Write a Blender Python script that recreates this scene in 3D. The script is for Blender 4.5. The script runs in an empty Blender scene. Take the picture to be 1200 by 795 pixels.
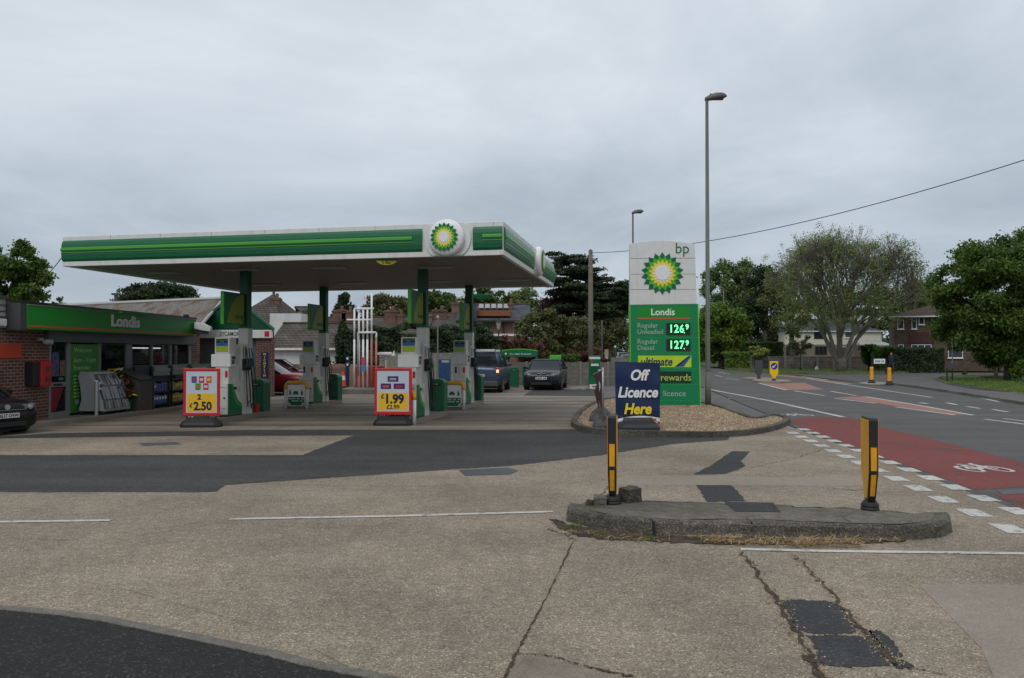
import bpy, math, random
import numpy as np
from mathutils import Vector, Matrix
R = math.radians
scene = bpy.context.scene
COL = scene.collection
random.seed(7)
F, HY, H = 970.0, 413.0, 1.75
TH = math.atan((HY - 397.5) / F)

# ---------------------------------------------------------------- measuring
def ray(px, py):
    a = (px - 600) / F; u = -(py - 397.5) / F
    return Vector((a, math.cos(TH) - math.sin(TH) * u, math.sin(TH) + math.cos(TH) * u))
def G(px, py, z=0.0):
    d = ray(px, py); t = (z - H) / d.z
    return Vector((d.x * t, d.y * t, z))
def A(px, py, Y):
    d = ray(px, py); t = Y / d.y
    return Vector((d.x * t, Y, H + d.z * t))
def X(px, Y): return A(px, HY, Y).x
def Z(py, Y): return A(600, py, Y).z

# ---------------------------------------------------------------- materials
def lin(c):
    if isinstance(c, str):
        c = [int(c[i:i + 2], 16) / 255 for i in (0, 2, 4)]
        return tuple(x / 12.92 if x <= .04045 else ((x + .055) / 1.055) ** 2.4 for x in c)
    return tuple(c)
MATS = {}
def mat(name, col, rough=.6, var=.12, scale=3.0, metal=0, bump=0, bscale=40, coat=0, dirt=0, emit=0, spec=.4):
    if name in MATS: return MATS[name]
    m = bpy.data.materials.new(name); m.use_nodes = True
    nt = m.node_tree; N = nt.nodes; L = nt.links; b = N['Principled BSDF']
    c = lin(col)
    tc = N.new('ShaderNodeTexCoord')
    no = N.new('ShaderNodeTexNoise'); no.inputs['Scale'].default_value = scale; no.inputs['Detail'].default_value = 6
    no.inputs['Roughness'].default_value = .65
    L.new(tc.outputs['Object'], no.inputs['Vector'])
    mr = N.new('ShaderNodeMapRange'); mr.inputs['From Min'].default_value = .3; mr.inputs['From Max'].default_value = .7
    mr.inputs['To Min'].default_value = 1 - var; mr.inputs['To Max'].default_value = 1 + var
    L.new(no.outputs['Fac'], mr.inputs['Value'])
    mx = N.new('ShaderNodeVectorMath'); mx.operation = 'SCALE'; mx.inputs[0].default_value = c
    L.new(mr.outputs['Result'], mx.inputs['Scale'])
    out = mx.outputs['Vector']
    if dirt:
        n2 = N.new('ShaderNodeTexNoise'); n2.inputs['Scale'].default_value = scale * .6; n2.inputs['Detail'].default_value = 8
        mp = N.new('ShaderNodeMapping'); mp.inputs['Scale'].default_value = (3, 3, .5)
        L.new(tc.outputs['Object'], mp.inputs['Vector']); L.new(mp.outputs['Vector'], n2.inputs['Vector'])
        m2 = N.new('ShaderNodeMapRange'); m2.inputs['From Min'].default_value = .5; m2.inputs['From Max'].default_value = .75
        m2.inputs['To Max'].default_value = dirt
        L.new(n2.outputs['Fac'], m2.inputs['Value'])
        mi = N.new('ShaderNodeMix'); mi.data_type = 'RGBA'; L.new(m2.outputs['Result'], mi.inputs['Factor'])
        L.new(out, mi.inputs['A']); mi.inputs['B'].default_value = (.09, .08, .06, 1); out = mi.outputs['Result']
    L.new(out, b.inputs['Base Color'])
    b.inputs['Roughness'].default_value = rough; b.inputs['Metallic'].default_value = metal
    b.inputs['Specular IOR Level'].default_value = spec
    if coat: b.inputs['Coat Weight'].default_value = coat; b.inputs['Coat Roughness'].default_value = .05
    if bump:
        nb = N.new('ShaderNodeTexNoise'); nb.inputs['Scale'].default_value = bscale; nb.inputs['Detail'].default_value = 4
        L.new(tc.outputs['Object'], nb.inputs['Vector'])
        bp = N.new('ShaderNodeBump'); bp.inputs['Strength'].default_value = bump; bp.inputs['Distance'].default_value = .02
        L.new(nb.outputs['Fac'], bp.inputs['Height']); L.new(bp.outputs['Normal'], b.inputs['Normal'])
    if emit:
        b.inputs['Emission Color'].default_value = (*c, 1); b.inputs['Emission Strength'].default_value = emit
    MATS[name] = m
    return m
def ramp(N, pts):
    r = N.new('ShaderNodeValToRGB'); e = r.color_ramp.elements
    while len(e) < len(pts): e.new(.5)
    for el, (p, c) in zip(e, pts): el.position = p; el.color = (*c, 1)
    return r
def ground_mat(name, stones, base2, vscale=70, stain=.25, rough=.85, bump=.35, wear=None, tracks=0, blot=0):
    """exposed aggregate / asphalt: voronoi stones tinted per cell + large stains"""
    m = bpy.data.materials.new(name); m.use_nodes = True
    nt = m.node_tree; N = nt.nodes; L = nt.links; b = N['Principled BSDF']
    g = N.new('ShaderNodeNewGeometry')
    v = N.new('ShaderNodeTexVoronoi'); v.inputs['Scale'].default_value = vscale; L.new(g.outputs['Position'], v.inputs['Vector'])
    sep = N.new('ShaderNodeSeparateColor'); L.new(v.outputs['Color'], sep.inputs['Color'])
    r = ramp(N, stones); L.new(sep.outputs['Red'], r.inputs['Fac'])
    n1 = N.new('ShaderNodeTexNoise'); n1.inputs['Scale'].default_value = .55; n1.inputs['Detail'].default_value = 9; n1.inputs['Roughness'].default_value = .62
    L.new(g.outputs['Position'], n1.inputs['Vector'])
    n2 = N.new('ShaderNodeTexNoise'); n2.inputs['Scale'].default_value = 9; n2.inputs['Detail'].default_value = 6
    L.new(g.outputs['Position'], n2.inputs['Vector'])
    ma = N.new('ShaderNodeMapRange'); ma.inputs['From Min'].default_value = .35; ma.inputs['From Max'].default_value = .68
    ma.inputs['To Min'].default_value = 1 - stain; ma.inputs['To Max'].default_value = 1 + stain * .7
    L.new(n1.outputs['Fac'], ma.inputs['Value'])
    mb = N.new('ShaderNodeMapRange'); mb.inputs['From Min'].default_value = .3; mb.inputs['From Max'].default_value = .7
    mb.inputs['To Min'].default_value = 1 - stain * .5; mb.inputs['To Max'].default_value = 1 + stain * .5
    L.new(n2.outputs['Fac'], mb.inputs['Value'])
    mu = N.new('ShaderNodeMath'); mu.operation = 'MULTIPLY'; L.new(ma.outputs[0], mu.inputs[0]); L.new(mb.outputs[0], mu.inputs[1])
    out = mu.outputs[0]
    if tracks:
        n3 = N.new('ShaderNodeTexNoise'); n3.inputs['Scale'].default_value = 1; n3.inputs['Detail'].default_value = 7
        mp = N.new('ShaderNodeMapping'); mp.inputs['Scale'].default_value = (.12, 1.5, 1); mp.inputs['Rotation'].default_value = (0, 0, R(8))
        L.new(g.outputs['Position'], mp.inputs['Vector']); L.new(mp.outputs['Vector'], n3.inputs['Vector'])
        mt = N.new('ShaderNodeMapRange'); mt.inputs['From Min'].default_value = .4; mt.inputs['From Max'].default_value = .65
        mt.inputs['To Min'].default_value = 1 - tracks; mt.inputs['To Max'].default_value = 1 + tracks * .4
        L.new(n3.outputs['Fac'], mt.inputs['Value'])
        m2 = N.new('ShaderNodeMath'); m2.operation = 'MULTIPLY'; L.new(out, m2.inputs[0]); L.new(mt.outputs[0], m2.inputs[1]); out = m2.outputs[0]
    # darker blotches (oil, tyre rubber) and paler worn streaks
    if blot:
        n5 = N.new('ShaderNodeTexNoise'); n5.inputs['Scale'].default_value = 1.7; n5.inputs['Detail'].default_value = 12; n5.inputs['Roughness'].default_value = .72; n5.inputs['Distortion'].default_value = .6
        L.new(g.outputs['Position'], n5.inputs['Vector'])
        m5 = N.new('ShaderNodeMapRange'); m5.inputs['From Min'].default_value = .56; m5.inputs['From Max'].default_value = .70; m5.inputs['To Min'].default_value = 1; m5.inputs['To Max'].default_value = 1 - blot
        L.new(n5.outputs['Fac'], m5.inputs['Value'])
        m6 = N.new('ShaderNodeMath'); m6.operation = 'MULTIPLY'; L.new(out, m6.inputs[0]); L.new(m5.outputs[0], m6.inputs[1]); out = m6.outputs[0]
    sc = N.new('ShaderNodeVectorMath'); sc.operation = 'SCALE'
    col = r.outputs['Color']
    if wear:
        # large irregular regions of another colour
        n4 = N.new('ShaderNodeTexNoise'); n4.inputs['Scale'].default_value = wear[1]; n4.inputs['Detail'].default_value = 10; n4.inputs['Roughness'].default_value = .7
        L.new(g.outputs['Position'], n4.inputs['Vector'])
        mw = N.new('ShaderNodeMapRange'); mw.inputs['From Min'].default_value = wear[2]; mw.inputs['From Max'].default_value = wear[2] + .06
        L.new(n4.outputs['Fac'], mw.inputs['Value'])
        mi = N.new('ShaderNodeMix'); mi.data_type = 'RGBA'; L.new(mw.outputs[0], mi.inputs['Factor']); L.new(col, mi.inputs['A'])
        mi.inputs['B'].default_value = (*wear[0], 1); col = mi.outputs['Result']
    L.new(col, sc.inputs[0]); L.new(out, sc.inputs['Scale']); L.new(sc.outputs['Vector'], b.inputs['Base Color'])
    b.inputs['Roughness'].default_value = rough; b.inputs['Specular IOR Level'].default_value = .3
    ad = N.new('ShaderNodeMath'); ad.operation = 'ADD'; L.new(v.outputs['Distance'], ad.inputs[0]); L.new(n2.outputs['Fac'], ad.inputs[1])
    bp = N.new('ShaderNodeBump'); bp.inputs['Strength'].default_value = bump; bp.inputs['Distance'].default_value = .006
    L.new(ad.outputs[0], bp.inputs['Height']); L.new(bp.outputs['Normal'], b.inputs['Normal'])
    MATS[name] = m
    return m
def brick_mat(name, c1, c2, mortar, sx=.225, sz=.075, axis='x', tile=False):
    m = bpy.data.materials.new(name); m.use_nodes = True
    N = m.node_tree.nodes; L = m.node_tree.links; b = N['Principled BSDF']
    tc = N.new('ShaderNodeTexCoord'); sp = N.new('ShaderNodeSeparateXYZ'); L.new(tc.outputs['Object'], sp.inputs[0])
    cb = N.new('ShaderNodeCombineXYZ')
    ad = N.new('ShaderNodeMath'); ad.operation = 'ADD'; L.new(sp.outputs['X'], ad.inputs[0]); L.new(sp.outputs['Y'], ad.inputs[1])
    L.new(ad.outputs[0], cb.inputs['X']); L.new(sp.outputs['Z'], cb.inputs['Y'])
    br = N.new('ShaderNodeTexBrick'); br.inputs['Scale'].default_value = 1
    br.inputs['Brick Width'].default_value = sx; br.inputs['Row Height'].default_value = sz
    br.inputs['Mortar Size'].default_value = .012 if not tile else .02; br.inputs['Color1'].default_value = (*lin(c1), 1)
    br.inputs['Color2'].default_value = (*lin(c2), 1); br.inputs['Mortar'].default_value = (*lin(mortar), 1)
    L.new(cb.outputs[0], br.inputs['Vector'])
    no = N.new('ShaderNodeTexNoise'); no.inputs['Scale'].default_value = 1.3; no.inputs['Detail'].default_value = 8
    L.new(tc.outputs['Object'], no.inputs['Vector'])
    mr = N.new('ShaderNodeMapRange'); mr.inputs['From Min'].default_value = .3; mr.inputs['From Max'].default_value = .7
    mr.inputs['To Min'].default_value = .7; mr.inputs['To Max'].default_value = 1.25; L.new(no.outputs['Fac'], mr.inputs['Value'])
    sc = N.new('ShaderNodeVectorMath'); sc.operation = 'SCALE'; L.new(br.outputs['Color'], sc.inputs[0]); L.new(mr.outputs[0], sc.inputs['Scale'])
    L.new(sc.outputs[0], b.inputs['Base Color']); b.inputs['Roughness'].default_value = .85; b.inputs['Specular IOR Level'].default_value = .25
    bp = N.new('ShaderNodeBump'); bp.inputs['Strength'].default_value = .5; bp.inputs['Distance'].default_value = .015; bp.invert = True
    L.new(br.outputs['Fac'], bp.inputs['Height']); L.new(bp.outputs['Normal'], b.inputs['Normal'])
    MATS[name] = m
    return m
def leaf_mat(name, c1, c2, scale=1.2, trans=.25):
    m = bpy.data.materials.new(name); m.use_nodes = True
    N = m.node_tree.nodes; L = m.node_tree.links; b = N['Principled BSDF']; o = N['Material Output']
    g = N.new('ShaderNodeNewGeometry'); tc = N.new('ShaderNodeTexCoord')
    no = N.new('ShaderNodeTexNoise'); no.inputs['Scale'].default_value = scale; no.inputs['Detail'].default_value = 3
    L.new(tc.outputs['Object'], no.inputs['Vector'])
    a = N.new('ShaderNodeMath'); a.operation = 'MULTIPLY_ADD'; a.inputs[1].default_value = .45; a.inputs[2].default_value = -.22
    L.new(g.outputs['Random Per Island'], a.inputs[0])
    s = N.new('ShaderNodeMath'); s.operation = 'ADD'; L.new(no.outputs['Fac'], s.inputs[0]); L.new(a.outputs[0], s.inputs[1])
    k_ = 1.95; r = ramp(N, [(.25, tuple(x * k_ for x in c1)), (.75, tuple(x * k_ for x in c2))]); L.new(s.outputs[0], r.inputs['Fac'])
    L.new(r.outputs['Color'], b.inputs['Base Color']); b.inputs['Roughness'].default_value = .6; b.inputs['Specular IOR Level'].default_value = .25
    t = N.new('ShaderNodeBsdfTranslucent'); L.new(r.outputs['Color'], t.inputs['Color'])
    mx = N.new('ShaderNodeMixShader'); mx.inputs[0].default_value = trans
    L.new(b.outputs[0], mx.inputs[1]); L.new(t.outputs[0], mx.inputs[2]); L.new(mx.outputs[0], o.inputs['Surface'])
    MATS[name] = m
    return m
def glass_mat(name, col=(.02, .025, .03), rough=.04):
    m = bpy.data.materials.new(name); m.use_nodes = True
    b = m.node_tree.nodes['Principled BSDF']; b.inputs['Base Color'].default_value = (*col, 1)
    b.inputs['Roughness'].default_value = rough; b.inputs['Specular IOR Level'].default_value = .3
    MATS[name] = m
    return m

# ---------------------------------------------------------------- mesh building
class MB:
    def __init__(s): s.v = []; s.f = []; s.m = []
    def poly(s, pts, mi=0):
        i = len(s.v); s.v += [tuple(p) for p in pts]; s.f.append(list(range(i, i + len(pts)))); s.m.append(mi); return s
    def box(s, x0, x1, y0, y1, z0, z1, mi=0, rz=0, c=None):
        P = [(x, y, z) for z in (z0, z1) for (x, y) in ((x0, y0), (x1, y0), (x1, y1), (x0, y1))]
        if rz:
            cx, cy = c if c else ((x0 + x1) / 2, (y0 + y1) / 2); ca, sa = math.cos(rz), math.sin(rz)
            P = [(cx + (x - cx) * ca - (y - cy) * sa, cy + (x - cx) * sa + (y - cy) * ca, z) for x, y, z in P]
        i = len(s.v); s.v += P
        for q in ((0, 3, 2, 1), (4, 5, 6, 7), (0, 1, 5, 4), (1, 2, 6, 5), (2, 3, 7, 6), (3, 0, 4, 7)):
            s.f.append([i + k for k in q]); s.m.append(mi)
        return s
    def prism(s, pts, vec, mi=0, mside=None):
        """planar polygon extruded along vec (3D)"""
        n = len(pts); i = len(s.v); vec = Vector(vec)
        s.v += [tuple(p) for p in pts] + [tuple(Vector(p) + vec) for p in pts]
        s.f.append(list(range(i, i + n))[::-1]); s.m.append(mi)
        s.f.append(list(range(i + n, i + 2 * n))); s.m.append(mi)
        for k in range(n):
            j = (k + 1) % n
            s.f.append([i + k, i + j, i + n + j, i + n + k]); s.m.append(mi if mside is None else mside)
        return s
    def tube(s, pts, rad, n=8, mi=0, cap=True):
        pts = [Vector(p) for p in pts]
        if not hasattr(rad, '__len__'): rad = [rad] * len(pts)
        rings = []; up = None
        for k, p in enumerate(pts):
            t = (pts[min(k + 1, len(pts) - 1)] - pts[max(k - 1, 0)])
            if t.length < 1e-9: t = Vector((0, 0, 1))
            t.normalize()
            if up is None:
                up = Vector((0, 0, 1)) if abs(t.z) < .9 else Vector((1, 0, 0))
            a = t.cross(up)
            if a.length < 1e-4: a = t.cross(Vector((0, 1, .1)))
            a.normalize(); b = t.cross(a); up = -b if b.dot(up) < 0 else b
            i = len(s.v)
            for q in range(n):
                w = 2 * math.pi * q / n
                s.v.append(tuple(p + (a * math.cos(w) + b * math.sin(w)) * rad[k]))
            rings.append(i)
        for k in range(len(rings) - 1):
            for q in range(n):
                r = (q + 1) % n
                s.f.append([rings[k] + q, rings[k] + r, rings[k + 1] + r, rings[k + 1] + q]); s.m.append(mi)
        if cap:
            s.f.append([rings[0] + q for q in range(n)][::-1]); s.m.append(mi)
            s.f.append([rings[-1] + q for q in range(n)]); s.m.append(mi)
        return s
    def lathe(s, prof, c=(0, 0, 0), n=20, axis='z', mi=0):
        rings = []
        for r, h in prof:
            i = len(s.v)
            for q in range(n):
                w = 2 * math.pi * q / n; a, b = r * math.cos(w), r * math.sin(w)
                if axis == 'z': p = (c[0] + a, c[1] + b, c[2] + h)
                elif axis == 'x': p = (c[0] + h, c[1] + a, c[2] + b)
                else: p = (c[0] + a, c[1] + h, c[2] + b)
                s.v.append(p)
            rings.append(i)
        for k in range(len(rings) - 1):
            for q in range(n):
                r = (q + 1) % n
                s.f.append([rings[k] + q, rings[k] + r, rings[k + 1] + r, rings[k + 1] + q]); s.m.append(mi)
        s.f.append([rings[0] + q for q in range(n)][::-1]); s.m.append(mi)
        s.f.append([rings[-1] + q for q in range(n)]); s.m.append(mi)
        return s
    def loft(s, rings, mi=0, cap=True):
        n = len(rings[0]); idx = []
        for r in rings:
            idx.append(len(s.v)); s.v += [tuple(p) for p in r]
        for k in range(len(rings) - 1):
            for q in range(n):
                j = (q + 1) % n
                s.f.append([idx[k] + q, idx[k] + j, idx[k + 1] + j, idx[k + 1] + q]); s.m.append(mi)
        if cap:
            s.f.append([idx[0] + q for q in range(n)][::-1]); s.m.append(mi)
            s.f.append([idx[-1] + q for q in range(n)]); s.m.append(mi)
        return s
    def build(s, name, mats, parent=None, bevel=0, smooth=False, sub=0, fix=True):
        me = bpy.data.meshes.new(name); me.from_pydata(s.v, [], s.f)
        if not isinstance(mats, (list, tuple)): mats = [mats]
        for m in mats: me.materials.append(m)
        if len(mats) > 1: me.polygons.foreach_set('material_index', s.m)
        me.validate(); me.update()
        if fix and len(s.f) < 60000:
            import bmesh
            bm = bmesh.new(); bm.from_mesh(me); bmesh.ops.recalc_face_normals(bm, faces=bm.faces); bm.to_mesh(me); bm.free()
        if smooth:
            me.polygons.foreach_set('use_smooth', [True] * len(me.polygons))
        o = bpy.data.objects.new(name, me); COL.objects.link(o)
        if parent: o.parent = parent
        if sub:
            d = o.modifiers.new('sub', 'SUBSURF'); d.levels = sub; d.render_levels = sub
        if bevel:
            d = o.modifiers.new('bev', 'BEVEL'); d.width = bevel; d.segments = 2; d.limit_method = 'ANGLE'; d.angle_limit = R(40)
        return o
def tag(o, label, cat, group=None):
    o['label'] = label; o['category'] = cat
    if group: o['group'] = group
    return o
def thing(name, label, cat, loc=(0, 0, 0), rz=0, group=None):
    o = bpy.data.objects.new(name, None); COL.objects.link(o); o.location = loc; o.rotation_euler = (0, 0, rz)
    o.empty_display_size = .2
    return tag(o, label, cat, group)
def struct(o): o['kind'] = 'structure'; return o
def stuff(o): o['kind'] = 'stuff'; return o
def dup(root, loc=None, rz=None, label=None):
    def cp(o, par):
        c = o.copy(); COL.objects.link(c)
        if par: c.parent = par
        for ch in kids.get(o.name, []): cp(ch, c)
        return c
    kids = {}
    for o in list(COL.objects):
        if o.parent: kids.setdefault(o.parent.name, []).append(o)
    r = cp(root, None)
    if loc is not None: r.location = loc
    if rz is not None: r.rotation_euler = (0, 0, rz)
    if label: r['label'] = label
    return r
def text(body, size, loc, m, parent, name='lettering', ext=.004, shear=0, bold=0, xs=1.0, align='CENTER', rz=0, space=1.0):
    """letters standing in the local XZ plane, facing local -Y; loc = middle of the baseline block"""
    cu = bpy.data.curves.new('t', 'FONT'); cu.body = body; cu.size = size; cu.extrude = ext; cu.shear = shear; cu.offset = bold
    cu.align_x = align; cu.align_y = 'CENTER'; cu.resolution_u = 3; cu.space_character = space
    o = bpy.data.objects.new('t', cu); COL.objects.link(o)
    bpy.context.view_layer.update()
    dg = bpy.context.evaluated_depsgraph_get()
    me = bpy.data.meshes.new_from_object(o.evaluated_get(dg)); bpy.data.objects.remove(o)
    me.transform(Matrix.Rotation(R(90), 4, 'X') @ Matrix.Diagonal((xs, 1, 1, 1)))
    me.materials.clear(); me.materials.append(m); me.name = name
    q = bpy.data.objects.new(name, me); COL.objects.link(q); q.location = loc; q.rotation_euler = (0, 0, rz)
    if parent: q.parent = parent
    return q
def helios(parent, loc, r, name='emblem', rz=0, thick=.006):
    """petalled sunburst emblem, facing local -Y"""
    mb = MB()
    def star(rad, wide, n, off, y, mi):
        for k in range(n):
            a = 2 * math.pi * (k + off) / n; da = math.pi / n
            pts = [(rad * math.sin(a), y, rad * math.cos(a))]
            pts.append((wide * math.sin(a + da * .97), y, wide * math.cos(a + da * .97)))
            pts.append((wide * .5 * math.sin(a), y, wide * .5 * math.cos(a)))
            pts.append((wide * math.sin(a - da * .97), y, wide * math.cos(a - da * .97)))
            mb.prism(pts, (0, thick, 0), mi)
    star(r, r * .81, 18, 0, -thick * 1, 0)
    star(r * .84, r * .66, 18, .5, -thick * 2.1, 1)
    star(r * .66, r * .50, 18, 0, -thick * 3.2, 2)
    star(r * .50, r * .34, 18, .5, -thick * 4.3, 3)
    mb.lathe([(r * .33, 0), (r * .32, -thick * .6)], (0, -thick * 4.9, 0), 24, 'y', 3)
    o = mb.build(name, [M_bpg, M_lime, M_yel, M_white], parent)
    o.location = loc; o.rotation_euler = (0, 0, rz)
    return o
def flat(name, pts, z, m, sub=None):
    """horizontal sheet; points are photo pixels projected on the ground, or ('w', x, y)"""
    P = []
    for p in pts:
        P.append(Vector((p[1], p[2], z)) if p[0] == 'w' else G(p[0], p[1], 0))
    z = z * .4 if z < .03 else z
    P = [(p.x, p.y, z) for p in P]
    return struct(MB().poly(P).build(name, m))
def wob(pts, n=6, amp=.02, seed=1):
    """photo-pixel outline -> denser, slightly irregular world outline"""
    rnd = random.Random(seed); P = [G(*p) if p[0] != 'w' else Vector((p[1], p[2], 0)) for p in pts]; out = []
    for k in range(len(P)):
        a, b = P[k], P[(k + 1) % len(P)]
        for i in range(n):
            t = i / n; q = a.lerp(b, t)
            out.append(('w', q.x + rnd.uniform(-amp, amp), q.y + rnd.uniform(-amp, amp)))
    return out
def ribbon(path, w, z0, z1, m, name, parent=None, closed=False, bevel=.012, out=None):
    """a kerb: rectangular section swept along a ground path"""
    P = [Vector((p[0], p[1], 0)) for p in path]; n = len(P); rings = []
    for k in range(n):
        if closed: t = P[(k + 1) % n] - P[k - 1]
        else: t = P[min(k + 1, n - 1)] - P[max(k - 1, 0)]
        t.normalize(); s = Vector((t.y, -t.x, 0)) * w / 2
        a, b = P[k] - s, P[k] + s
        rings.append([(a.x, a.y, z0), (b.x, b.y, z0), (b.x, b.y, z1), (a.x, a.y, z1)])
    if closed: rings.append(rings[0])
    return MB().loft(rings, cap=not closed).build(name, m, parent, bevel=bevel)

# ---------------------------------------------------------------- foliage
def leaf_mesh(cl, n, size, seed, name, m, parent=None, up=.0, aspect=1.6, shell=.45):
    rng = np.random.default_rng(seed)
    cl = np.array(cl, float); w = (cl[:, 3] * cl[:, 4] * cl[:, 5]) ** .75; w /= w.sum()
    ci = rng.choice(len(cl), n, p=w); C = cl[ci]
    d = rng.normal(size=(n, 3)); d /= np.linalg.norm(d, axis=1)[:, None]
    rr = rng.random(n) ** (1 / 3.) * (1 - shell) + shell * rng.random(n) ** .15
    rr = rr * (1 + rng.normal(size=n) * .26)
    P = C[:, :3] + d * rr[:, None] * C[:, 3:6]
    nm = rng.normal(size=(n, 3)) * .8 + d * .7 + np.array([0, 0, up]); nm /= np.linalg.norm(nm, axis=1)[:, None]
    a = np.cross(nm, rng.normal(size=(n, 3))); a /= np.linalg.norm(a, axis=1)[:, None]
    b = np.cross(nm, a); s = size * (.6 + .8 * rng.random(n))[:, None]
    V = np.stack([P - a * s * .5 * aspect, P - b * s * .42 + nm * s * .08, P + a * s * .5 * aspect, P + b * s * .42 + nm * s * .08], 1).reshape(-1, 3)
    me = bpy.data.meshes.new(name)
    me.vertices.add(4 * n); me.vertices.foreach_set('co', V.ravel())
    me.loops.add(4 * n); me.loops.foreach_set('vertex_index', np.arange(4 * n, dtype=np.int32))
    me.polygons.add(n); me.polygons.foreach_set('loop_start', np.arange(0, 4 * n, 4, dtype=np.int32)); me.polygons.foreach_set('loop_total', np.full(n, 4, dtype=np.int32))
    me.update(calc_edges=True); me.materials.append(m)
    o = bpy.data.objects.new(name, me); COL.objects.link(o)
    if parent: o.parent = parent
    return o
def clumps(c, rad, k, seed, size=.34, flatn=.75, inner=.35):
    rnd = random.Random(seed); out = []
    for i in range(k):
        while True:
            p = Vector([rnd.uniform(-1, 1) for _ in range(3)])
            if inner < p.length < 1: break
        s = size * rnd.uniform(.65, 1.25)
        q = p * (1 - s * .55)
        m = min(rad)
        out.append((c[0] + q.x * rad[0], c[1] + q.y * rad[1], c[2] + q.z * rad[2], s * rad[0] , s * rad[1], s * rad[2] * flatn))
    return out
def tree(name, label, base, cz, rad, k, n, size, lm, seed, trunk_r=.2, group=None, off=(0, 0), csize=.34, flatn=.75, extra=None, limbs=9, bark=None, cat='tree', shell=.45, inner=.35):
    root = thing(name, label, cat, (base[0], base[1], 0), 0, group)
    cl = clumps((off[0], off[1], cz), rad, k, seed, csize, flatn, inner)
    if extra: cl += extra
    rnd = random.Random(seed + 5)
    mb = MB(); top = Vector((off[0] * .5, off[1] * .5, cz - rad[2] * .55))
    fork = top if top.z > .6 else Vector((0, 0, .6))
    mb.tube([(0, 0, -.05), (off[0] * .1, 0, fork.z * .3), (off[0] * .3, 0, fork.z * .7), fork], [trunk_r * 1.25, trunk_r, trunk_r * .85, trunk_r * .75], 10)
    for c in rnd.sample(cl, min(limbs, len(cl))):
        e = Vector(c[:3]); mid = fork.lerp(e, .5) + Vector((rnd.uniform(-.3, .3), rnd.uniform(-.3, .3), rnd.uniform(-.1, .4)))
        mb.tube([fork - Vector((0, 0, .15)), mid, e], [trunk_r * .5, trunk_r * .3, trunk_r * .1], 6)
    mb.build('trunk', bark or M_bark, root, smooth=True)
    leaf_mesh(cl, n, size, seed, 'crown', lm, root, shell=shell)
    return root
EXPO = 0.16
# ================================================================ camera, light, sky
cam = bpy.data.cameras.new('camera'); cam.lens = F / 1200 * 36; cam.sensor_width = 36; cam.clip_end = 3000; cam.clip_start = .05
co = bpy.data.objects.new('camera', cam); COL.objects.link(co); co.location = (0, 0, H); co.rotation_euler = (R(90) + TH, 0, 0)
scene.camera = co
sun = bpy.data.lights.new('sun', 'SUN'); sun.energy = .9; sun.angle = R(25); sun.color = (1, .97, .93)
so = bpy.data.objects.new('sun', sun); COL.objects.link(so)
SUN_EL, SUN_AZ = 52, 200       # azimuth of where the sun stands, from +Y clockwise
so.rotation_euler = (R(90 - SUN_EL), 0, R(180 - SUN_AZ))
scene.view_settings.view_transform = 'Standard'; scene.view_settings.look = 'None'; scene.view_settings.gamma = 1
scene.view_settings.exposure = EXPO
w = bpy.data.worlds.new('World'); scene.world = w; w.use_nodes = True
N = w.node_tree.nodes; L = w.node_tree.links; bg = N['Background']; bg.inputs['Strength'].default_value = .1
sky = N.new('ShaderNodeTexSky'); sky.sky_type = 'NISHITA'; sky.sun_disc = False; sky.sun_elevation = R(SUN_EL); sky.sun_rotation = R(SUN_AZ)
sky.dust_density = 3
tc = N.new('ShaderNodeTexCoord'); sp = N.new('ShaderNodeSeparateXYZ'); L.new(tc.outputs['Generated'], sp.inputs[0])
def mth(op, a, b=None, c=None):
    n = N.new('ShaderNodeMath'); n.operation = op
    for i, x in enumerate((a, b, c)):
        if x is None: continue
        if isinstance(x, (int, float)): n.inputs[i].default_value = x
        else: L.new(x, n.inputs[i])
    return n.outputs[0]
zc = mth('MAXIMUM', sp.outputs['Z'], 0.0)
zz = mth('ADD', zc, .16)
cx = mth('DIVIDE', sp.outputs['X'], zz); cy = mth('DIVIDE', sp.outputs['Y'], zz)
cb = N.new('ShaderNodeCombineXYZ'); L.new(cx, cb.inputs[0]); L.new(cy, cb.inputs[1])
mp = N.new('ShaderNodeMapping'); mp.inputs['Rotation'].default_value = (0, 0, R(-38)); mp.inputs['Scale'].default_value = (1.0, .85, 1); mp.inputs['Location'].default_value = (3.4, 1.1, 0)
L.new(cb.outputs[0], mp.inputs['Vector'])
n1 = N.new('ShaderNodeTexNoise'); n1.inputs['Scale'].default_value = .8; n1.inputs['Detail'].default_value = 9; n1.inputs['Roughness'].default_value = .57; n1.inputs['Distortion'].default_value = .35
L.new(mp.outputs[0], n1.inputs['Vector'])
grad = mth('MULTIPLY', mth('POWER', zc, .8), 1.15)                       # brighter overhead
tot = mth('ADD', mth('MULTIPLY', mth('SUBTRACT', n1.outputs['Fac'], .5), 1.45), mth('ADD', grad, .20))
cr = ramp(N, [(.0, (3.2, 3.8, 4.45)), (.28, (3.95, 4.58, 5.25)), (.55, (5.1, 5.75, 6.4)), (.85, (6.65, 7.15, 7.75))])
L.new(tot, cr.inputs['Fac'])
mi = N.new('ShaderNodeMix'); mi.data_type = 'RGBA'; mi.inputs['Factor'].default_value = .95
L.new(sky.outputs[0], mi.inputs['A']); L.new(cr.outputs['Color'], mi.inputs['B']); L.new(mi.outputs['Result'], bg.inputs['Color'])

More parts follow.
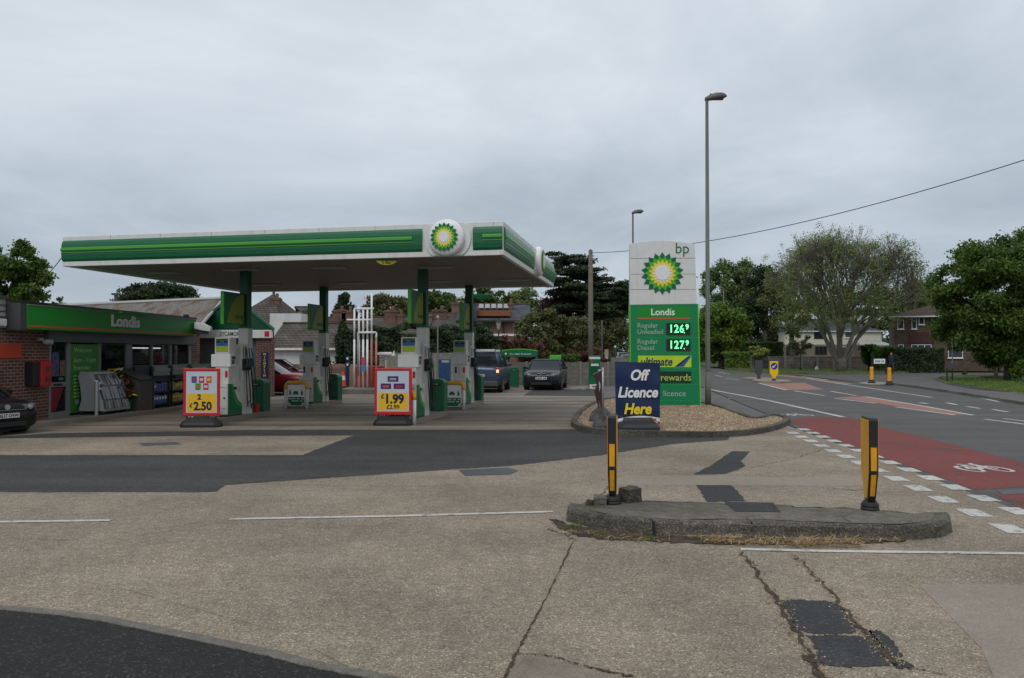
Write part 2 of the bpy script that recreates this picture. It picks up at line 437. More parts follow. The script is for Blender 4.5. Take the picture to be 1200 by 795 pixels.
# ================================================================ materials
M_conc = ground_mat('exposed_aggregate', [(0, (.125, .096, .066)), (.25, (.215, .172, .125)), (.72, (.268, .218, .162)), (.93, (.325, .27, .205)), (1, (.54, .48, .385))], None, 104, .27, bump=.5, blot=.20)
M_slab = ground_mat('forecourt_slab', [(0, (.20, .168, .128)), (1, (.28, .238, .186))], None, 110, .17, bump=.2, tracks=.40, blot=.35)
M_slab2 = ground_mat('pale_slab', [(0, (.215, .182, .142)), (1, (.285, .246, .198))], None, 90, .12, bump=.25)
M_asph = ground_mat('asphalt', [(0, (.031, .030, .029)), (.8, (.056, .0535, .050)), (1, (.11, .104, .095))], None, 95, .22, bump=.5, tracks=.18, blot=-.35)
M_asph2 = ground_mat('road_asphalt', [(0, (.068, .066, .064)), (.8, (.098, .096, .092)), (1, (.16, .155, .145))], None, 110, .16, bump=.35, tracks=.1)
M_patch = ground_mat('dark_patch', [(0, (.026, .027, .029)), (.9, (.045, .046, .047)), (1, (.085, .082, .076))], None, 90, .22, bump=.7, blot=-.5)
M_drive = ground_mat('drive_asphalt', [(0, (.011, .011, .011)), (.88, (.018, .018, .018)), (1, (.06, .06, .057))], None, 85, .30, bump=.7, wear=((.045, .044, .042), 2.6, .63))
M_red = ground_mat('red_surfacing', [(0, (.13, .030, .028)), (.7, (.19, .044, .040)), (1, (.25, .085, .072))], None, 120, .12, bump=.35, wear=((.066, .055, .053), 1.3, .57))
M_redp = ground_mat('worn_red', [(0, (.24, .12, .095)), (1, (.33, .18, .145))], None, 120, .12, bump=.3, wear=((.12, .10, .09), 1.5, .60))
M_line = ground_mat('road_paint', [(0, (.42, .41, .38)), (1, (.56, .55, .51))], None, 140, .15, bump=.3, wear=((.20, .175, .145), 8, .545))
M_foot = ground_mat('footway', [(0, (.085, .082, .078)), (1, (.14, .135, .125))], None, 100, .18, bump=.3)
M_kerb = ground_mat('kerb_stone', [(0, (.11, .10, .085)), (1, (.19, .175, .15))], None, 120, .35, bump=.8)
M_oldk = ground_mat('old_kerb', [(0, (.055, .049, .038)), (.8, (.115, .103, .080)), (1, (.22, .20, .165))], None, 95, .50, bump=.8)
M_grav = ground_mat('pea_gravel', [(0, (.09, .06, .036)), (.4, (.20, .14, .085)), (.75, (.30, .215, .135)), (1, (.46, .36, .25))], None, 60, .15, bump=1.0)
M_grass = ground_mat('grass_turf', [(0, (.030, .050, .010)), (.6, (.050, .085, .018)), (1, (.085, .115, .030))], None, 25, .35, bump=.9)
M_dirt = ground_mat('dirt', [(0, (.032, .022, .014)), (1, (.080, .058, .038))], None, 50, .35, bump=1.0)
M_bark = mat('bark', (.075, .062, .048), .9, .3, 6, bump=.6, bscale=20)
M_barkl = mat('bark_pale', (.14, .125, .095), .9, .3, 6, bump=.6, bscale=20)
M_white = mat('white_panel', (.76, .76, .75), .35, .03, 2)
M_dwhite = mat('dirty_white', (.66, .66, .64), .5, .05, 3, dirt=.18)
M_off = mat('warm_grey_white', (.60, .59, .54), .5, .05, 4, dirt=.3)
M_grey = mat('mid_grey', (.17, .17, .165), .5, .08)
M_lgrey = mat('light_grey', (.33, .33, .32), .5, .08)
M_dgrey = mat('dark_grey', (.06, .063, .066), .5, .1)
M_black = mat('black_rubber', (.016, .016, .017), .6, .1)
M_bpg = mat('deep_green', (.002, .125, .048), .35, .04)
M_bpd = mat('darker_green', (.002, .066, .028), .35, .05)
M_lime = mat('leaf_green', (.075, .42, .035), .35, .04)
M_limey = mat('lime_yellow', (.30, .42, .02), .35, .04)
M_yel = mat('signal_yellow', (.85, .62, .02), .4, .03)
M_lond = mat('shop_green', (.014, .26, .026), .4, .05, 2)
M_orange = mat('orange_line', (.55, .10, .02), .4, .04)
M_red2 = mat('sign_red', (.50, .018, .020), .35, .05)
M_amber = mat('amber_yellow', (.80, .36, .012), .4, .06, 8)
M_navy = mat('navy', (.010, .024, .082), .5, .08, 5)
M_blue = mat('mid_blue', (.02, .10, .35), .4)
M_chrome = mat('galvanised', (.45, .45, .45), .4, .1, 6, metal=.6)
M_steel = mat('lamp_post_green_grey', (.115, .118, .095), .5, .12, 5)
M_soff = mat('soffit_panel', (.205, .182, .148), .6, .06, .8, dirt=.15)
M_glass = glass_mat('dark_glass')
M_winglass = glass_mat('house_glass', (.05, .06, .065), .08)
M_led = mat('led_green', (.12, .95, .30), .4, 0, emit=1.5)
M_olive = mat('olive_lime', (.19, .23, .008), .4, .06)
M_brick = brick_mat('shop_brick', (.17, .052, .036), (.095, .034, .028), (.20, .175, .15))
M_brickr = brick_mat('red_brick', (.175, .062, .042), (.125, .045, .034), (.20, .17, .14))
M_brickb = brick_mat('brown_brick', (.115, .068, .046), (.085, .05, .036), (.15, .13, .11))
M_brickt = brick_mat('tan_brick', (.30, .215, .14), (.22, .155, .10), (.25, .22, .18), .3, .1)
M_tile = brick_mat('roof_tile', (.105, .088, .072), (.075, .064, .054), (.028, .025, .022), .3, .15, tile=True)
M_tiler = brick_mat('red_roof_tile', (.085, .05, .038), (.065, .04, .032), (.03, .022, .02), .3, .15, tile=True)
M_slate = brick_mat('slate', (.085, .092, .108), (.062, .067, .08), (.03, .032, .036), .35, .18, tile=True)
M_timber = mat('timber_post', (.14, .125, .10), .85, .25, 5, bump=.3)
LG = {
 'bright': leaf_mat('leaf_bright', (.022, .045, .007), (.092, .145, .024)),
 'mid': leaf_mat('leaf_mid', (.014, .030, .008), (.062, .098, .024)),
 'dark': leaf_mat('leaf_dark', (.008, .016, .007), (.030, .046, .018)),
 'olive': leaf_mat('leaf_olive', (.026, .030, .012), (.088, .092, .035)),
 'fresh': leaf_mat('leaf_fresh', (.030, .055, .016), (.095, .140, .045)),
 'pale': leaf_mat('leaf_pale', (.045, .068, .022), (.15, .19, .075)),
 'purple': leaf_mat('leaf_purple', (.014, .006, .009), (.050, .022, .026)),
 'redd': leaf_mat('leaf_red', (.034, .018, .012), (.085, .034, .026)),
 'hedge': leaf_mat('leaf_hedge', (.014, .030, .008), (.050, .075, .018)),
 'gold': leaf_mat('leaf_gold', (.06, .075, .02), (.19, .20, .05)),
 'brown': leaf_mat('leaf_brown', (.038, .044, .018), (.100, .110, .042)),
 'lush': leaf_mat('leaf_lush', (.014, .032, .005), (.062, .105, .018)),
 'dry': leaf_mat('leaf_dry', (.10, .065, .03), (.30, .21, .11)),
}

# ================================================================ ground sheets
struct(MB().poly([(-900, -200, -.03), (900, -200, -.03), (900, 1200, -.03), (-900, 1200, -.03)]).build('ground', M_grass))
flat('road', [('w', 5.0, -12), ('w', 5.0, 0), (1200, 600), (1040, 541), (926, 499), (905, 488), (862, 470), (838, 459.5), (800, 445), (762, 431), (742, 423), (722, 415.4),
              (737, 415.4), (765, 419.5), (800, 426), (850, 433.5), (905, 438.6), (1000, 448), (1045, 451), (1120, 461.5), (1200, 474.7), ('w', 17.3, 10), ('w', 16, -12)], 0.0, M_asph2)
flat('apron', [('w', -40, -12), ('w', 4.98, -12), ('w', 4.98, 0), (1199, 600), (1040, 541.5), (926, 500), (905, 489), (862, 471), (838, 460.5), (800, 446), (762, 432), (742, 424),
               (735, 424), (728, 430), (650, 430), (400, 430), (230, 432), ('w', -14, 60), ('w', -40, 60)], .002, M_conc)
flat('forecourt', [(420, 503.2), (672, 503.2), (690, 488), (700, 475), (702, 452), (560, 452), (430, 452), (300, 452), (230, 460), ('w', -13, 34), ('w', -13, 18), (44, 508.5), (62, 507.2), (300, 503.6)], .006, M_slab)
flat('asphalt_strip', wob([('w', -30, 10.05), ('w', -16, 10.05), (0, 577), (253, 577), (263.6, 569), (390, 560), (480, 554), (522, 551), (594, 546.5), (620, 543.8), (700, 534.5), (789, 520.7), (852, 516),
                       (862, 506), (800, 512), (700, 508), (672, 503.4), (620, 504), (413, 504), (300, 504.3), (62, 508), (-60, 516), ('w', -30, 16)], 26, .022, 2), .010, M_asph)
flat('concrete_inset', wob([(-70, 533.5), (0, 533.8), (354, 533.8), (413.5, 511), (200, 511.8), (0, 514.5), (-70, 517)], 26, .02, 3), .014, M_conc)
flat('back_asphalt', [(613, 463.8), (700, 464.5), (705, 470), (712, 456), (640, 455.5), (622.7, 458)], .010, M_asph)
flat('pavement', [(904, 488.5), (861, 470.5), (837, 460), (799, 445.5), (761, 431.5), (743, 424), (735, 425.5), (724, 434), (702, 456), (702, 474), (760, 467), (828, 476), (876, 492), (900, 492)], .012, M_foot)
# foreground drive on the left with its flush kerb strip
edge = [(-260, 694), (-120, 702), (0, 713), (70, 719), (134, 728.6), (248, 752), (320, 768), (382, 782.6), (455, 797), (520, 815), (700, 880)]
flat('drive', edge + [('w', -.3, 1.0), ('w', -9, 1.0)], .008, M_drive)
kp = [G(*p) for p in edge]
dense = []
for a_, b_ in zip(kp, kp[1:]):
    for i in range(6): dense.append(a_.lerp(b_, i / 6) + Vector((random.uniform(-.006, .006), random.uniform(-.008, .008), 0)))
struct(ribbon(dense, .085, -.02, .012, M_kerb, 'kerb_strip', bevel=.006))
# patches, light slabs
flat('light_slab', [(1077, 686), (1130, 684.5), (1205, 686), ('w', 2.95, 4.60), ('w', 2.52, 4.30), (1150, 760)], .007, M_slab2)
flat('slab_band', [(735, 557), (1004, 560.5), (1040, 568), (1000, 570), (735, 568.5), (700, 566)], .006, M_slab2)
flat('corner_slab', [(592, 800), (601, 770), (612, 766), (640, 768), (668, 780), (740, 792), (800, 812), (590, 830)], .007, M_slab)
for i, pl in enumerate([
    [(914, 704), (932, 703.5), (967, 705), (981, 708), (992, 722), (1003, 742), (975, 744), (952, 743), (930, 737), (925, 722)],
    [(946, 745.5), (980, 744.5), (1018, 747), (1032, 764), (1042, 781), (1000, 782.5), (962, 780), (958, 765)],
    [(1018, 739.5), (1032, 740), (1048, 754), (1057, 771), (1040, 769), (1027, 754)],
    [(1046, 778), (1055, 773.5), (1071, 781), (1066, 784.5), (1050, 784)],
    [(857, 529), (878.6, 529.5), (868, 541), (874, 547), (850, 556), (813, 556.5), (836, 544)],
    [(816, 569), (857, 569), (868, 580), (874, 588), (828, 588.5), (822, 578)]]):
    flat('tar_patch', wob(pl, 12, .014, i), .0105, M_patch)
flat('manhole_cover', [(537, 551), (594, 548.5), (607, 552), (598, 556.5), (545, 558)], .014, M_dgrey)
flat('manhole_cover', [(163, 520), (207, 518.6), (213, 521.6), (168, 523.3)], .018, M_dgrey)
flat('drain_grate', [(650, 481.6), (679, 481.4), (680, 483.4), (651, 483.8)], .011, M_dgrey)
flat('drain_grate', [(1168, 575), (1203, 574), (1207, 579), (1175, 580)], .0135, M_dgrey)
# cracks and joints: jagged narrow sheets filled with dirt
def crack(pts, w0, w1, seed, name='crack', m=None, z=.0135, amp=.03, n=14):
    rnd = random.Random(seed); P = [G(*p) for p in pts]; c = []
    for a, b in zip(P, P[1:]):
        for i in range(n): c.append(a.lerp(b, i / n) + Vector((rnd.uniform(-amp, amp), rnd.uniform(-amp, amp), 0)))
    c.append(P[-1]); Lf = []; Rt = []
    for k, p in enumerate(c):
        t = (c[min(k + 1, len(c) - 1)] - c[max(k - 1, 0)]); t.normalize(); s = Vector((t.y, -t.x, 0))
        wd = (w0 + (w1 - w0) * k / len(c)) * rnd.uniform(.12, .82) / 2
        Lf.append(p + s * wd); Rt.append(p - s * wd)
    z *= .4; mb = MB()
    for k in range(len(c) - 1):
        mb.poly([(q.x, q.y, z + (k % 7) * .00012 + (seed % 5) * .0009) for q in (Lf[k], Lf[k + 1], Rt[k + 1], Rt[k])])
    return struct(mb.build(name, m or M_dirt, fix=False))
crack([(672, 634), (650, 682), (622, 735), (604, 768), (590, 800)], .022, .04, 1, 'joint', amp=.006)
crack([(868, 648), (900, 690), (925, 730), (945, 765), (972, 800)], .05, .085, 2)
crack([(932, 652), (950, 672), (975, 698), (1000, 728), (1025, 755), (1052, 780)], .03, .055, 3)
crack([(601, 768), (640, 769), (690, 783), (740, 795)], .012, .05, 4, amp=.012)
crack([(1052, 780), (1080, 786), (1110, 792)], .02, .008, 5, amp=.012)
crack([(640, 620), (662, 626), (672, 634)], .03, .02, 11)
crack([(860, 553), (905, 543), (930, 538), (966, 526)], .02, .015, 6, amp=.03)
crack([(300, 568), (480, 571), (640, 566)], .012, .012, 7, amp=.01)
crack([(0, 633), (150, 634)], .01, .01, 9, amp=.02)
crack([(975, 573), (1000, 575), (1010, 574)], .03, .02, 10, amp=.02)
crack([(690, 600), (712, 572), (722, 560)], .03, .02, 12, amp=.02)
for k, (a, b) in enumerate([((430, 497), (672, 480)), ((560, 503), (700, 468)), ((320, 503.2), (440, 478))]):
    crack([a, b], .03, .03, 20 + k, 'joint', amp=.004, n=5, z=.0085)
mb = MB(); rnd = random.Random(77)
for pts_, w_ in (([(868, 648), (900, 690), (925, 730), (945, 765), (972, 800)], .05), ([(932, 652), (950, 672), (975, 698), (1000, 728), (1025, 755), (1052, 780)], .035), ([(672, 634), (650, 682), (622, 735), (604, 768), (590, 800)], .012), ([(601, 768), (640, 769), (690, 783), (740, 795)], .02)):
    P_ = [G(*p) for p in pts_]
    for i in range(520 if w_ > .03 else 200):
        j = rnd.randrange(len(P_) - 1); p = P_[j].lerp(P_[j + 1], rnd.random()) + Vector((rnd.gauss(0, w_), rnd.gauss(0, w_ * .5), 0)); r = rnd.uniform(.002, .008) * (1 if w_ > .03 else .6)
        b = len(mb.v)
        for dx, dy in ((1, 0), (0, 1), (-1, 0), (0, -1)): mb.v.append((p.x + dx * r * rnd.uniform(.6, 1.6), p.y + dy * r * rnd.uniform(.6, 1.6), .003))
        mb.v.append((p.x, p.y, .004 + r * .9))
        for q in ((0, 1, 4), (1, 2, 4), (2, 3, 4), (3, 0, 4)): mb.f.append([b + k for k in q]); mb.m.append(0)
stuff(mb.build('crack_grit', leaf_mat('grit', (.05, .036, .022), (.26, .19, .12), 8, 0), fix=False))['label'] = 'grit and crumbs lying in the cracks of the concrete'
crack([(880, 655), (884, 668)], .02, .01, 32, amp=.02)
crack([(0, 668), (140, 690), (330, 742), (420, 790)], .004, .006, 33, amp=.004)
# ---------------- painted lines
def line(pts, w, name='road_marking', z=.016, m=None):
    P = [G(*p) for p in pts]; Lf = []; Rt = []
    for k, p in enumerate(P):
        t = (P[min(k + 1, len(P) - 1)] - P[max(k - 1, 0)]); t.normalize(); s = Vector((t.y, -t.x, 0)) * w / 2
        Lf.append(p + s); Rt.append(p - s)
    z *= .4; mb = MB()
    for k in range(len(P) - 1): mb.poly([(q.x, q.y, z) for q in (Lf[k], Lf[k + 1], Rt[k + 1], Rt[k])])
    return struct(mb.build(name, m or M_line, fix=False))
line([(-120, 613), (0, 612.3), (130, 610.5)], .09); line([(269, 609), (460, 605.5), (648, 600.3)], .09)
line([(868, 644.3), (960, 646.5), (1200, 649.5), (1400, 652)], .085)
line([(825, 455.2), (835, 457.2), (900, 469.5), (988, 489)], .16, z=.008)
line([(1154, 491.5), (1260, 505)], .13, z=.008); line([(1176, 490.7), (1260, 500.5)], .13, z=.008)
for q in ([(978, 467), (1027, 473)], [(1015, 465.2), (1078, 475.5), (1140, 486.8)], [(1050, 477.2), (1119, 486.6)], [(931, 458.2), (966, 464)], [(973.6, 458.8), (1003, 463.8)],
          [(889, 449.2), (922, 457.4)], [(945, 443.8), (978, 449), (1092, 466)], [(1078, 472), (1087, 473.5)], [(1110, 472.3), (1121, 474.6)], [(1133, 476.5), (1148, 479)],
          [(1163, 480), (1181, 483)], [(845, 466.5), (856, 467.5)], [(1150, 466.5), (1170, 471)], [(940, 441.5), (970, 445.5)], [(842, 436.3), (855, 438.5)], [(850, 443.5), (866, 445.5)], [(870, 444), (890, 447)], [(838, 440), (846, 441.5)]):
    line(q, .14, z=.010)
line([(700, 455.5), (735, 455)], .1, z=.016)
r1 = [G(929, 507.7), G(1141, 601.4)]; r2 = [G(942, 503.6), G(1192, 599.5)]
for (a, b), cnt, ex in ((r1, 12, 8), (r2, 13, 8)):
    d = (b - a) / (cnt - 1); u = d.normalized(); s = Vector((u.y, -u.x, 0)) * .115
    for k in range(cnt + ex):
        c = a + d * k; h = u * d.length * .27; j = random.uniform(-.02, .02)
        P = [c - h - s, c + h * (1 + j) - s, c + h + s, c - h * (1 - j) + s]
        struct(MB().poly([(p.x, p.y, .0052) for p in P]).build('road_marking', M_line))
flat('cycle_lane', [(925, 493), (940, 489.8), (969, 488.6), (997, 490), (1042, 503), (1120, 522), (1200, 543), ('w', 6.95, 9.5), ('w', 6.75, 8.6), (1200, 571), (1143, 574.5), (1090, 555), (1038, 538), (978, 515.5), (940, 502)], .006, M_red)
flat('cycle_lane', [(1165, 579.5), (1200, 577), ('w', 6.7, 8.4), ('w', 5.9, 2), ('w', 5.3, 2), (1200, 599)], .006, M_red)
flat('central_hatching', [(889, 449), (943, 449), (965, 456.7), (923, 457.2)], .006, M_redp)
flat('central_hatching', [(980, 466), (1013, 464.8), (1078, 475.5), (1137, 486.3), (1118, 486), (1050, 476.5), (1030, 472.8)], .006, M_redp)
flat('far_cycle_lane', [(906, 439.2), (925, 440.2), (1000, 450), (990, 451), (942, 443.5), (912, 440.8)], .006, M_redp)
def bike(c, sx, sy, rot):
    mb = MB(); 
    def P(x, y):
        X_, Y_ = x * sx, y * sy; return (c.x + X_ * math.cos(rot) - Y_ * math.sin(rot), c.y + X_ * math.sin(rot) + Y_ * math.cos(rot))
    def seg(p, q, w=.06):
        p = Vector((*P(*p), 0)); q = Vector((*P(*q), 0)); t = (q - p).normalized(); s = Vector((t.y, -t.x, 0)) * w / 2
        mb.poly([(v.x, v.y, .0045 + len(mb.f) * .00004) for v in (p + s, q + s, q - s, p - s)])
    for cx_ in (-.52, .52):
        for k in range(14):
            a0, a1 = 2 * math.pi * k / 14, 2 * math.pi * (k + 1) / 14
            seg((cx_ + .3 * math.cos(a0), .3 * math.sin(a0)), (cx_ + .3 * math.cos(a1), .3 * math.sin(a1)), .062)
    for p, q in (((-.52, 0), (-.2, .42)), ((-.2, .42), (.3, .38)), ((.3, .38), (-.05, 0)), ((-.05, 0), (-.2, .42)), ((-.52, 0), (-.05, 0)), ((.52, 0), (.25, .55)), ((.25, .55), (.42, .6)), ((-.3, .5), (-.12, .5))): seg(p, q)
    return struct(mb.build('cycle_symbol', M_line, fix=False))
bike((G(1118, 550) + G(1188, 550)) / 2, .42, 1.0, R(2)); bike((G(918, 487) + G(950, 486.5)) / 2, .5, 1.0, R(3))
# ---------------- raised kerbs and footways of the far side
def krb(pts, name='kerb', w=.13, h=.11, m=None, closed=False, n=5):
    P = [G(*p) if p[0] != 'w' else Vector((p[1], p[2], 0)) for p in pts]; c = []
    for a, b in zip(P, P[1:] + ([P[0]] if closed else [])):
        for i in range(n): c.append(a.lerp(b, i / n))
    if not closed: c.append(P[-1])
    return struct(ribbon(c, w, -.02, h, m or M_kerb, name, closed=closed))
flat('far_footway', [(1045, 450.7), (1120, 461.2), (1200, 474.2), ('w', 17.6, 20), ('w', 30, 20), (1300, 462), (1200, 459), (1130, 455), (1098, 446.5), (1085, 443), (1060, 443), (1045, 446)], .05, M_foot)
flat('side_road', [(1000, 447.6), (1045, 450.5), (1050, 446), (1085, 444), (1098, 446), (1096, 444), (1110, 440.6), (1300, 441), (1300, 437.3), (1120, 437), (1060, 437.4), (990, 438.6), (930, 439.2)], .004, M_asph2)
krb([(1046, 450.9), (1080, 455.5), (1120, 461.5), (1160, 468), (1200, 474.7), ('w', 17.4, 20)])
krb([(850, 433.2), (905, 437.0), (960, 438.6), (1030, 438.2), (1064, 437.0)])
krb([(1180, 461), (1140, 457), (1110, 451), (1098, 446.4), (1100, 443.4), (1112, 441.3), (1200, 441.5)], h=.12)
flat('grass_verge', [(800, 427), (850, 432.6), (905, 436.6), (960, 438.2), (1030, 437.8), (1066, 436.3), (1066, 430), (985, 429), (860, 428)], .09, M_grass)
flat('grass_verge', [(1300, 466), (1200, 461.5), (1150, 457.3), (1112, 450.5), (1100, 446.2), (1102, 443.8), (1113, 441.8), (1200, 442), (1300, 442)], .10, M_grass)
flat('grass_verge', [(1108, 436.2), (1300, 436.8), (1300, 431), (1108, 431)], .08, M_grass)
# refuge islands in the road
for q in ([(881, 447.6), (886, 446.2), (922, 447.2), (928, 448.8), (915, 449.6), (890, 449)], [(870, 445.3), (878, 444), (905, 444.8), (908, 446), (890, 446.6)]):
    P = [G(*p) for p in q]
    struct(MB().prism([(p.x, p.y, -.02) for p in P], (0, 0, .13)).build('refuge_island', M_slab2, bevel=.02))
# gravel bed with its kerb
bed = [(673, 497), (677, 502.5), (690, 507), (715, 509.8), (750, 511.3), (800, 512.3), (840, 512.3), (872, 510.5), (897, 506.5), (914, 501.5), (922, 496.5), (919, 492.8), (905, 490.8), (886, 494.5), (872, 491), (852, 483), (828, 476.5), (800, 472), (760, 469), (715, 470), (698, 475), (682, 485)]
P = [G(*p) for p in bed]
sm = []
for i in range(len(P)):
    a, b, c, d = P[i - 1], P[i], P[(i + 1) % len(P)], P[(i + 2) % len(P)]
    for t in (0, .25, .5, .75):
        sm.append(.5 * ((2 * b) + (c - a) * t + (2 * a - 5 * b + 4 * c - d) * t * t + (3 * b - a - 3 * c + d) * t ** 3))
struct(ribbon([(p.x, p.y) for p in sm], .15, -.02, .12, M_oldk, 'kerb', closed=True, bevel=.02))
cen = sum(sm, Vector()) / len(sm)
struct(MB().poly([(p.x, p.y, .085) for p in sm]).build('gravel_bed', M_grav))
def inside(p, poly):
    c = False; n = len(poly)
    for i in range(n):
        a, b = poly[i], poly[i - 1]
        if (a.y > p[1]) != (b.y > p[1]) and p[0] < (b.x - a.x) * (p[1] - a.y) / (b.y - a.y) + a.x: c = not c
    return c
mb = MB(); rnd = random.Random(3); xs_ = [p.x for p in sm]; ys_ = [p.y for p in sm]
for i in range(15000):
    x, y = rnd.uniform(min(xs_), max(xs_)), rnd.uniform(min(ys_), max(ys_))
    if not inside((x, y), sm): continue
    r = rnd.uniform(.009, .021); b = len(mb.v); z = .088
    for dx, dy, dz in ((1, 0, 0), (0, 1, 0), (-1, 0, 0), (0, -1, 0)):
        a = rnd.uniform(.7, 1.2); mb.v.append((x + dx * r * a, y + dy * r * a, z + rnd.uniform(-.003, .006)))
    mb.v.append((x, y, z + r * .9)); mb.v.append((x, y, z - .01))
    for q in ((0, 1, 4), (1, 2, 4), (2, 3, 4), (3, 0, 4)): mb.f.append([b + k for k in q]); mb.m.append(0)
stuff(mb.build('loose_gravel', leaf_mat('gravel_stone', (.075, .052, .031), (.32, .24, .155), 6, 0), fix=False))['label'] = 'loose tan gravel stones filling the kerbed bed round the price totem'

# ---------------- old kerbed traffic island in the mouth of the entrance
fr = [G(663, 604), G(664, 611), G(690, 618.5), G(767, 626.5), G(881, 629), G(997, 632), G(1080, 633), G(1105, 630.5), G(1118, 624), G(1117, 615)]
bk = [G(p[0], p[1], .13) for p in ((1090, 603), (1026, 597), (900, 590.5), (765, 587), (712, 586.5), (680, 589), (664, 596))]
outl = [Vector((p.x, p.y, 0)) for p in fr] + [Vector((p.x, p.y, 0)) for p in bk]
rnd = random.Random(12); ring = []
for i in range(len(outl)):
    a, b = outl[i], outl[(i + 1) % len(outl)]
    n_ = max(2, int((b - a).length / .12))
    for k in range(n_):
        q = a.lerp(b, k / n_); ring.append(q + Vector((rnd.uniform(-.012, .012), rnd.uniform(-.012, .012), 0)))
c0 = sum(ring, Vector()) / len(ring)
def shrink(p, d): v = c0 - p; return p + v.normalized() * d
zt = [.135 + rnd.uniform(-.008, .006) for _ in ring]
rr = [[(p.x, p.y, -.03) for p in ring],
      [(*shrink(p, .012 + rnd.uniform(0, .015)).xy, .05) for p in ring],
      [(*shrink(p, .015 + rnd.uniform(0, .015)).xy, z - .03) for p, z in zip(ring, zt)],
      [(*shrink(p, .05 + rnd.uniform(0, .012)).xy, z) for p, z in zip(ring, zt)],
      [(*shrink(p, .17).xy, z - .004) for p, z in zip(ring, zt)]]
island = thing('kerbed_island', 'long low weathered kerbed island with two bollards in the station entrance', 'traffic island')
MB().loft(rr).build('kerb_stones', M_oldk, island, smooth=False)
for px_ in (767, 881, 997):
    a = G(px_, 628.5); s = .005
    MB().box(a.x - s, a.x + s, a.y - .004, a.y + .19, -.02, .1375).build('kerb_joint', M_black, island)
top = [shrink(p, .18) for p in ring]
MB().poly([(p.x, p.y, .1345) for p in top]).build('paved_top', ground_mat('island_top', [(0, (.095, .086, .068)), (1, (.18, .163, .132))], None, 90, .45, bump=.7, blot=.3), island)
pl_ = [G(848, 588, .14), G(906, 589, .14), G(915, 600, .14), G(862, 599, .14)]
MB().poly([(p.x, p.y, .1385) for p in pl_]).build('tar_patch', M_patch, island)
pl_ = [G(925, 590.6, .14), G(965, 591, .14), G(967, 594, .14), G(932, 594.5, .14)]
MB().poly([(p.x, p.y, .1395) for p in pl_]).build('mortar_patch', M_slab2, island)
flat('dirt_strip', wob([(646, 608), (664, 615), (700, 620), (770, 627), (881, 630), (1000, 633.5), (1060, 634), (1050, 635.5), (1000, 638.5), (900, 639.5), (800, 637), (720, 634), (680, 629), (650, 617)], 14, .035, 4), .0145, M_dirt)
# dead grass and leaf litter along the island's foot
mb = MB(); rnd = random.Random(8)
for i in range(1300):
    px_ = rnd.choice([rnd.uniform(655, 1055), rnd.uniform(820, 960), rnd.uniform(930, 1010)]); t = (px_ - 655) / 400
    p = G(px_, 621 + 13 * min(1, t * 1.6) + rnd.uniform(0, 9) * (1 if .1 < t < .9 else .4) + (3 if t < .3 else 0), 0)
    l = rnd.uniform(.02, .11); a = rnd.uniform(0, 6.28); w_ = rnd.uniform(.0015, .004); dz = rnd.uniform(-.0, .03)
    d = Vector((math.cos(a), math.sin(a) * .5, 0)) * l; s = Vector((-math.sin(a), math.cos(a), 0)) * w_
    z0 = .016 + rnd.uniform(0, .02)
    q = [p + s, p - s, p + d - s, p + d + s]
    mb.poly([(q[0].x, q[0].y, z0), (q[1].x, q[1].y, z0), (q[2].x, q[2].y, z0 + dz), (q[3].x, q[3].y, z0 + dz)])
stuff(mb.build('dry_litter', LG['dry'], fix=False))['label'] = 'dead straw and leaf litter along the foot of the kerbed island'
mb = MB()
for i in range(420):
    px_, py_ = rnd.choice([(672, 618), (670, 621), (760, 633), (700, 628)]); p = G(px_ + rnd.gauss(0, 5), py_ + rnd.gauss(0, 1.2)); h = rnd.uniform(.01, .045)
    a = rnd.uniform(0, 6.28); s = Vector((math.cos(a), math.sin(a), 0)) * .003; e = p + Vector((rnd.uniform(-.02, .02), rnd.uniform(-.02, .02), h))
    mb.poly([(p.x + s.x, p.y + s.y, .012), (p.x - s.x, p.y - s.y, .012), (e.x, e.y, e.z)])
stuff(mb.build('weeds', LG['bright'], fix=False))['label'] = 'tiny green weeds growing at the foot of the kerbed island'
# grass blades on the verges
mb = MB(); rnd = random.Random(9)
for i in range(14000):
    if i % 3: p = G(rnd.uniform(1098, 1240), rnd.uniform(442.5, 463), .1)
    else: p = G(rnd.uniform(850, 1060), rnd.uniform(432, 438), .09)
    if i % 3 and p.y > 0:
        pass
    px2 = 600 + F * p.x / p.y; py2 = HY + F * (H - .1) / p.y
    if i % 3 and py2 > 446 + (px2 - 1098) * .16 + 0: continue
    if i % 3 and px2 < 1112 and py2 < 443.5: continue
    h = rnd.uniform(.05, .16); a = rnd.uniform(0, 6.28); s = Vector((math.cos(a), math.sin(a), 0)) * .012
    mb.poly([(p.x + s.x, p.y + s.y, p.z), (p.x - s.x, p.y - s.y, p.z), (p.x + rnd.uniform(-.06, .06), p.y + rnd.uniform(-.06, .06), p.z + h)])
stuff(mb.build('grass', leaf_mat('grass_blade', (.035, .06, .010), (.10, .15, .03)), fix=False))['label'] = 'short green grass on the verges across the road'
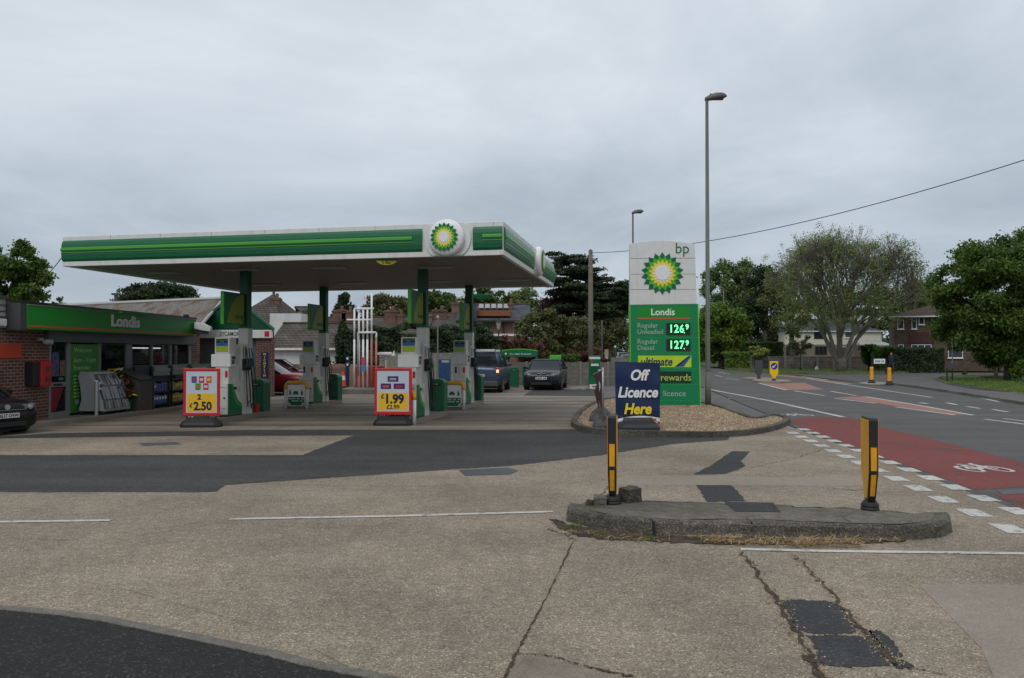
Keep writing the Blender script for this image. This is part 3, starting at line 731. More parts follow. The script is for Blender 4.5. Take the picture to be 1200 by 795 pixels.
# ================================================================ canopy
ZB, ZT = 3.85, 4.58
def onz(px, py, z): return G(px, py, z)
FL, FR, BR = onz(73, 312.5, ZB), onz(590, 298.9, ZB), onz(649, 336.6, ZB)
BL = FL + (BR - FR)
canopy = thing('petrol_canopy', 'big flat forecourt canopy with green striped white fascia on four columns', 'canopy')
def fascia(a, b, name, gap=None):
    """fascia of one side, from a to b, outward = right-hand side of b-a"""
    d = (b - a); Lx = d.length; ang = math.atan2(d.y, d.x)
    def pb(nm, x0, x1, y0, y1, z0, z1, m, **k):
        o = MB().box(x0, x1, y0, y1, z0, z1).build(nm, m, canopy, **k); o.location = (a.x, a.y, 0); o.rotation_euler = (0, 0, ang); return o
    pb('fascia', 0, Lx, -.0, .10, ZB, ZT, M_dwhite, bevel=.01)
    segs = [(0.02, Lx - .02)] if not gap else [(0.02, gap - .58), (gap + .58, Lx - .02)]
    for s0, s1 in segs:
        mb = MB()
        # shallow curved green band (three slopes)
        prof = [(-.004, 3.965), (-.035, 4.02), (-.05, 4.12), (-.05, 4.34), (-.035, 4.42), (-.004, 4.475)]
        mb.loft([[(s, y, z) for y, z in prof] for s in (s0, s1)]); o = mb.build('green_band', M_bandg, canopy, smooth=False)
        o.location = (a.x, a.y, 0); o.rotation_euler = (0, 0, ang)
        e0 = s0 + (0 if s0 < .1 else .22); e1 = s1 - (0 if s1 > Lx - .1 else .22)
        pb('light_stripe', e0, e1, -.085, -.03, 4.225, 4.30, M_stripe, bevel=.012)
        pb('stripe_shadow_gap', e0 + .03, e1 - .03, -.075, -.03, 4.195, 4.224, M_bpd)
        pb('light_stripe', e0, e1, -.066, -.03, 4.168, 4.194, M_stripe)
    # panel joints
    k = 1.35
    while k < Lx - .2:
        if not gap or abs(k - gap) > .6: pb('panel_joint', k - .003, k + .003, -.052, -.049, 4.125, 4.165, M_bpd); pb('panel_joint', k - .003, k + .003, -.052, -.049, 4.305, 4.335, M_bpd); pb('panel_joint', k - .003, k + .003, -.003, .0, ZT - .10, ZT - .005, M_grey)
        k += 1.36
    return a, d.normalized(), ang
M_bandg = mat('band_green', (.006, .115, .045), .35, .06, coat=.1)
M_stripe = mat('stripe_green', (.07, .34, .035), .35, .03)
def s_on(a, b, px):
    d = (b - a).normalized(); k = (px - 600) / F
    return (k * a.y - a.x) / (d.x - k * d.y)
gf = s_on(FL, FR, 524.5); gs = s_on(FR, BR, 628.5)
fascia(FL, FR, 'front', gf); fascia(FR, BR, 'side', gs); fascia(BR, BL, 'back'); fascia(BL, FL, 'left')
def lerp4(u, v): return FL.lerp(FR, u).lerp(BL.lerp(BR, u), v)
mb = MB(); nU, nV = 12, 9
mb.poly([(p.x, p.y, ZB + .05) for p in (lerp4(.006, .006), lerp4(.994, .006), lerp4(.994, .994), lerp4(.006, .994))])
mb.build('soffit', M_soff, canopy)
mb = MB()
for i in range(1, 30):
    a, b = lerp4(i / 30, .01), lerp4(i / 30, .99); s = Vector((.006, 0, 0))
    mb.poly([(q.x, q.y, ZB + .046) for q in (a - s, a + s, b + s, b - s)])
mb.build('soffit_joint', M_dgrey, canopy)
MB().poly([(p.x, p.y, ZT - .06) for p in (FL, FR, BR, BL)]).build('roof', M_dwhite, canopy)
for u, v in ((.12, .25), (.34, .22), (.56, .22), (.80, .28), (.2, .72), (.46, .72), (.70, .72), (.92, .72)):
    p = lerp4(u, v); mb = MB(); mb.box(-.45, .45, -.16, .16, ZB + .015, ZB + .045)
    o = mb.build('light_fitting', M_lgrey, canopy); o.location = (p.x, p.y, 0); o.rotation_euler = (0, 0, R(-10))
def boss(a, d, ang, s):
    p = a + d * s
    root = bpy.data.objects.new('round_badge', None); COL.objects.link(root); root.parent = canopy; root.location = (p.x, p.y, 4.245); root.rotation_euler = (0, 0, ang)
    mb = MB(); n = 40; pts = []
    for k in range(n):
        w_ = 2 * math.pi * k / n; pts.append((.535 * math.cos(w_), -.03, max(-.385, min(.335, .5 * math.sin(w_)))))
    mb.prism(pts, (0, .03, 0)); mb.build('backing', M_dwhite, root, bevel=.008)
    MB().lathe([(.40, -.02), (.405, -.08), (.395, -.13), (.36, -.165), (.27, -.19), (.001, -.2)], (0, 0, 0), 40, 'y').build('dome', M_white, root, smooth=True)
    helios(root, (-.02, -.205, .0), .325, thick=.005)
for (a, b, s) in ((FL, FR, gf), (FR, BR, gs)):
    d = (b - a).normalized(); boss(a, d, math.atan2(d.y, d.x), s)

# island corners (near right corner on the ground), pump offset along the island, column offset
RZ = -R(9.65); U = Vector((math.cos(RZ), math.sin(RZ), 0)); V = Vector((-U.y, U.x, 0))
ISL = [('A', G(257, 497), .42, 1.62, 2.85), ('B', G(363, 479), .30, 1.50, 2.85), ('C', G(489, 497.5), -.02, 1.10, 3.15), ('D', G(546, 480), .10, 1.22, 2.85)]
WH = {'A': ('front left', 'behind the red and yellow £2.50 board'), 'B': ('rear left', 'beside the red parked car'), 'C': ('front centre', 'behind the red and yellow £1.99 board'), 'D': ('rear centre', 'beside the blue four wheel drive')}
DES = {'A': ('nearest the shop', 'behind the board priced 2.50'), 'B': ('in front of the red car', 'in front of the red car'),
       'C': ('behind the board priced 1.99', 'behind the board priced 1.99'), 'D': ('next to the blue car', 'next to the blue car')}
for key, o0, a0, c0_, ln in ISL:
    # column as part of the canopy
    P = o0 + V * (c0_ + .0) + U * (-.17)
    col = MB().box(-.115, .115, -.115, .115, 2.40, ZB + .05).build('column', M_bpd, canopy, bevel=.01); col.location = P; col.rotation_euler = (0, 0, RZ)
    cl = MB().box(-.135, .135, -.135, .135, .13, 2.38).build('column_cladding', M_off, canopy, bevel=.01); cl.location = P; cl.rotation_euler = (0, 0, RZ)
    cl = MB().box(-.13, .13, -.13, .13, 2.383, 2.44).build('collar', M_bpg, canopy, bevel=.01); cl.location = P; cl.rotation_euler = (0, 0, RZ)
    # kerb island
    mb = MB(); w_ = .92
    pts = [(-.0, .12, 0), (-.06, .03, 0), (-.2, 0, 0), (-w_ + .2, 0, 0), (-w_ + .06, .03, 0), (-w_, .12, 0), (-w_, ln - .12, 0), (-w_ + .12, ln, 0), (-.12, ln, 0), (0, ln - .12, 0)]
    mb.prism([(p[0], p[1], -.02) for p in pts], (0, 0, .155))
    for k in (.9, 1.8, 2.6): mb.box(-.01, .002, k - .004, k + .004, 0, .13)
    o = mb.build('pump_island', M_slab2, None, bevel=.02); o.location = o0; o.rotation_euler = (0, 0, RZ)
    tag(o, 'raised concrete island under the fuel pump %s' % DES[key][0], 'pump island', 'pump islands')
def make_pump():
    r = thing('fuel_pump', '', 'fuel pump', group='fuel pumps')
    z0 = .135
    mb = MB().box(-.52, -.03, 0, .78, z0, z0 + .05, 0); mb.build('plinth', M_bpd, r)
    MB().box(-.50, -.035, .01, .77, z0 + .05, .97).build('cabinet', M_off, r, bevel=.012)
    MB().box(-.503, -.499, .012, .768, .56, .568).build('seam', M_dgrey, r); MB().box(-.485, -.05, .006, .0095, .86, .868).build('seam', M_dgrey, r); MB().box(-.485, -.05, .006, .0095, .34, .347).build('seam', M_dgrey, r)
    MB().box(-.44, -.34, .005, .0095, .72, .80).build('safety_label', M_yel, r); MB().box(-.13, -.09, .003, .0095, .58, .63).build('lock', M_black, r)
    # side skirt: green with a white swoosh
    MB().box(-.034, -.022, .03, .75, z0 + .055, .965).build('side_panel', M_off, r, bevel=.003)
    pts = [(-.0218, .03, z0 + .06), (-.0218, .745, z0 + .06), (-.0218, .745, .44)] + [(-.0218, .30 + .445 * (1 - t) ** 1.0 - .06 * math.sin(t * math.pi), .44 + .52 * t ** 1.5) for t in [k / 8 for k in range(1, 9)]][:-1] + [(-.0218, .27, .96), (-.0218, .03, .96)]
    g_ = MB().prism(pts, (.004, 0, 0)).build('green_graphic', M_bpg, r)
    pts2 = []
    for k in range(13):
        t = k / 12; pts2.append((.27 + .475 * (1 - t) - .09 * math.sin(t * math.pi), .42 + .54 * t ** 1.5))
    mb = MB()
    for (y1, z1), (y2, z2) in zip(pts2, pts2[1:]): mb.poly([(-.0170, y1, z1), (-.0170, y2, z2), (-.0170, y2 - .07, z2 - .02), (-.0170, y1 - .05, z1 - .07)])
    mb.build('lime_edge', M_lime, r, fix=False)
    helios(r, (-.018, .62, .80), .06, 'emblem', R(90), .002)
    MB().box(-.02, -.012, .30, .46, .80, .87).build('notice', M_navy, r)
    MB().box(-.42, -.06, .12, .70, .97, 1.42).build('neck', M_off, r, bevel=.01)
    bx = MB().box(-.53, .0, .10, .40, 1.375, 1.70).build('payment_box', M_dwhite, r, bevel=.02)
    MB().box(.001, .008, .14, .36, 1.45, 1.66).build('keypad_surround', M_lgrey, bx)
    mb = MB()
    for i in range(3):
        for j in range(3): mb.box(.008, .016, .17 + i * .035, .195 + i * .035, 1.46 + j * .03, 1.483 + j * .03)
    mb.box(.008, .012, .17, .33, 1.58, 1.64); mb.build('keypad', M_black, bx)
    MB().box(-.46, -.06, .16, .52, 1.70, 2.12).build('display_head', M_off, r, bevel=.015)
    for nm, za, zb, m in (('header', 2.045, 2.095, M_bpg), ('price_display', 1.985, 2.042, M_black), ('litre_display', 1.91, 1.98, M_blue), ('fuel_grades', 1.76, 1.905, M_limey)):
        MB().box(-.42, -.10, .150, .158, za, zb).build(nm, m, r)
    text('122.9', .05, (-.26, .148, 2.013), M_lgrey, r, 'digits', .001)
    MB().box(-.40, -.34, .118, .122, 1.10, 1.30).build('notice', M_navy, r)
    MB().box(-.15, -.08, .114, .119, 1.12, 1.28).build('notice', M_red2, r)
    # hose tower beyond the cabinet
    MB().box(-.32, -.05, .80, 1.04, z0, 1.95).build('hose_tower', M_off, r, bevel=.012)
    # nozzle holsters, nozzles and hoses on the tower's side
    for k, yy in enumerate((.84, .98, 1.12)):
        MB().box(-.05, .03, yy - .05, yy + .05, 1.28, 1.58).build('nozzle_holster', M_black, r, bevel=.01)
        nz = MB(); nz.box(.03, .085, yy - .022, yy + .022, 1.36, 1.42); nz.tube([(.06, yy, 1.40), (.07, yy, 1.50), (.05, yy, 1.60)], [.022, .018, .012], 8)
        nz.tube([(.06, yy, 1.38), (.11, yy, 1.36), (.115, yy, 1.46), (.07, yy, 1.50)], .007, 6)
        nz.build('nozzle', [M_dgrey, M_bpg, M_dgrey][k], r)
        pts = []
        for i in range(17):
            t = i / 16; a = math.pi * 2 * t
            pts.append((.04 + .06 * math.sin(math.pi * t), yy + (.04 + .055 * k) * math.sin(a) + (.10 + .06 * k) * math.sin(math.pi * t), 1.86 - 1.5 * math.sin(math.pi * t * .5) ** 1.5 * 1 if t < .55 else .42 + (t - .55) / .45 * .92))
        for i in range(len(pts)):
            t = i / 16
            z = 1.86 + (.33 - .05 * k - 1.86) * math.sin(math.pi * min(t / .62, 1) / 2) ** 1.3 if t <= .62 else (.33 - .05 * k) + (1.36 - .33) * (1 - math.cos(math.pi * (t - .62) / .38 / 2))
            y_ = yy + (.07 + .05 * k) * math.sin(math.pi * t) * (1 if t < .62 else 1) + (.12 * math.sin(math.pi * t) ** 2) * (1 if t < .5 else -.4)
            pts[i] = (.035 + .05 * math.sin(math.pi * t), y_, z)
        MB().tube(pts, .013, 7).build('hose', M_black, r, smooth=True)
    mb = MB()
    for k, m_ in enumerate((.86, .97, 1.08)): mb.box(-.048, -.042, m_ - .015, m_ + .015, 1.62, 1.90, k)
    mb.build('grade_strip', [M_blue, M_black, M_red2], r)
    return r
pump = make_pump()
def make_hoop():
    r = thing('safety_hoop', '', 'safety hoop', group='hoop barriers')
    def hp(z): return [(-.0, 0, 0), (0, 0, z)]
    mb = MB(); x0, x1, zt, rr_ = -.75, -.05, .86, .14
    for xx in (x0, x1): mb.tube([(xx, 0, -.02), (xx, 0, .60)], .05, 14)
    mb.build('white_leg', M_dwhite, r, smooth=True)
    pts = [(x0, 0, .60)] + [(x0 + rr_ - rr_ * math.cos(a), 0, zt - rr_ + rr_ * math.sin(a) - .05) for a in [math.pi / 2 * k / 5 for k in range(6)]] + \
          [(x1 - rr_ + rr_ * math.sin(a), 0, zt - rr_ + rr_ * math.cos(a) - .05) for a in [math.pi / 2 * k / 5 for k in range(6)]] + [(x1, 0, .60)]
    MB().tube(pts, .052, 14).build('yellow_top', M_amber, r, smooth=True)
    bd = MB().box(-.68, -.12, -.014, .0, .08, .74).build('notice_board', M_white, r, bevel=.01)
    MB().box(-.665, -.135, -.019, -.015, .10, .36).build('green_panel', M_bpg, bd)
    mb = MB()
    # pictograms: person, car, fuel can
    mb.lathe([(.022, 0), (.022, -.004)], (-.60, -.016, .56), 12, 'y'); mb.box(-.62, -.58, -.02, -.015, .42, .535); mb.box(-.575, -.565, -.02, -.015, .44, .55)
    mb.box(-.50, -.32, -.02, -.015, .45, .50); mb.prism([(-.48, -.015, .50), (-.34, -.015, .50), (-.365, -.015, .55), (-.455, -.015, .55)], (0, -.005, 0))
    mb.box(-.485, -.45, -.02, -.015, .425, .45); mb.box(-.37, -.335, -.02, -.015, .425, .45)
    mb.box(-.24, -.18, -.02, -.015, .42, .53); mb.box(-.225, -.195, -.02, -.015, .53, .57)
    mb.build('pictograms', M_bpg, bd)
    mb = MB(); rd = random.Random(4)
    for zz_, n_, st in ((.31, 11, -.64), (.24, 8, -.54)):
        for k in range(n_):
            if k in (5, 8): continue
            mb.box(st + k * .046, st + k * .046 + .028, -.0225, -.0195, zz_ - .02, zz_ + .02)
    mb.prism([(-.65, -.0195, .12), (-.56, -.0195, .12), (-.65, -.0195, .20)], (0, -.003, 0)); mb.prism([(-.15, -.0195, .12), (-.24, -.0195, .12), (-.15, -.0195, .20)], (0, -.003, 0))
    mb.build('notice_text', M_dwhite, bd)
    return r
hoop = make_hoop()
def make_bin():
    r = thing('forecourt_bin', '', 'bin', group='green forecourt bins')
    pts = [(-.0, .0, 0), (0, 0, .78), (-.04, 0, .85), (-.12, 0, .88), (-.35, 0, .88), (-.43, 0, .85), (-.47, 0, .78), (-.47, 0, 0)]
    b = MB().prism([(p[0], p[1], p[2] + .135) for p in pts], (0, .42, 0)).build('body', M_bpg2, r, bevel=.02)
    MB().box(-.37, -.10, -.006, .002, .82, .90).build('opening', M_black, r, bevel=.01)
    MB().box(-.30, -.17, -.016, .0, .86, .885).build('flap_handle', M_lgrey, r, bevel=.004)
    MB().box(-.478, .008, -.008, .428, .135, .17).build('base', M_bpd, r, bevel=.006)
    return r
M_bpg2 = mat('bin_green', (.003, .105, .042), .45, .08)
gbin = make_bin()
def make_flag():
    r = thing('flag_sign', '', 'sign', group='projecting green and lime signs on the canopy columns')
    # local: x across, y along the island toward the column (0 = near edge)
    MB().box(-.05, .05, 0, 1.02, 0, .82).build('casing', M_bpg, r, bevel=.012)
    MB().box(-.045, .045, -.02, .0, -.005, .825).build('bright_green_edge', M_lime, r, bevel=.01)  # near edge strip in its own plain bright green
    for s in (-1, 1):
        pts = [(s * .052, 1.0, .03), (s * .052, .14, .03)] + [(s * .052, .14 + .86 * (1 - math.cos(t)) ** .9, .03 + .76 * math.sin(t)) for t in [math.pi / 2 * k / 10 for k in range(1, 11)]]
        MB().prism(pts, (s * .004, 0, 0)).build('lime_swoosh', M_olive, r)
    text('ultimate', .17, (.0572, .74, .20), M_bpd, r, 'lettering', .001, .15, .004, .8, rz=R(90))
    MB().box(-.03, .03, 1.02, 1.08, .60, .66).build('bracket', M_dgrey, r); MB().box(-.03, .03, 1.02, 1.08, .15, .21).build('bracket', M_dgrey, r)
    return r
flag = make_flag()
for i, (key, o0, a0, c0_, ln) in enumerate(ISL):
    q = lambda t: t if i == 0 else dup(t)
    for src, off, lab in ((pump, U * -.0 + V * a0, 'green and grey fuel pump with black hoses %s' % DES[key][1]),
                          (hoop, V * -.10, 'yellow topped hoop barrier at the pump %s' % DES[key][0]),
                          (gbin, V * (ln - .5) + U * -.01, 'green bin on the pump island %s' % DES[key][0]),
                          (flag, V * (c0_ - 1.08 - .115) + U * -.17, 'green and lime column sign over the pump %s' % DES[key][0])):
        t = src if i == 0 else dup(src)
        p = o0 + off; t.location = (p.x, p.y, 2.46 if src is flag else 0); t.rotation_euler = (0, 0, RZ); t['label'] = lab
# red hose-end bucket etc. beside the bins
for p_ in (ISL[0][1] + V * 2.1 + U * -.1,):
    o = MB().lathe([(.07, .135), (.09, .35), (.095, .36)], (0, 0, 0), 14).build('fire_bucket', M_red2); o.location = (p_.x, p_.y, 0)
    tag(o, 'small red bucket standing beside the green bin nearest the shop', 'bucket')

# round hanging bay signs under the canopy
def bay(px, pyt, r_, m1, lab, z_top=ZB + .0):
    c = G(px, pyt, ZB); t = thing('hanging_sign', lab, 'sign', (c.x, c.y, ZB))
    pts = [(r_ * math.cos(math.pi + math.pi * k / 20), 0, r_ * .55 * math.sin(math.pi + math.pi * k / 20)) for k in range(21)]
    MB().prism(pts, (0, .03, 0)).build('half_disc', m1, t); MB().box(-r_, r_, -.004, .0, -.045, 0).build('green_edge', M_bpg, t)
    return t
t = bay(453, 303.5, .25, M_yel, 'yellow half round sign hanging under the front canopy edge'); text('S Ban', .09, (0, -.006, -.085), M_bpg, t, 'lettering', .001, bold=.002)
bay(564, 345, .34, M_bpd, 'dark green half round sign hanging under the canopy behind the rear column')

# ================================================================ price totem
YT = 26.0
def tx(px): return (px - 738.5) / (F / YT)        # local x from the left edge
def tz(py): return Z(py, YT)
tot_ = thing('price_totem', 'tall white and green fuel price sign with sunburst emblem on the gravel bed', 'price sign', (X(738.5, YT), YT, 0), R(-2))
n = 14
topc = [(tx(738.5) + (tx(814) - tx(738.5)) * k / n, tz(288 - 6.0 * math.sin(math.pi * (.12 + .80 * k / n)))) for k in range(n + 1)]
mb = MB(); pts = [(x, 0, z) for x, z in topc][::-1] + [(tx(738.5), 0, tz(357.5)), (tx(816.2), 0, tz(356.5))]
mb.prism([(p[0], p[1], p[2]) for p in pts], (0, .34, 0)); mb.build('white_head', M_dwhite, tot_, bevel=.01)
M_bpt = mat('totem_green', (.003, .205, .070), .35, .03)
MB().prism([(tx(738.7), -.006, tz(357.7)), (tx(817), -.006, tz(356.6)), (tx(819.5), -.006, .03), (tx(739.5), -.006, .03)], (0, .352, 0)).build('green_body', M_bpt, tot_, bevel=.006)
M_tlime = mat('totem_edge', (.13, .50, .04), .35, .03)
MB().prism([(tx(817), -.012, tz(356.6)), (tx(818.3), -.012, tz(356.6)), (tx(820.8), -.012, .05), (tx(819.4), -.012, .05)], (0, .36, 0)).build('lime_edge', M_tlime, tot_)
MB().prism([(tx(737.9), -.012, tz(357.7)), (tx(738.8), -.012, tz(357.7)), (tx(739.8), -.012, .05), (tx(738.6), -.012, .05)], (0, .36, 0)).build('lime_edge', M_tlime, tot_)
for py in (303, 321.5, 339.5): MB().box(tx(739), tx(814.6), -.004, .0, tz(py) - .006, tz(py) + .006).build('panel_joint', M_grey, tot_)
for py in (376.5, 396, 414.2, 432.2, 450.8, 469.5): MB().box(tx(739.5), tx(818), -.010, -.005, tz(py) - .009, tz(py) + .009).build('row_line', mat('row_green', (.02, .28, .07), .4), tot_)
M_tlond = mat('totem_shop_green', (.012, .23, .018), .4, .03)
MB().box(tx(746.5), tx(808), -.016, -.006, tz(374), tz(360)).build('name_panel', M_tlond, tot_); MB().box(tx(746.5), tx(808), -.018, -.015, tz(374.5), tz(372.8)).build('orange_underline', M_orange, tot_)
text('Londis', .29, (tx(776.5), -.018, tz(366.3)), M_white, tot_, bold=.006, xs=.98)
text('bp', .48, (tx(799.5), -.003, tz(292)), M_bpg, tot_, xs=.95)
helios(tot_, (tx(776.2), -.01, tz(320.7)), .665, 'emblem', 0, .008)
for i, (s, py) in enumerate((('Regular', 381.8), ('Unleaded', 389.2), ('Regular', 400.5), ('Diesel', 408))): text(s, .215, (tx(746.5), -.008, tz(py)), mat('faded_letter', (.35, .45, .38), .5), tot_, align='LEFT')
for py, s in ((386, '126'), (404.7, '127')):
    sc_ = MB().box(tx(780.5), tx(808.6), -.016, -.006, tz(py + 7), tz(py - 7)).build('price_screen', M_black, tot_)
    text(s, .35, (tx(792.4), -.019, tz(py)), M_led, sc_, 'digits', .001, 0, .007, .84, space=1.12)
    text('9', .22, (tx(804.8), -.019, tz(py - 2.4)), M_led, sc_, 'digits', .001, 0, .008, .9)
    MB().box(tx(800.8), tx(801.8), -.020, -.017, tz(py + 4.8), tz(py + 3.6)).build('decimal_point', M_led, sc_)
    pass
bd = MB().box(tx(747.5), tx(809.5), -.016, -.006, tz(430.5), tz(417)).build('lime_panel', mat('ultimate_lime', (.48, .66, .018), .4), tot_)
text('ultimate', .36, (tx(768.5), -.018, tz(424.5)), M_navy, bd, shear=.2, bold=.008, xs=.85)
MB().prism([(tx(790), -.0165, tz(430)), (tx(798), -.0165, tz(430)), (tx(809), -.0165, tz(417.5)), (tx(806), -.0165, tz(417.5))], (0, -.003, 0)).build('blue_flash', M_navy, bd)
MB().prism([(tx(795), -.0165, tz(430)), (tx(800.5), -.0165, tz(430)), (tx(809), -.0165, tz(418.5)), (tx(808), -.0165, tz(417.5))], (0, -.004, 0)).build('light_flash', M_blue, bd)
bd = MB().box(tx(747.5), tx(809.5), -.016, -.006, tz(449), tz(435.5)).build('dark_panel', mat('rewards_dark', (.004, .03, .012), .4), tot_)
text('rewards', .30, (tx(791.5), -.018, tz(442.8)), mat('pale_lime', (.45, .6, .12), .5), bd, xs=.98)
text('licence', .26, (tx(776.5), -.008, tz(461.5)), mat('faded_letter', (.35, .45, .38), .5), tot_, align='LEFT')
MB().box(tx(745), tx(814), .06, .28, -.02, .05).build('footing', M_dgrey, tot_)

# ================================================================ pavement boards
def board_base(r, w_, d_, m, hb=.22):
    pts = []
    for (z, a, b) in ((0, 1, 1), (.06, 1, 1), (.12, .93, .85), (.2, .72, .4), (hb, .68, .25)):
        pts.append([(a * w_ / 2 * cx_, b * d_ / 2 * cy_, z) for cx_, cy_ in ((-1, -.7), (-.8, -1), (.8, -1), (1, -.7), (1, .7), (.8, 1), (-.8, 1), (-1, .7))])
    MB().loft(pts).build('base', m, r, bevel=.008)
def price_board(pxc, pyb, lab, w_, h_, rz, kind):
    c = G(pxc, pyb); r = thing('pavement_board', lab, 'pavement sign', (c.x, c.y + .22, 0), rz, 'red framed price boards')
    board_base(r, .90, .46, M_black)
    MB().box(-w_ * .42, -w_ * .38, -.02, .02, .18, .30).build('leg', M_black, r); MB().box(w_ * .38, w_ * .42, -.02, .02, .18, .30).build('leg', M_black, r)
    z0 = .25
    mb = MB(); f_ = .065
    mb.box(-w_ / 2, w_ / 2, -.03, .03, z0 + h_ - f_, z0 + h_); mb.box(-w_ / 2, w_ / 2, -.03, .03, z0, z0 + f_ + .02)
    mb.box(-w_ / 2, -w_ / 2 + f_, -.029, .029, z0 + f_ + .02, z0 + h_ - f_); mb.box(w_ / 2 - f_, w_ / 2, -.029, .029, z0 + f_ + .02, z0 + h_ - f_)
    mb.build('frame', M_red2, r, bevel=.012)
    x0, x1, za, zb = -w_ / 2 + f_, w_ / 2 - f_, z0 + f_ + .02, z0 + h_ - f_
    po = MB().box(x0, x1, -.018, .018, za, zb).build('poster', M_paper, r)
    zm = za + (zb - za) * .46
    MB().box(x0 + .03, x1 - .03, -.022, -.018, za + .03, zm).build('yellow_panel', M_yel2, po)
    if kind == 'A':
        text('2', .17, (-.05, -.024, zm - .085), M_navyt, po, bold=.006); text('£', .13, (-.24, -.024, za + .17), M_navyt, po, bold=.003)
        text('2.50', .27, (.03, -.024, za + .145), M_navyt, po, bold=.009, xs=.9)
        rd = random.Random(2)
        for k, (xx, zz_) in enumerate(((-.17, .83), (0, .83), (.17, .83), (-.08, .66), (.10, .66))):
            z_ = za + (zb - za) * zz_ - .03; cs = [M_blue, M_red2, M_orange, M_lond, M_red2][k]
            MB().box(xx - .06, xx + .06, -.023, -.018, z_ - .075, z_ + .075).build('packet_picture', cs, po)
            MB().box(xx - .04, xx + .04, -.025, -.023, z_ - .03, z_ + .03).build('packet_label', [M_red2, M_paper, M_yel2, M_orange, M_paper][k], po)
    else:
        text('£', .15, (-.25, -.024, zm - .09), M_navyt, po, bold=.004); text('1.99', .30, (.03, -.024, zm - .16), M_navyt, po, bold=.012, xs=.92)
        text('£2.99', .14, (.0, -.024, za + .10), M_navyt, po, bold=.002)
        for k, (xx, zz_, ww) in enumerate(((.0, .82, .26), (-.17, .64, .25), (.15, .64, .27))):
            z_ = za + (zb - za) * zz_ - .02
            MB().box(xx - ww / 2, xx + ww / 2, -.023, -.018, z_ - .065, z_ + .065).build('packet_picture', M_purple, po)
            MB().box(xx - ww * .3, xx + ww * .3, -.025, -.023, z_ - .03, z_ + .02).build('packet_label', [M_lgrey, M_orange, M_red2][k], po)
    return r
M_paper = mat('poster_paper', (.50, .56, .62), .3, .04, 3)
M_yel2 = mat('poster_yellow', (.74, .46, .02), .4, .06, 5)
M_navyt = mat('poster_text', (.012, .01, .04), .5)
M_purple = mat('purple_pack', (.06, .02, .14), .4, .1)
price_board(232, 501.5, 'red framed board reading 2 for 2.50 in front of the pump nearest the shop', .84, 1.12, R(3), 'A')
price_board(459, 499.5, 'red framed board reading 1.99 in front of the middle pump', .90, 1.12, R(-2), 'C')
# the blue board on the gravel
c = G(748, 503.5, .1)
r = thing('pavement_board', 'dark blue Off Licence Here board on a black base at the gravel edge', 'pavement sign', (c.x, c.y + .1, .09), R(3))
board_base(r, .90, .5, mat('base_rubber', (.02, .023, .028), .5, .1), .26)
w_ = .95; z0 = .17; h_ = 1.26
nx, nz = 10, 12
mb = MB()
def shp(u, v):
    x = -w_ / 2 + w_ * u + (-.02 * v + .035 * v * u); z = z0 + h_ * v + .03 * (1 - u) * v + .025 * math.sin(math.pi * u) * (1 - v) * 1.2
    y = -.03 + .012 * math.sin(u * 9 + v * 4) * (1 - v * .3) + .010 * math.sin(v * 13 + u * 3)
    return x, y, z
def sheet(v0, v1, yo, m, name, par, f0=None, f1=None):
    mb = MB(); g_ = []
    for i in range(nx + 1):
        row = []
        for j in range(nz + 1):
            u = i / nx; a = f0(u) if f0 else v0; b = f1(u) if f1 else v1; v = a + (b - a) * j / nz
            x, y, z = shp(u, v); mb.v.append((x, y + yo, z)); row.append(len(mb.v) - 1)
        g_.append(row)
    for i in range(nx):
        for j in range(nz): mb.f.append([g_[i][j], g_[i + 1][j], g_[i + 1][j + 1], g_[i][j + 1]]); mb.m.append(0)
    return mb.build(name, m, par, smooth=True, fix=False)
MB().box(-w_ / 2 + .02, w_ / 2 - .02, -.010, .014, z0 + .02, z0 + h_ - .01).build('back_panel', M_dgrey, r)
ban = sheet(0, 1, 0, mat('banner_navy', (.008, .022, .075), .38, .18, 3), 'banner', r)
swf = lambda u: .050 + .028 * math.sin((u - .1) * 3.0)
sheet(0, 0, -.003, M_white, 'white_swoosh', ban, lambda u: 0, swf)
for s, py, m, xo in (('Off', 440.5, M_white, 0.01), ('Licence', 460.5, M_white, -.01), ('Here', 480.0, M_yel, -.015)):
    text(s, .315, (xo - .0, -.050, (Z(py, c.y) - .09)), m, ban, ext=.002, shear=.22, bold=.010, xs=.90)
text('bwg', .07, (.33, -.052, z0 + .055), M_red2, ban, ext=.002, shear=.2, bold=.004)
MB().box(-w_ / 2, -w_ / 2 + .03, -.02, .02, z0 - .05, z0 + .06).build('leg', M_dgrey, r); MB().box(w_ / 2 - .03, w_ / 2, -.02, .02, z0 - .05, z0 + .06).build('leg', M_dgrey, r)
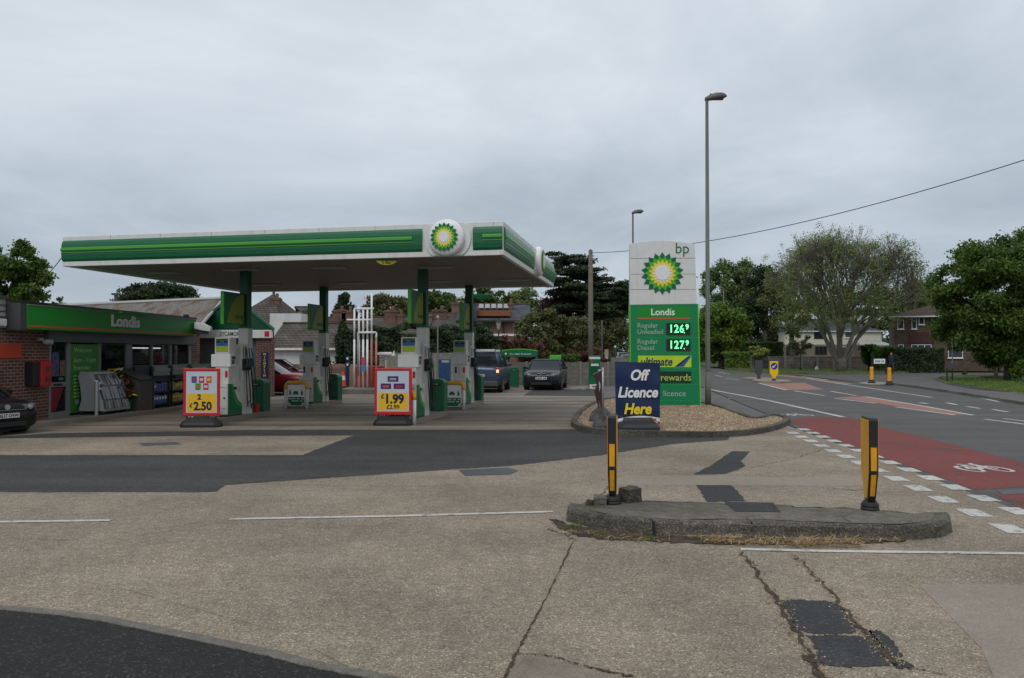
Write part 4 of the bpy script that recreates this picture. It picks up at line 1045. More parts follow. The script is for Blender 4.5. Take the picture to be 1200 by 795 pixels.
# edge-on boards behind it
for k, (px, pyb, hh, m_, lab) in enumerate(((706.5, 500, 1.30, M_chrome, 'silver framed board seen edge on, nearest the blue board'),
                                   (702, 492.5, 1.22, mat('maroon_board', (.05, .018, .016), .5), 'dark maroon faced board seen edge on behind the silver framed one'),
                                   (704.5, 486.5, 1.18, M_dgrey, 'dark board seen edge on, farthest back on the gravel'))):
    c = G(px, pyb, .1); r = thing('pavement_board', lab, 'pavement sign', (c.x, c.y, .09), R(90 - 6 + k * 3))
    board_base(r, .62, .46, mat('base_grey_rubber', (.065, .068, .072), .6, .15), .26)
    mb = MB()
    f = [(-.31, 0), (.31, 0)]
    mb.tube([(-.30, 0, .2), (-.30, 0, hh * .93), (-.2, 0, hh), (.2, 0, hh), (.30, 0, hh * .93), (.30, 0, .2)], .022, 8); mb.build('frame', M_chrome, r, smooth=True)
    MB().box(-.28, .28, -.012, .012, .3, hh - .03).build('panel', m_, r)
    if k < 2:
        mb = MB(); mb.loft([[(-.28, -.015, z), (.28, -.015, z), (.28, -.015 + o_, z), (-.28, -.015 + o_, z)] for z, o_ in ((.4, .05), (.7, .12), (.9, .05), (hh - .1, .16), (hh - .04, .03))]); mb.build('torn_poster', mat('maroon_board', (.05, .018, .016), .5), r)

# ================================================================ bollards on the kerbed island
def bollard(px, py, lab, rz):
    c = G(px, py, .134); r = thing('traffic_bollard', lab, 'bollard', (c.x, c.y, .13), rz, 'black and yellow flat bollards')
    MB().lathe([(.088, 0), (.092, .02), (.085, .035), (.088, .05), (.082, .07), (.07, .085), (.06, .10)], (0, 0, 0), 20).build('foot', M_black, r, smooth=False)
    # flat body: thickness along x, width along y, tapering low down
    def sec(z, hw, ht): return [(-ht, -hw, z), (ht, -hw, z), (ht, hw, z), (-ht, hw, z)]
    b = MB().loft([sec(.10, .075, .036), sec(.14, .10, .038), sec(.40, .178, .044), sec(.93, .185, .044), sec(.955, .175, .038)]).build('body', M_bblk, r, bevel=.006)
    # reflectors on the two narrow edges and big yellow faces on the flat sides
    def yb(z):
        zs = [(.10, .075), (.14, .10), (.40, .178), (.93, .185)]
        for (z0_, a), (z1_, b_) in zip(zs, zs[1:]):
            if z <= z1_: return a + (b_ - a) * (z - z0_) / (z1_ - z0_)
        return .185
    for s in (-1, 1):
        for za, zb in ((.16, .385), (.425, .66)):
            hw0, hw1 = yb(za), yb(zb); t0 = .023 if zb < .4 else .027
            MB().prism([(-t0, s * (hw0 + .003), za), (t0, s * (hw0 + .003), za), (t0 + .002, s * (hw1 + .003), zb), (-t0 - .002, s * (hw1 + .003), zb)], (0, s * .004, 0)).build('reflector', M_refl, r)
        mb = MB(); pts = [(s * .0535, -.06, .125), (s * .0535, .06, .125), (s * .0535, .166, .40), (s * .0535, .174, .935), (s * .0535, -.174, .935), (s * .0535, -.166, .40)]
        pts = [(s * (.038 if p[2] < .2 else .0445), p[1], p[2]) for p in pts]
        mb.prism(pts, (s * .004, 0, 0)); mb.build('yellow_face', M_refl, r)
    return r
M_bblk = mat('bollard_black', (.014, .014, .015), .55, .25, 9, dirt=.25)
M_refl = mat('reflective_amber', (.72, .33, .010), .35, .10, 14, dirt=.35)
bollard(1019.5, 597.5, 'flat bollard at the right end of the kerbed island', R(-11))
bollard(718, 590.5, 'flat bollard at the left end of the kerbed island, between two broken stones', R(-9))
def rock(px, py, z, sz, seed, lab, m):
    import bmesh
    bm = bmesh.new(); bmesh.ops.create_cube(bm, size=1); bmesh.ops.subdivide_edges(bm, edges=bm.edges, cuts=4, use_grid_fill=True)
    rd = random.Random(seed)
    from mathutils import noise
    for v in bm.verts:
        p = v.co.copy(); l = p.length; p = p * (1 - .22 * max(0, l - .55)); nn = noise.noise(p * 3 + Vector((seed, 0, 0))) * .12 + noise.noise(p * 9 + Vector((seed, 0, 0))) * .06
        v.co = Vector((p.x * sz[0], p.y * sz[1], p.z * sz[2])) * (1 + nn)
    me = bpy.data.meshes.new('rock'); bm.to_mesh(me); bm.free(); me.materials.append(m)
    o = bpy.data.objects.new('broken_stone', me); COL.objects.link(o); c = G(px, py, z); o.location = (c.x, c.y + sz[1] * .5, z + sz[2] * .45); o.rotation_euler = (R(4), R(-3), R(seed * 17))
    return tag(o, lab, 'stone')
rock(740, 590, .132, (.19, .17, .165), 2, 'squarish broken stone block right of the left bollard', M_oldk)
rock(704, 592.5, .132, (.19, .14, .09), 5, 'flat broken stone lump left of the left bollard', M_kerb)
rock(692, 593, .132, (.07, .08, .06), 9, 'small broken kerb shard at the left end of the island', M_oldk)

# ================================================================ lamp posts, poles, wires
def lamp(px, Y, zt, lab, side=1, col=None, sc=1.0, rz=0, base=.0):
    x = X(px, Y); r = thing('street_lamp', lab, 'street lamp', (x, Y, 0), rz, 'street lamps along the road')
    r1, r2 = .075 * sc, .050 * sc
    MB().tube([(0, 0, -.05), (0, 0, 1.15)], r1 * 1.25, 16).build('base_section', M_steel, r, smooth=True)
    MB().tube([(0, 0, 1.13), (0, 0, 1.2), (0, 0, zt - .12)], [r1 * 1.25, r1, r2], 16).build('post', M_steel, r, smooth=True)
    s = side; ln = .66
    rings = []
    for t, w_, h0, h1 in ((0, .05, -.14, .0), (.06, .06, -.14, .03), (.25, .11, -.12, .10), (.5, .14, -.10, .14), (.75, .13, -.08, .13), (.92, .09, -.05, .08), (1, .03, -.02, .02)):
        xx = s * (-.06 + ln * 1.05 * t); zc = zt - .02 + .05 * t
        rings.append([(xx, -w_, zc + h0 * .3), (xx, -w_ * .6, zc + h0 * .75), (xx, w_ * .6, zc + h0 * .75), (xx, w_, zc + h0 * .3), (xx, w_ * .7, zc + h1 * .8), (xx, 0, zc + h1), (xx, -w_ * .7, zc + h1 * .8)])
    hd = MB().loft(rings).build('lantern_head', M_steel, r, smooth=True)
    MB().box(min(s * .18, s * .52), max(s * .18, s * .52), -.08, .08, zt - .085, zt - .055).build('lens', M_glass, hd, bevel=.01)
    MB().lathe([(.025, 0), (.028, .04), (.015, .06)], (s * .12, 0, zt + .06), 10).build('photocell', M_dgrey, hd)
    return r
lamp(829.5, 26.2, Z(114, 26.2), 'tallest looking lamp post, standing just right of the price sign')
lamp(742, 48, Z(248.5, 48), 'lamp post whose top shows above the price sign')
lamp(848.2, 104, Z(338, 104), 'far pale lamp post beyond the road in front of the clipped hedge', side=-1, sc=1.4)
lamp(705.5, 84, Z(322.5, 84), 'far lamp post just right of the telegraph pole', side=1, sc=1.3)
YP = 47; xp = X(692.3, YP)
r = thing('telegraph_pole', 'brown timber telegraph pole behind the green leaflet stand', 'telegraph pole', (xp, YP, 0))
zp = Z(293.5, YP)
MB().tube([(0, 0, -.1), (0, 0, zp * .5), (0, 0, zp)], [.17, .145, .115], 14).build('shaft', M_timber, r, smooth=True)
MB().tube([(0, 0, zp), (0, 0, zp + .06)], [.12, .02], 12).build('cap', M_dgrey, r); MB().box(-.2, .2, -.02, .02, zp - .35, zp - .30).build('crossbar', M_dgrey, r)
def wire(pts, rad, lab, name='overhead_cable'):
    return tag(MB().tube(pts, rad, 5).build(name, M_black, None, smooth=True), lab, 'cable')
def sagw(a, b, sag, n=24): return [a.lerp(b, k / n) - Vector((0, 0, 4 * sag * (k / n) * (1 - k / n))) for k in range(n + 1)]
a = Vector((xp, YP, Z(296.5, YP))); b = A(1260, 168.5, 24)
wire(sagw(a, b, .72), .016, 'black telephone cable sweeping right from the telegraph pole over the road')
wire(sagw(a, A(655, 318, 70), .3), .012, 'thin black cable running left from the telegraph pole')
wire(sagw(A(74, 300, 20.4), A(45, 332, 26), .05, 8), .012, 'thin cable from the canopy corner down to the shop roof')
# slim grey pole behind the pumps
x_ = X(513, 33); r = thing('slim_pole', 'slim grey pole rising behind the middle pumps', 'pole', (x_, 33, 0))
MB().tube([(0, 0, 0), (0, 0, Z(372, 33))], .03, 8).build('shaft', M_grey, r); MB().lathe([(.05, -.05), (.06, 0), (.02, .08)], (0, 0, Z(372, 33)), 10).build('cap', M_lgrey, r)
x_ = X(584.3, 48); r = thing('old_street_lantern', 'old black lamp post with a glass lantern before the red brick hall', 'lantern', (x_, 48, 0)); zt = Z(376, 48)
MB().lathe([(.09, 0), (.09, .6), (.05, .7), (.035, zt - .5)], (0, 0, 0), 12).build('post', M_black, r)
MB().lathe([(.07, zt - .5), (.15, zt - .12), (.15, zt - .1)], (0, 0, 0), 6).build('lantern_glass', M_lgrey, r); MB().lathe([(.19, zt - .1), (.06, zt + .05), (.03, zt + .16)], (0, 0, 0), 6).build('lantern_roof', M_black, r)

# ================================================================ back of the forecourt
# tank vent pipes
YV = 35.5
r = thing('vent_pipe_rack', 'tall white tank vent pipes with reddish lower ends behind the pumps', 'vent pipes', (X(428, YV), YV, 0), R(-4))
def vx(px): return (px - 428) / (F / YV)
M_rust = mat('red_and_white_pipe', (.44, .17, .14), .6, .3, 4)
for px, t, b0 in ((415, 362, 452), (420.5, 367, 455), (425.5, 362, 456), (430.5, 362, 456), (435.5, 344, 455), (441, 390, 450)):
    o = MB().tube([(vx(px), 0, Z(b0, YV)), (vx(px), 0, Z(398, YV))], .045, 8).build('pipe_lower', M_rust if px in (435.5, 441) else M_white, r, smooth=True)
    MB().tube([(vx(px), 0, Z(398, YV)), (vx(px), 0, Z(t, YV))], .042, 8).build('vent_pipe', M_white, r, smooth=True)
MB().tube([(vx(415), 0, Z(362, YV)), (vx(438), 0, Z(362, YV))], .05, 8).build('crossbar', M_white, r, smooth=True)
MB().tube([(vx(406), 0, Z(375, YV)), (vx(435), 0, Z(375, YV))], .04, 8).build('crossbar', M_white, r, smooth=True)
MB().tube([(vx(420), -.06, Z(390, YV)), (vx(441), -.06, Z(390, YV))], .045, 8).build('crossbar', M_white, r, smooth=True)
MB().tube([(vx(420), -.06, Z(390, YV)), (vx(420), -.06, Z(440, YV))], .045, 8).build('front_pipe', M_lgrey, r, smooth=True)
# jumble of material behind: red crates, poles, timber
o = MB().box(X(416, 36.5), X(449, 36.5), 36.4, 37.3, .22, Z(429, 36.5)).build('red_skip', mat('skip_red', (.36, .045, .03), .5, .25, 3, dirt=.5), None, bevel=.03); tag(o, 'scuffed red crate behind the white vent pipes', 'crate')
cyl = lambda p, r_, h, m, nm, lab, cat: tag(MB().lathe([(r_ * .9, 0), (r_, .03), (r_, h - .03), (r_ * .85, h)], p, 14).build(nm, m), lab, cat)
t = thing('notice_post', 'thin post with a pink and blue notice among the vent pipes', 'sign', (X(425.8, 35.1), 35.1, .2))
MB().tube([(0, .03, 0), (0, .03, Z(420, 35.1) - .2)], .025, 8).build('post', M_lgrey, t)
MB().box(-.09, .09, -.01, .0, Z(428, 35.1) - .2, Z(419, 35.1) - .2).build('pink_notice', mat('pink', (.5, .06, .16)), t); MB().box(-.09, .09, -.01, .0, Z(435, 35.1) - .2, Z(428.2, 35.1) - .2).build('blue_notice', mat('cyan', (.03, .25, .5)), t)
# branches / brush leaning
mb = MB(); rd = random.Random(5)
for k in range(40):
    a = A(rd.uniform(415, 448), rd.uniform(410, 425), rd.uniform(35.7, 36.2)); b = a + Vector((rd.uniform(-.5, .5), rd.uniform(-.2, .2), rd.uniform(-.15, .3))); mb.tube([a, b], [.018, .008], 4)
tag(mb.build('brushwood', mat('dry_wood', (.19, .10, .06), .8, .3)), 'tangle of dry brown branches behind the vent pipes', 'branches')
mb = MB(); a = A(452, 414.5, 36)
mb.box(a.x - .35, a.x + .25, 35.9, 36.2, a.z - .06, a.z + .06); mb.prism([(a.x + .25, 35.95, a.z - .12), (a.x + .4, 35.95, a.z - .1), (a.x + .36, 35.95, a.z + .14)], (0, .2, 0)); mb.box(a.x - .02, a.x + .02, 36.02, 36.06, 0, a.z - .06)
tag(mb.build('security_camera', M_white, None, bevel=.02), 'white camera housing on a pole right of the vent pipes', 'camera')
# traffic cone
def cone(px, py, Y, lab):
    r = thing('traffic_cone', lab, 'traffic cone', (X(px, Y), Y, 0.12))
    MB().box(-.22, .22, -.22, .22, 0, .05).build('base', M_black, r, bevel=.01)
    MB().lathe([(.17, .05), (.045, .72), (.04, .74)], (0, 0, 0), 18).build('body', mat('cone_orange', (.62, .09, .02), .5), r, smooth=False)
    MB().lathe([(.121, .34), (.086, .54)], (0, 0, 0), 18).build('white_band', M_white, r)
    return r
cone(402, 456, 38.6, 'orange traffic cone with white band beside the blue round topped post')
r = thing('air_line_post', 'dark blue post with two round heads beside the traffic cone', 'post', (X(407.5, 38.2), 38.2, .2))
MB().box(-.07, .07, -.06, .06, 0, 1.0).build('post', M_navy, r, bevel=.02)
for z_ in (1.26, .98):
    MB().lathe([(.12, -.04), (.13, 0), (.12, .04)], (0, 0, z_), 16, 'y').build('round_head', M_navy, r); MB().lathe([(.055, 0), (.05, -.02)], (0, -.045, z_), 12, 'y').build('white_centre', M_white, r)
# low kerb / wall behind the pumps
o = MB().box(X(398, 34.6), X(480, 34.6), 34.4, 39.5, -.02, .22).build('raised_plinth', M_kerb, None, bevel=.02); struct(o)
# tan brick wall between garage and pipes
Yb = 40
MB_ = MB().box(X(318, Yb), X(420, Yb), Yb, Yb + .22, 0, Z(427, Yb)); o = MB_.build('yard_wall', M_brickt); tag(o, 'low tan brick wall behind the red car', 'wall')
o = MB().box(X(384, Yb) , X(406, Yb), Yb - .3, Yb - .06, .05, Z(431, Yb)).build('brick_stack', M_brickr, None, bevel=.01); tag(o, 'reddish brick pile against the tan yard wall', 'bricks')
# panel fence behind the pumps
def panel_fence(p0, p1, z1, lab, n, m, mp, rails=0, thick=.05, group=None, z0=0.0):
    d = p1 - p0; Lx = d.length; r = thing('panel_fence', lab, 'fence', (p0.x, p0.y, z0), math.atan2(d.y, d.x), group)
    for k in range(n):
        a, b = Lx * k / n + .05, Lx * (k + 1) / n - .05
        mb = MB()
        if rails:
            for j in range(rails): mb.box(a, b, -thick / 2 - (.012 if j % 2 else 0), thick / 2, z1 * j / rails + (.012 if j else 0), z1 * (j + 1) / rails)
        else:
            q = int((b - a) / .14) + 1
            for j in range(q): mb.box(a + (b - a) * j / q + .006, a + (b - a) * (j + 1) / q - .004, -thick / 2 - (.01 if j % 2 else 0), thick / 2, 0.03, z1 - .05)
            mb.box(a, b, -thick / 2 - .02, thick / 2 + .02, z1 - .049, z1)
        mb.build('panel', m, r)
    for k in range(n + 1): MB().box(Lx * k / n - .05, Lx * k / n + .05, -.06, .06, 0, z1 + .04).build('post', mp, r, bevel=.01)
    return r
M_fence = mat('grey_fence_board', (.25, .235, .20), .8, .2, 4, dirt=.4)
M_confence = mat('grey_panel_concrete', (.135, .128, .112), .85, .22, 3, dirt=.5)
panel_fence(Vector((X(446, 39), 39, 0)), Vector((X(560, 41), 41, 0)), 1.72, 'pale grey close boarded fence behind the pumps', 4, M_fence, M_fence)
o = MB().box(X(548, 43.5), X(586, 43.5), 43.4, 43.5, 0, Z(409.5, 43.5)).build('white_board_fence', M_dwhite); tag(o, 'plain white hoarding behind the blue car', 'hoarding')
panel_fence(Vector((X(586, 44.2), 44.2, 0)), Vector((X(745, 43), 43, 0)), 1.22, 'grey concrete panel fence at the back of the forecourt', 5, M_confence, mat('grey_post', (.19, .18, .16), .85, .2), rails=5)
# blue information panel
r = thing('blue_poster_panel', 'leaning blue poster panel between two pumps', 'poster', (X(521, 30), 30, 0))
MB().box(-.22, .22, 0, .06, .25, Z(421, 30)).build('panel', mat('poster_blue', (.05, .13, .30), .4, .2, 6), r, bevel=.01)
MB().box(-.10, .16, -.01, 0, Z(425, 30), Z(422.5, 30)).build('white_heading', M_dwhite, r); MB().box(-.03, .03, .06, .1, 0, .9).build('leg', M_dgrey, r)
# air, water and vacuum bay
YA = 42.4
r = thing('air_water_bay', 'green framed air and water sign over the bay behind the black car', 'sign frame', (X(609.5, YA), YA, 0), R(-2)); s_ = F / YA
def ax(px): return (px - 609.5) / s_
mb = MB(); pts = [(ax(588), 0, Z(418.5, YA)), (ax(630), 0, Z(418.5, YA)), (ax(630), 0, Z(410.6, YA))] + [(ax(630 - 42 * k / 8), 0, Z(410.6 - 1.8 * math.sin(math.pi * k / 8), YA)) for k in range(1, 8)] + [(ax(588), 0, Z(410.6, YA))]
mb.prism(pts, (0, .12, 0)); mb.build('header_panel', M_bpg, r, bevel=.01)
mb = MB(); pts = [(ax(630 - 42 * k / 8), -.012, Z(410.6 - 1.8 * math.sin(math.pi * k / 8), YA)) for k in range(9)] + [(ax(588 + 42 * k / 8), -.012, Z(411.8 - 1.8 * math.sin(math.pi * k / 8), YA)) for k in range(9)]
mb.prism(pts, (0, .01, 0)); mb.build('lime_top', M_lime, r)
for px in (589, 629): MB().box(ax(px) - .05, ax(px) + .05, 0.01, .11, 0, Z(418.7, YA)).build('post', M_bpg, r)
helios(r, (ax(592.8), -.02, Z(414.8, YA)), .085, 'emblem', 0, .003)
text('Air, water & vacuum', .135, (ax(610), -.012, Z(414.9, YA)), M_dwhite, r, 'lettering', .003, bold=.001, xs=.98)
r = thing('vacuum_machine', 'lime topped green vacuum machine behind the black car', 'vacuum machine', (X(651, 43.2), 43.2, 0), 0)
MB().box(-.26, .26, 0, .4, 0, Z(421, 43.2)).build('cabinet', M_bpg, r, bevel=.02); MB().box(-.30, .30, -.01, .41, Z(421, 43.2), Z(416.5, 43.2)).build('lime_head', M_lime, r, bevel=.02)
MB().box(-.15, .15, -.012, -.001, 1.1, 1.4).build('control_panel', M_bpd, r)
b2 = dup(gbin, (X(607.5, 41), 41, -.1), R(-3), 'green litter bin behind and left of the black car')
b2.scale = (.95, 1, 1.1)
b3 = dup(gbin, (X(622.5, 42), 42, -.1), R(-3), 'green litter bin half hidden by the black car'); b3.scale = (.95, 1, 1.1)
# leaflet / air stand at right
r = thing('screenwash_stand', 'tall green leaflet stand with white foot before the concrete fence', 'stand', (X(697, 39.5), 39.5, 0), 0); s_ = F / 39.5
MB().box(-.26, .26, 0, .32, 0.0, Z(417, 39.5)).build('cabinet', M_bpg, r, bevel=.02)
MB().box(-.265, .265, -.012, -.001, Z(421, 39.5), Z(418.5, 39.5)).build('white_strip', M_dwhite, r); MB().box(-.25, .25, -.012, -.001, .0, .22).build('white_foot', M_dwhite, r)
MB().box(-.18, .18, -.012, -.001, Z(429, 39.5), Z(426.5, 39.5)).build('white_strip', M_dwhite, r); MB().box(-.2, -.1, -.012, -.001, Z(425, 39.5), Z(421.5, 39.5)).build('red_notice', M_red2, r)
MB().box(-.2, .2, -.012, -.001, Z(440, 39.5), Z(430, 39.5)).build('dark_panel', M_bpd, r); MB().box(-.06, .08, -.016, -.012, Z(441.5, 39.5), Z(438.5, 39.5)).build('white_notice', M_dwhite, r)
MB().box(-.12, .18, -.016, -.012, .08, .15).build('red_lettering', M_red2, r)
# rubbish by the fence
mb = MB(); rd = random.Random(6)
for k in range(9):
    p = G(rd.uniform(664, 688), rd.uniform(455, 457)); mb.box(p.x - rd.uniform(.05, .2), p.x + rd.uniform(.05, .2), p.y, p.y + .1, 0.01, rd.uniform(.03, .12), 0, rd.uniform(-.5, .5))
tag(mb.build('litter', M_lgrey), 'scraps of pale rubbish along the foot of the concrete fence', 'litter')['kind'] = 'stuff'
# ================================================================ cars (local: front towards -Y, origin on the ground under the middle)
M_tyre = mat('tyre', (.012, .012, .012), .8, .1)
M_rim = mat('alloy_rim', (.36, .36, .37), .35, .1, metal=.7)
M_hlamp = glass_mat('headlamp_glass', (.17, .18, .19), .08)
M_plate = mat('number_plate', (.62, .62, .60), .4, .02); M_platey = mat('yellow_plate', (.70, .48, .03), .4, .02)
def interp(T, y):
    for (a, *p), (b, *q) in zip(T, T[1:]):
        if y <= b:
            t = (y - a) / (b - a) if b > a else 0; t = max(0, min(1, t))
            return [u + (v - u) * t for u, v in zip(p, q)]
    return list(T[-1][1:])
def car(name, label, loc, rz, paint, L_=4.3, W_=1.76, H_=1.42, bonnet=.92, belt=.98, ws=(-.95, -.25), rw=(1.25, 1.85), hb=True, suv=False, plate='', clearance=.20, grille=None, group=None, lights_on=False, yellow_plate=False):
    r = thing(name, label, 'car', loc, rz, group)
    h = L_ / 2; w_ = W_ / 2; gc = clearance
    tail = belt + .0 if hb else belt - .02
    # (y, half width scale, z low, z top, crown)
    T = [(-h, .78, gc + .16, bonnet - .32), (-h + .03, .86, gc + .06, bonnet - .22), (-h + .12, .93, gc + .01, bonnet - .13), (-h + .35, .98, gc, bonnet - .05), (-h + .7, 1, gc, bonnet - .005),
         (ws[0], 1, gc, bonnet + .03), (ws[0] + .25, 1, gc, belt), (0, 1, gc, belt), (h - .7, 1, gc, belt + .02), (h - .3, .98, gc + .02, belt + .03), (h - .1, .94, gc + .05, belt + .0), (h - .03, .88, gc + .10, belt - .08), (h, .80, gc + .2, belt - .25)]
    ys = [t[0] for t in T]; extra = [ys[i] + (ys[i + 1] - ys[i]) * .5 for i in range(len(ys) - 1)]
    rings = []
    for y in sorted(ys + extra):
        a, zl, zt_ = interp(T, y); ww = w_ * a; hh = zt_ - zl
        half = [(0, zl - .0), (ww * .82, zl), (ww * .96, zl + hh * .10), (ww * .995, zl + hh * .35), (ww, zl + hh * .62), (ww * .975, zl + hh * .84), (ww * .90, zl + hh * .955), (ww * .72, zt_ + .0), (0, zt_ + .025)]
        ring = [(x, y, z) for x, z in half] + [(-x, y, z) for x, z in half[-2:0:-1]]
        rings.append(ring)
    MB().loft(rings).build('body', paint, r, smooth=True, bevel=0)
    # cabin glass
    zb = belt - .06; zr = H_ - .045
    def sec(y, z, k): ww = w_ * k; return (ww, y, z)
    def ringc(yb0, yb1, z, k, yc):  # closed horizontal ring with bowed screens
        ww = w_ * k; o_ = []
        for i in range(7):
            u = -1 + 2 * i / 6; o_.append((ww * u, yb0 - yc * (1 - u * u), z))
        for i in range(7):
            u = 1 - 2 * i / 6; o_.append((ww * u, yb1 + yc * (1 - u * u) * .6, z))
        return o_
    rg = []
    for t in (0, .25, .5, .75, 1):
        rg.append(ringc(ws[0] + (ws[1] - ws[0]) * t ** .9, rw[1] + (rw[0] - rw[1]) * t ** (1.6 if hb else 1), zb + (zr - zb) * t, .90 - .16 * t ** 1.2, .10))
    gl = MB().loft(rg).build('windows', M_glass, r, smooth=False)
    rt = ringc(ws[1] - .03, rw[0] + .04, zr - .015, .752, .10); rt2 = ringc(ws[1] + .04, rw[0] - .02, H_ - .012, .68, .10); rt3 = ringc(ws[1] + .25, rw[0] - .25, H_, .45, .05)
    MB().loft([rt, rt2, rt3]).build('roof', paint, r, smooth=True)
    mb = MB()
    for s in (-1, 1):
        def pil(p, q, rad): mb.tube([p, ((p[0] + q[0]) / 2 + s * .015, (p[1] + q[1]) / 2, (p[2] + q[2]) / 2), q], rad, 6)
        pil((s * w_ * .90, ws[0] + .0, zb + .02), (s * w_ * .745, ws[1] - .0, zr), .032)
        ym = (ws[1] + rw[0]) / 2 - .05; pil((s * w_ * .905, ym - .02, zb), (s * w_ * .75, ym + .03, zr), .035)
        pil((s * w_ * .89, rw[1] - .03, zb + .02), (s * w_ * .745, rw[0] - .02, zr), .055)
        if suv or rw[1] - rw[0] < .5: pil((s * w_ * .895, rw[1] - .5, zb + .02), (s * w_ * .75, rw[0] - .42, zr), .04)
    stuff_ = mb.build('pillars', paint, r, smooth=True)
    # wheels
    wr = .36 if suv else .315; wb = L_ * .30
    for yy in (-wb, wb):
        for s in (-1, 1):
            MB().lathe([(wr + .06, s * (w_ - .20)), (wr + .055, s * (w_ - .002)), (wr + .02, s * (w_ + .004))], (0, yy, wr), 24, 'x').build('wheel_arch', M_black, r)
            tw = MB().lathe([(wr * .7, s * (w_ - .2)), (wr * .97, s * (w_ - .19)), (wr, s * (w_ - .14)), (wr, s * (w_ - .03)), (wr * .95, s * (w_ + .012)), (wr * .66, s * (w_ + .016))], (0, yy, wr), 24, 'x').build('wheel', M_tyre, r, smooth=False)
            mb = MB(); mb.lathe([(wr * .64, s * (w_ + .017)), (wr * .6, s * (w_ + .012)), (wr * .12, s * (w_ + .022))], (0, yy, wr), 24, 'x'); mb.build('rim', M_rim, tw)
            mb = MB()
            for k in range(5):
                a0 = 2 * math.pi * k / 5 + .3; c_, s_ = math.cos(a0), math.sin(a0); rr_ = wr * .38
                mb.lathe([(wr * .12, s * (w_ + .019)), (wr * .10, s * (w_ + .0225))], (0, yy + rr_ * c_, wr + rr_ * s_), 8, 'x')
            mb.build('rim_gap', M_black, tw)
    # lamps, grille, plate, mirrors
    for s in (-1, 1):
        zz_ = bonnet - .205
        mb = MB(); mb.loft([[(s * w_ * .50, -h + .015, zz_ - .055), (s * w_ * .50, -h + .02, zz_ + .05), (s * w_ * .50, -h + .2, zz_ + .07), (s * w_ * .50, -h + .2, zz_ - .05)],
                            [(s * w_ * .78, -h + .045, zz_ - .065), (s * w_ * .78, -h + .06, zz_ + .075), (s * w_ * .78, -h + .25, zz_ + .09), (s * w_ * .78, -h + .25, zz_ - .06)],
                            [(s * w_ * .93, -h + .14, zz_ - .03), (s * w_ * .93, -h + .16, zz_ + .085), (s * w_ * .93, -h + .36, zz_ + .10), (s * w_ * .93, -h + .36, zz_ - .02)]])
        mb.build('headlight', M_hlamp, r, bevel=.008)
        hl = MB().lathe([(.055, 0), (.05, -.012), (.02, -.016)], (s * w_ * .66, -h + .018, zz_ + .005), 14, 'y').build('light_reflector', M_chrome, r)
        MB().lathe([(.045, 0), (.04, -.012)], (s * w_ * .74, -h + .045, gc + .16), 12, 'y').build('fog_light', M_hlamp, r)
        # tail lamps
        zt0 = belt - (.02 if suv else .06)
        tl = MB().box(min(s * w_ * .80, s * w_ * .955), max(s * w_ * .80, s * w_ * .955), h - .16, h - .045 + .02, zt0 - (.34 if suv else .18), zt0).build('tail_light', M_taill, r, bevel=.02)
        if lights_on: MB().box(min(s * w_ * .82, s * w_ * .93), max(s * w_ * .82, s * w_ * .93), h - .026, h - .018, zt0 - .22, zt0 - .10).build('brake_lamp', M_brake, tl)
        mm = MB(); mm.loft([[(s * (w_ * .93), ws[0] + .28, belt), (s * (w_ * .93), ws[0] + .34, belt), (s * (w_ * .93), ws[0] + .34, belt + .06), (s * (w_ * .93), ws[0] + .28, belt + .06)],
                            [(s * (w_ + .10), ws[0] + .26, belt - .01), (s * (w_ + .10), ws[0] + .36, belt - .01), (s * (w_ + .10), ws[0] + .36, belt + .12), (s * (w_ + .10), ws[0] + .26, belt + .12)],
                            [(s * (w_ + .20), ws[0] + .29, belt + .01), (s * (w_ + .20), ws[0] + .35, belt + .01), (s * (w_ + .20), ws[0] + .35, belt + .10), (s * (w_ + .20), ws[0] + .29, belt + .10)]])
        mm.build('mirror', paint, r, bevel=.015)
        MB().box(min(s * (w_ + .001), s * (w_ - .01)), max(s * (w_ + .003), s * (w_ - .01)), -.02, .12, belt - .16, belt - .13).build('door_handle', paint, r)
    # bumper intake, grille
    MB().box(-w_ * .55, w_ * .55, -h - .012, -h + .05, gc + .05, gc + .17).build('lower_intake', M_black, r, bevel=.02)
    if grille == 'kidney':
        for s in (-1, 1):
            k_ = MB().box(min(s * .03, s * .20), max(s * .03, s * .20), -h - .018, -h + .05, bonnet - .27, bonnet - .14).build('grille', M_black, r, bevel=.03)
            mb = MB(); mb.tube([(s * .03, -h - .02, bonnet - .265), (s * .20, -h - .02, bonnet - .255), (s * .19, -h - .02, bonnet - .145), (s * .04, -h - .02, bonnet - .15), (s * .03, -h - .02, bonnet - .265)], .008, 6); mb.build('chrome_trim', M_chrome, k_)
        MB().lathe([(.035, 0), (.03, -.01)], (0, -h + .0, bonnet - .10), 14, 'y').build('badge', M_chrome, r)
    else:
        MB().box(-w_ * .48, w_ * .48, -h - .008, -h + .06, bonnet - .245, bonnet - .155).build('grille', M_black, r, bevel=.015)
        MB().box(-w_ * .46, w_ * .46, -h - .012, -h - .004, bonnet - .252, bonnet - .243).build('chrome_strip', M_chrome, r)
    pl = MB().box(-.26, .26, -h - .030, -h - .012, bonnet - .43 if grille != 'kidney' else bonnet - .42, bonnet - .32 if grille != 'kidney' else bonnet - .31).build('number_plate', M_plate, r, bevel=.004)
    if plate: text(plate, .105, (0, -h - .034, bonnet - .375), M_black, pl, 'plate_text', .001, 0, .003, .86)
    MB().box(-.26, .26, h + .004, h + .018, belt - .42, belt - .31).build('rear_plate', M_platey, r, bevel=.004)
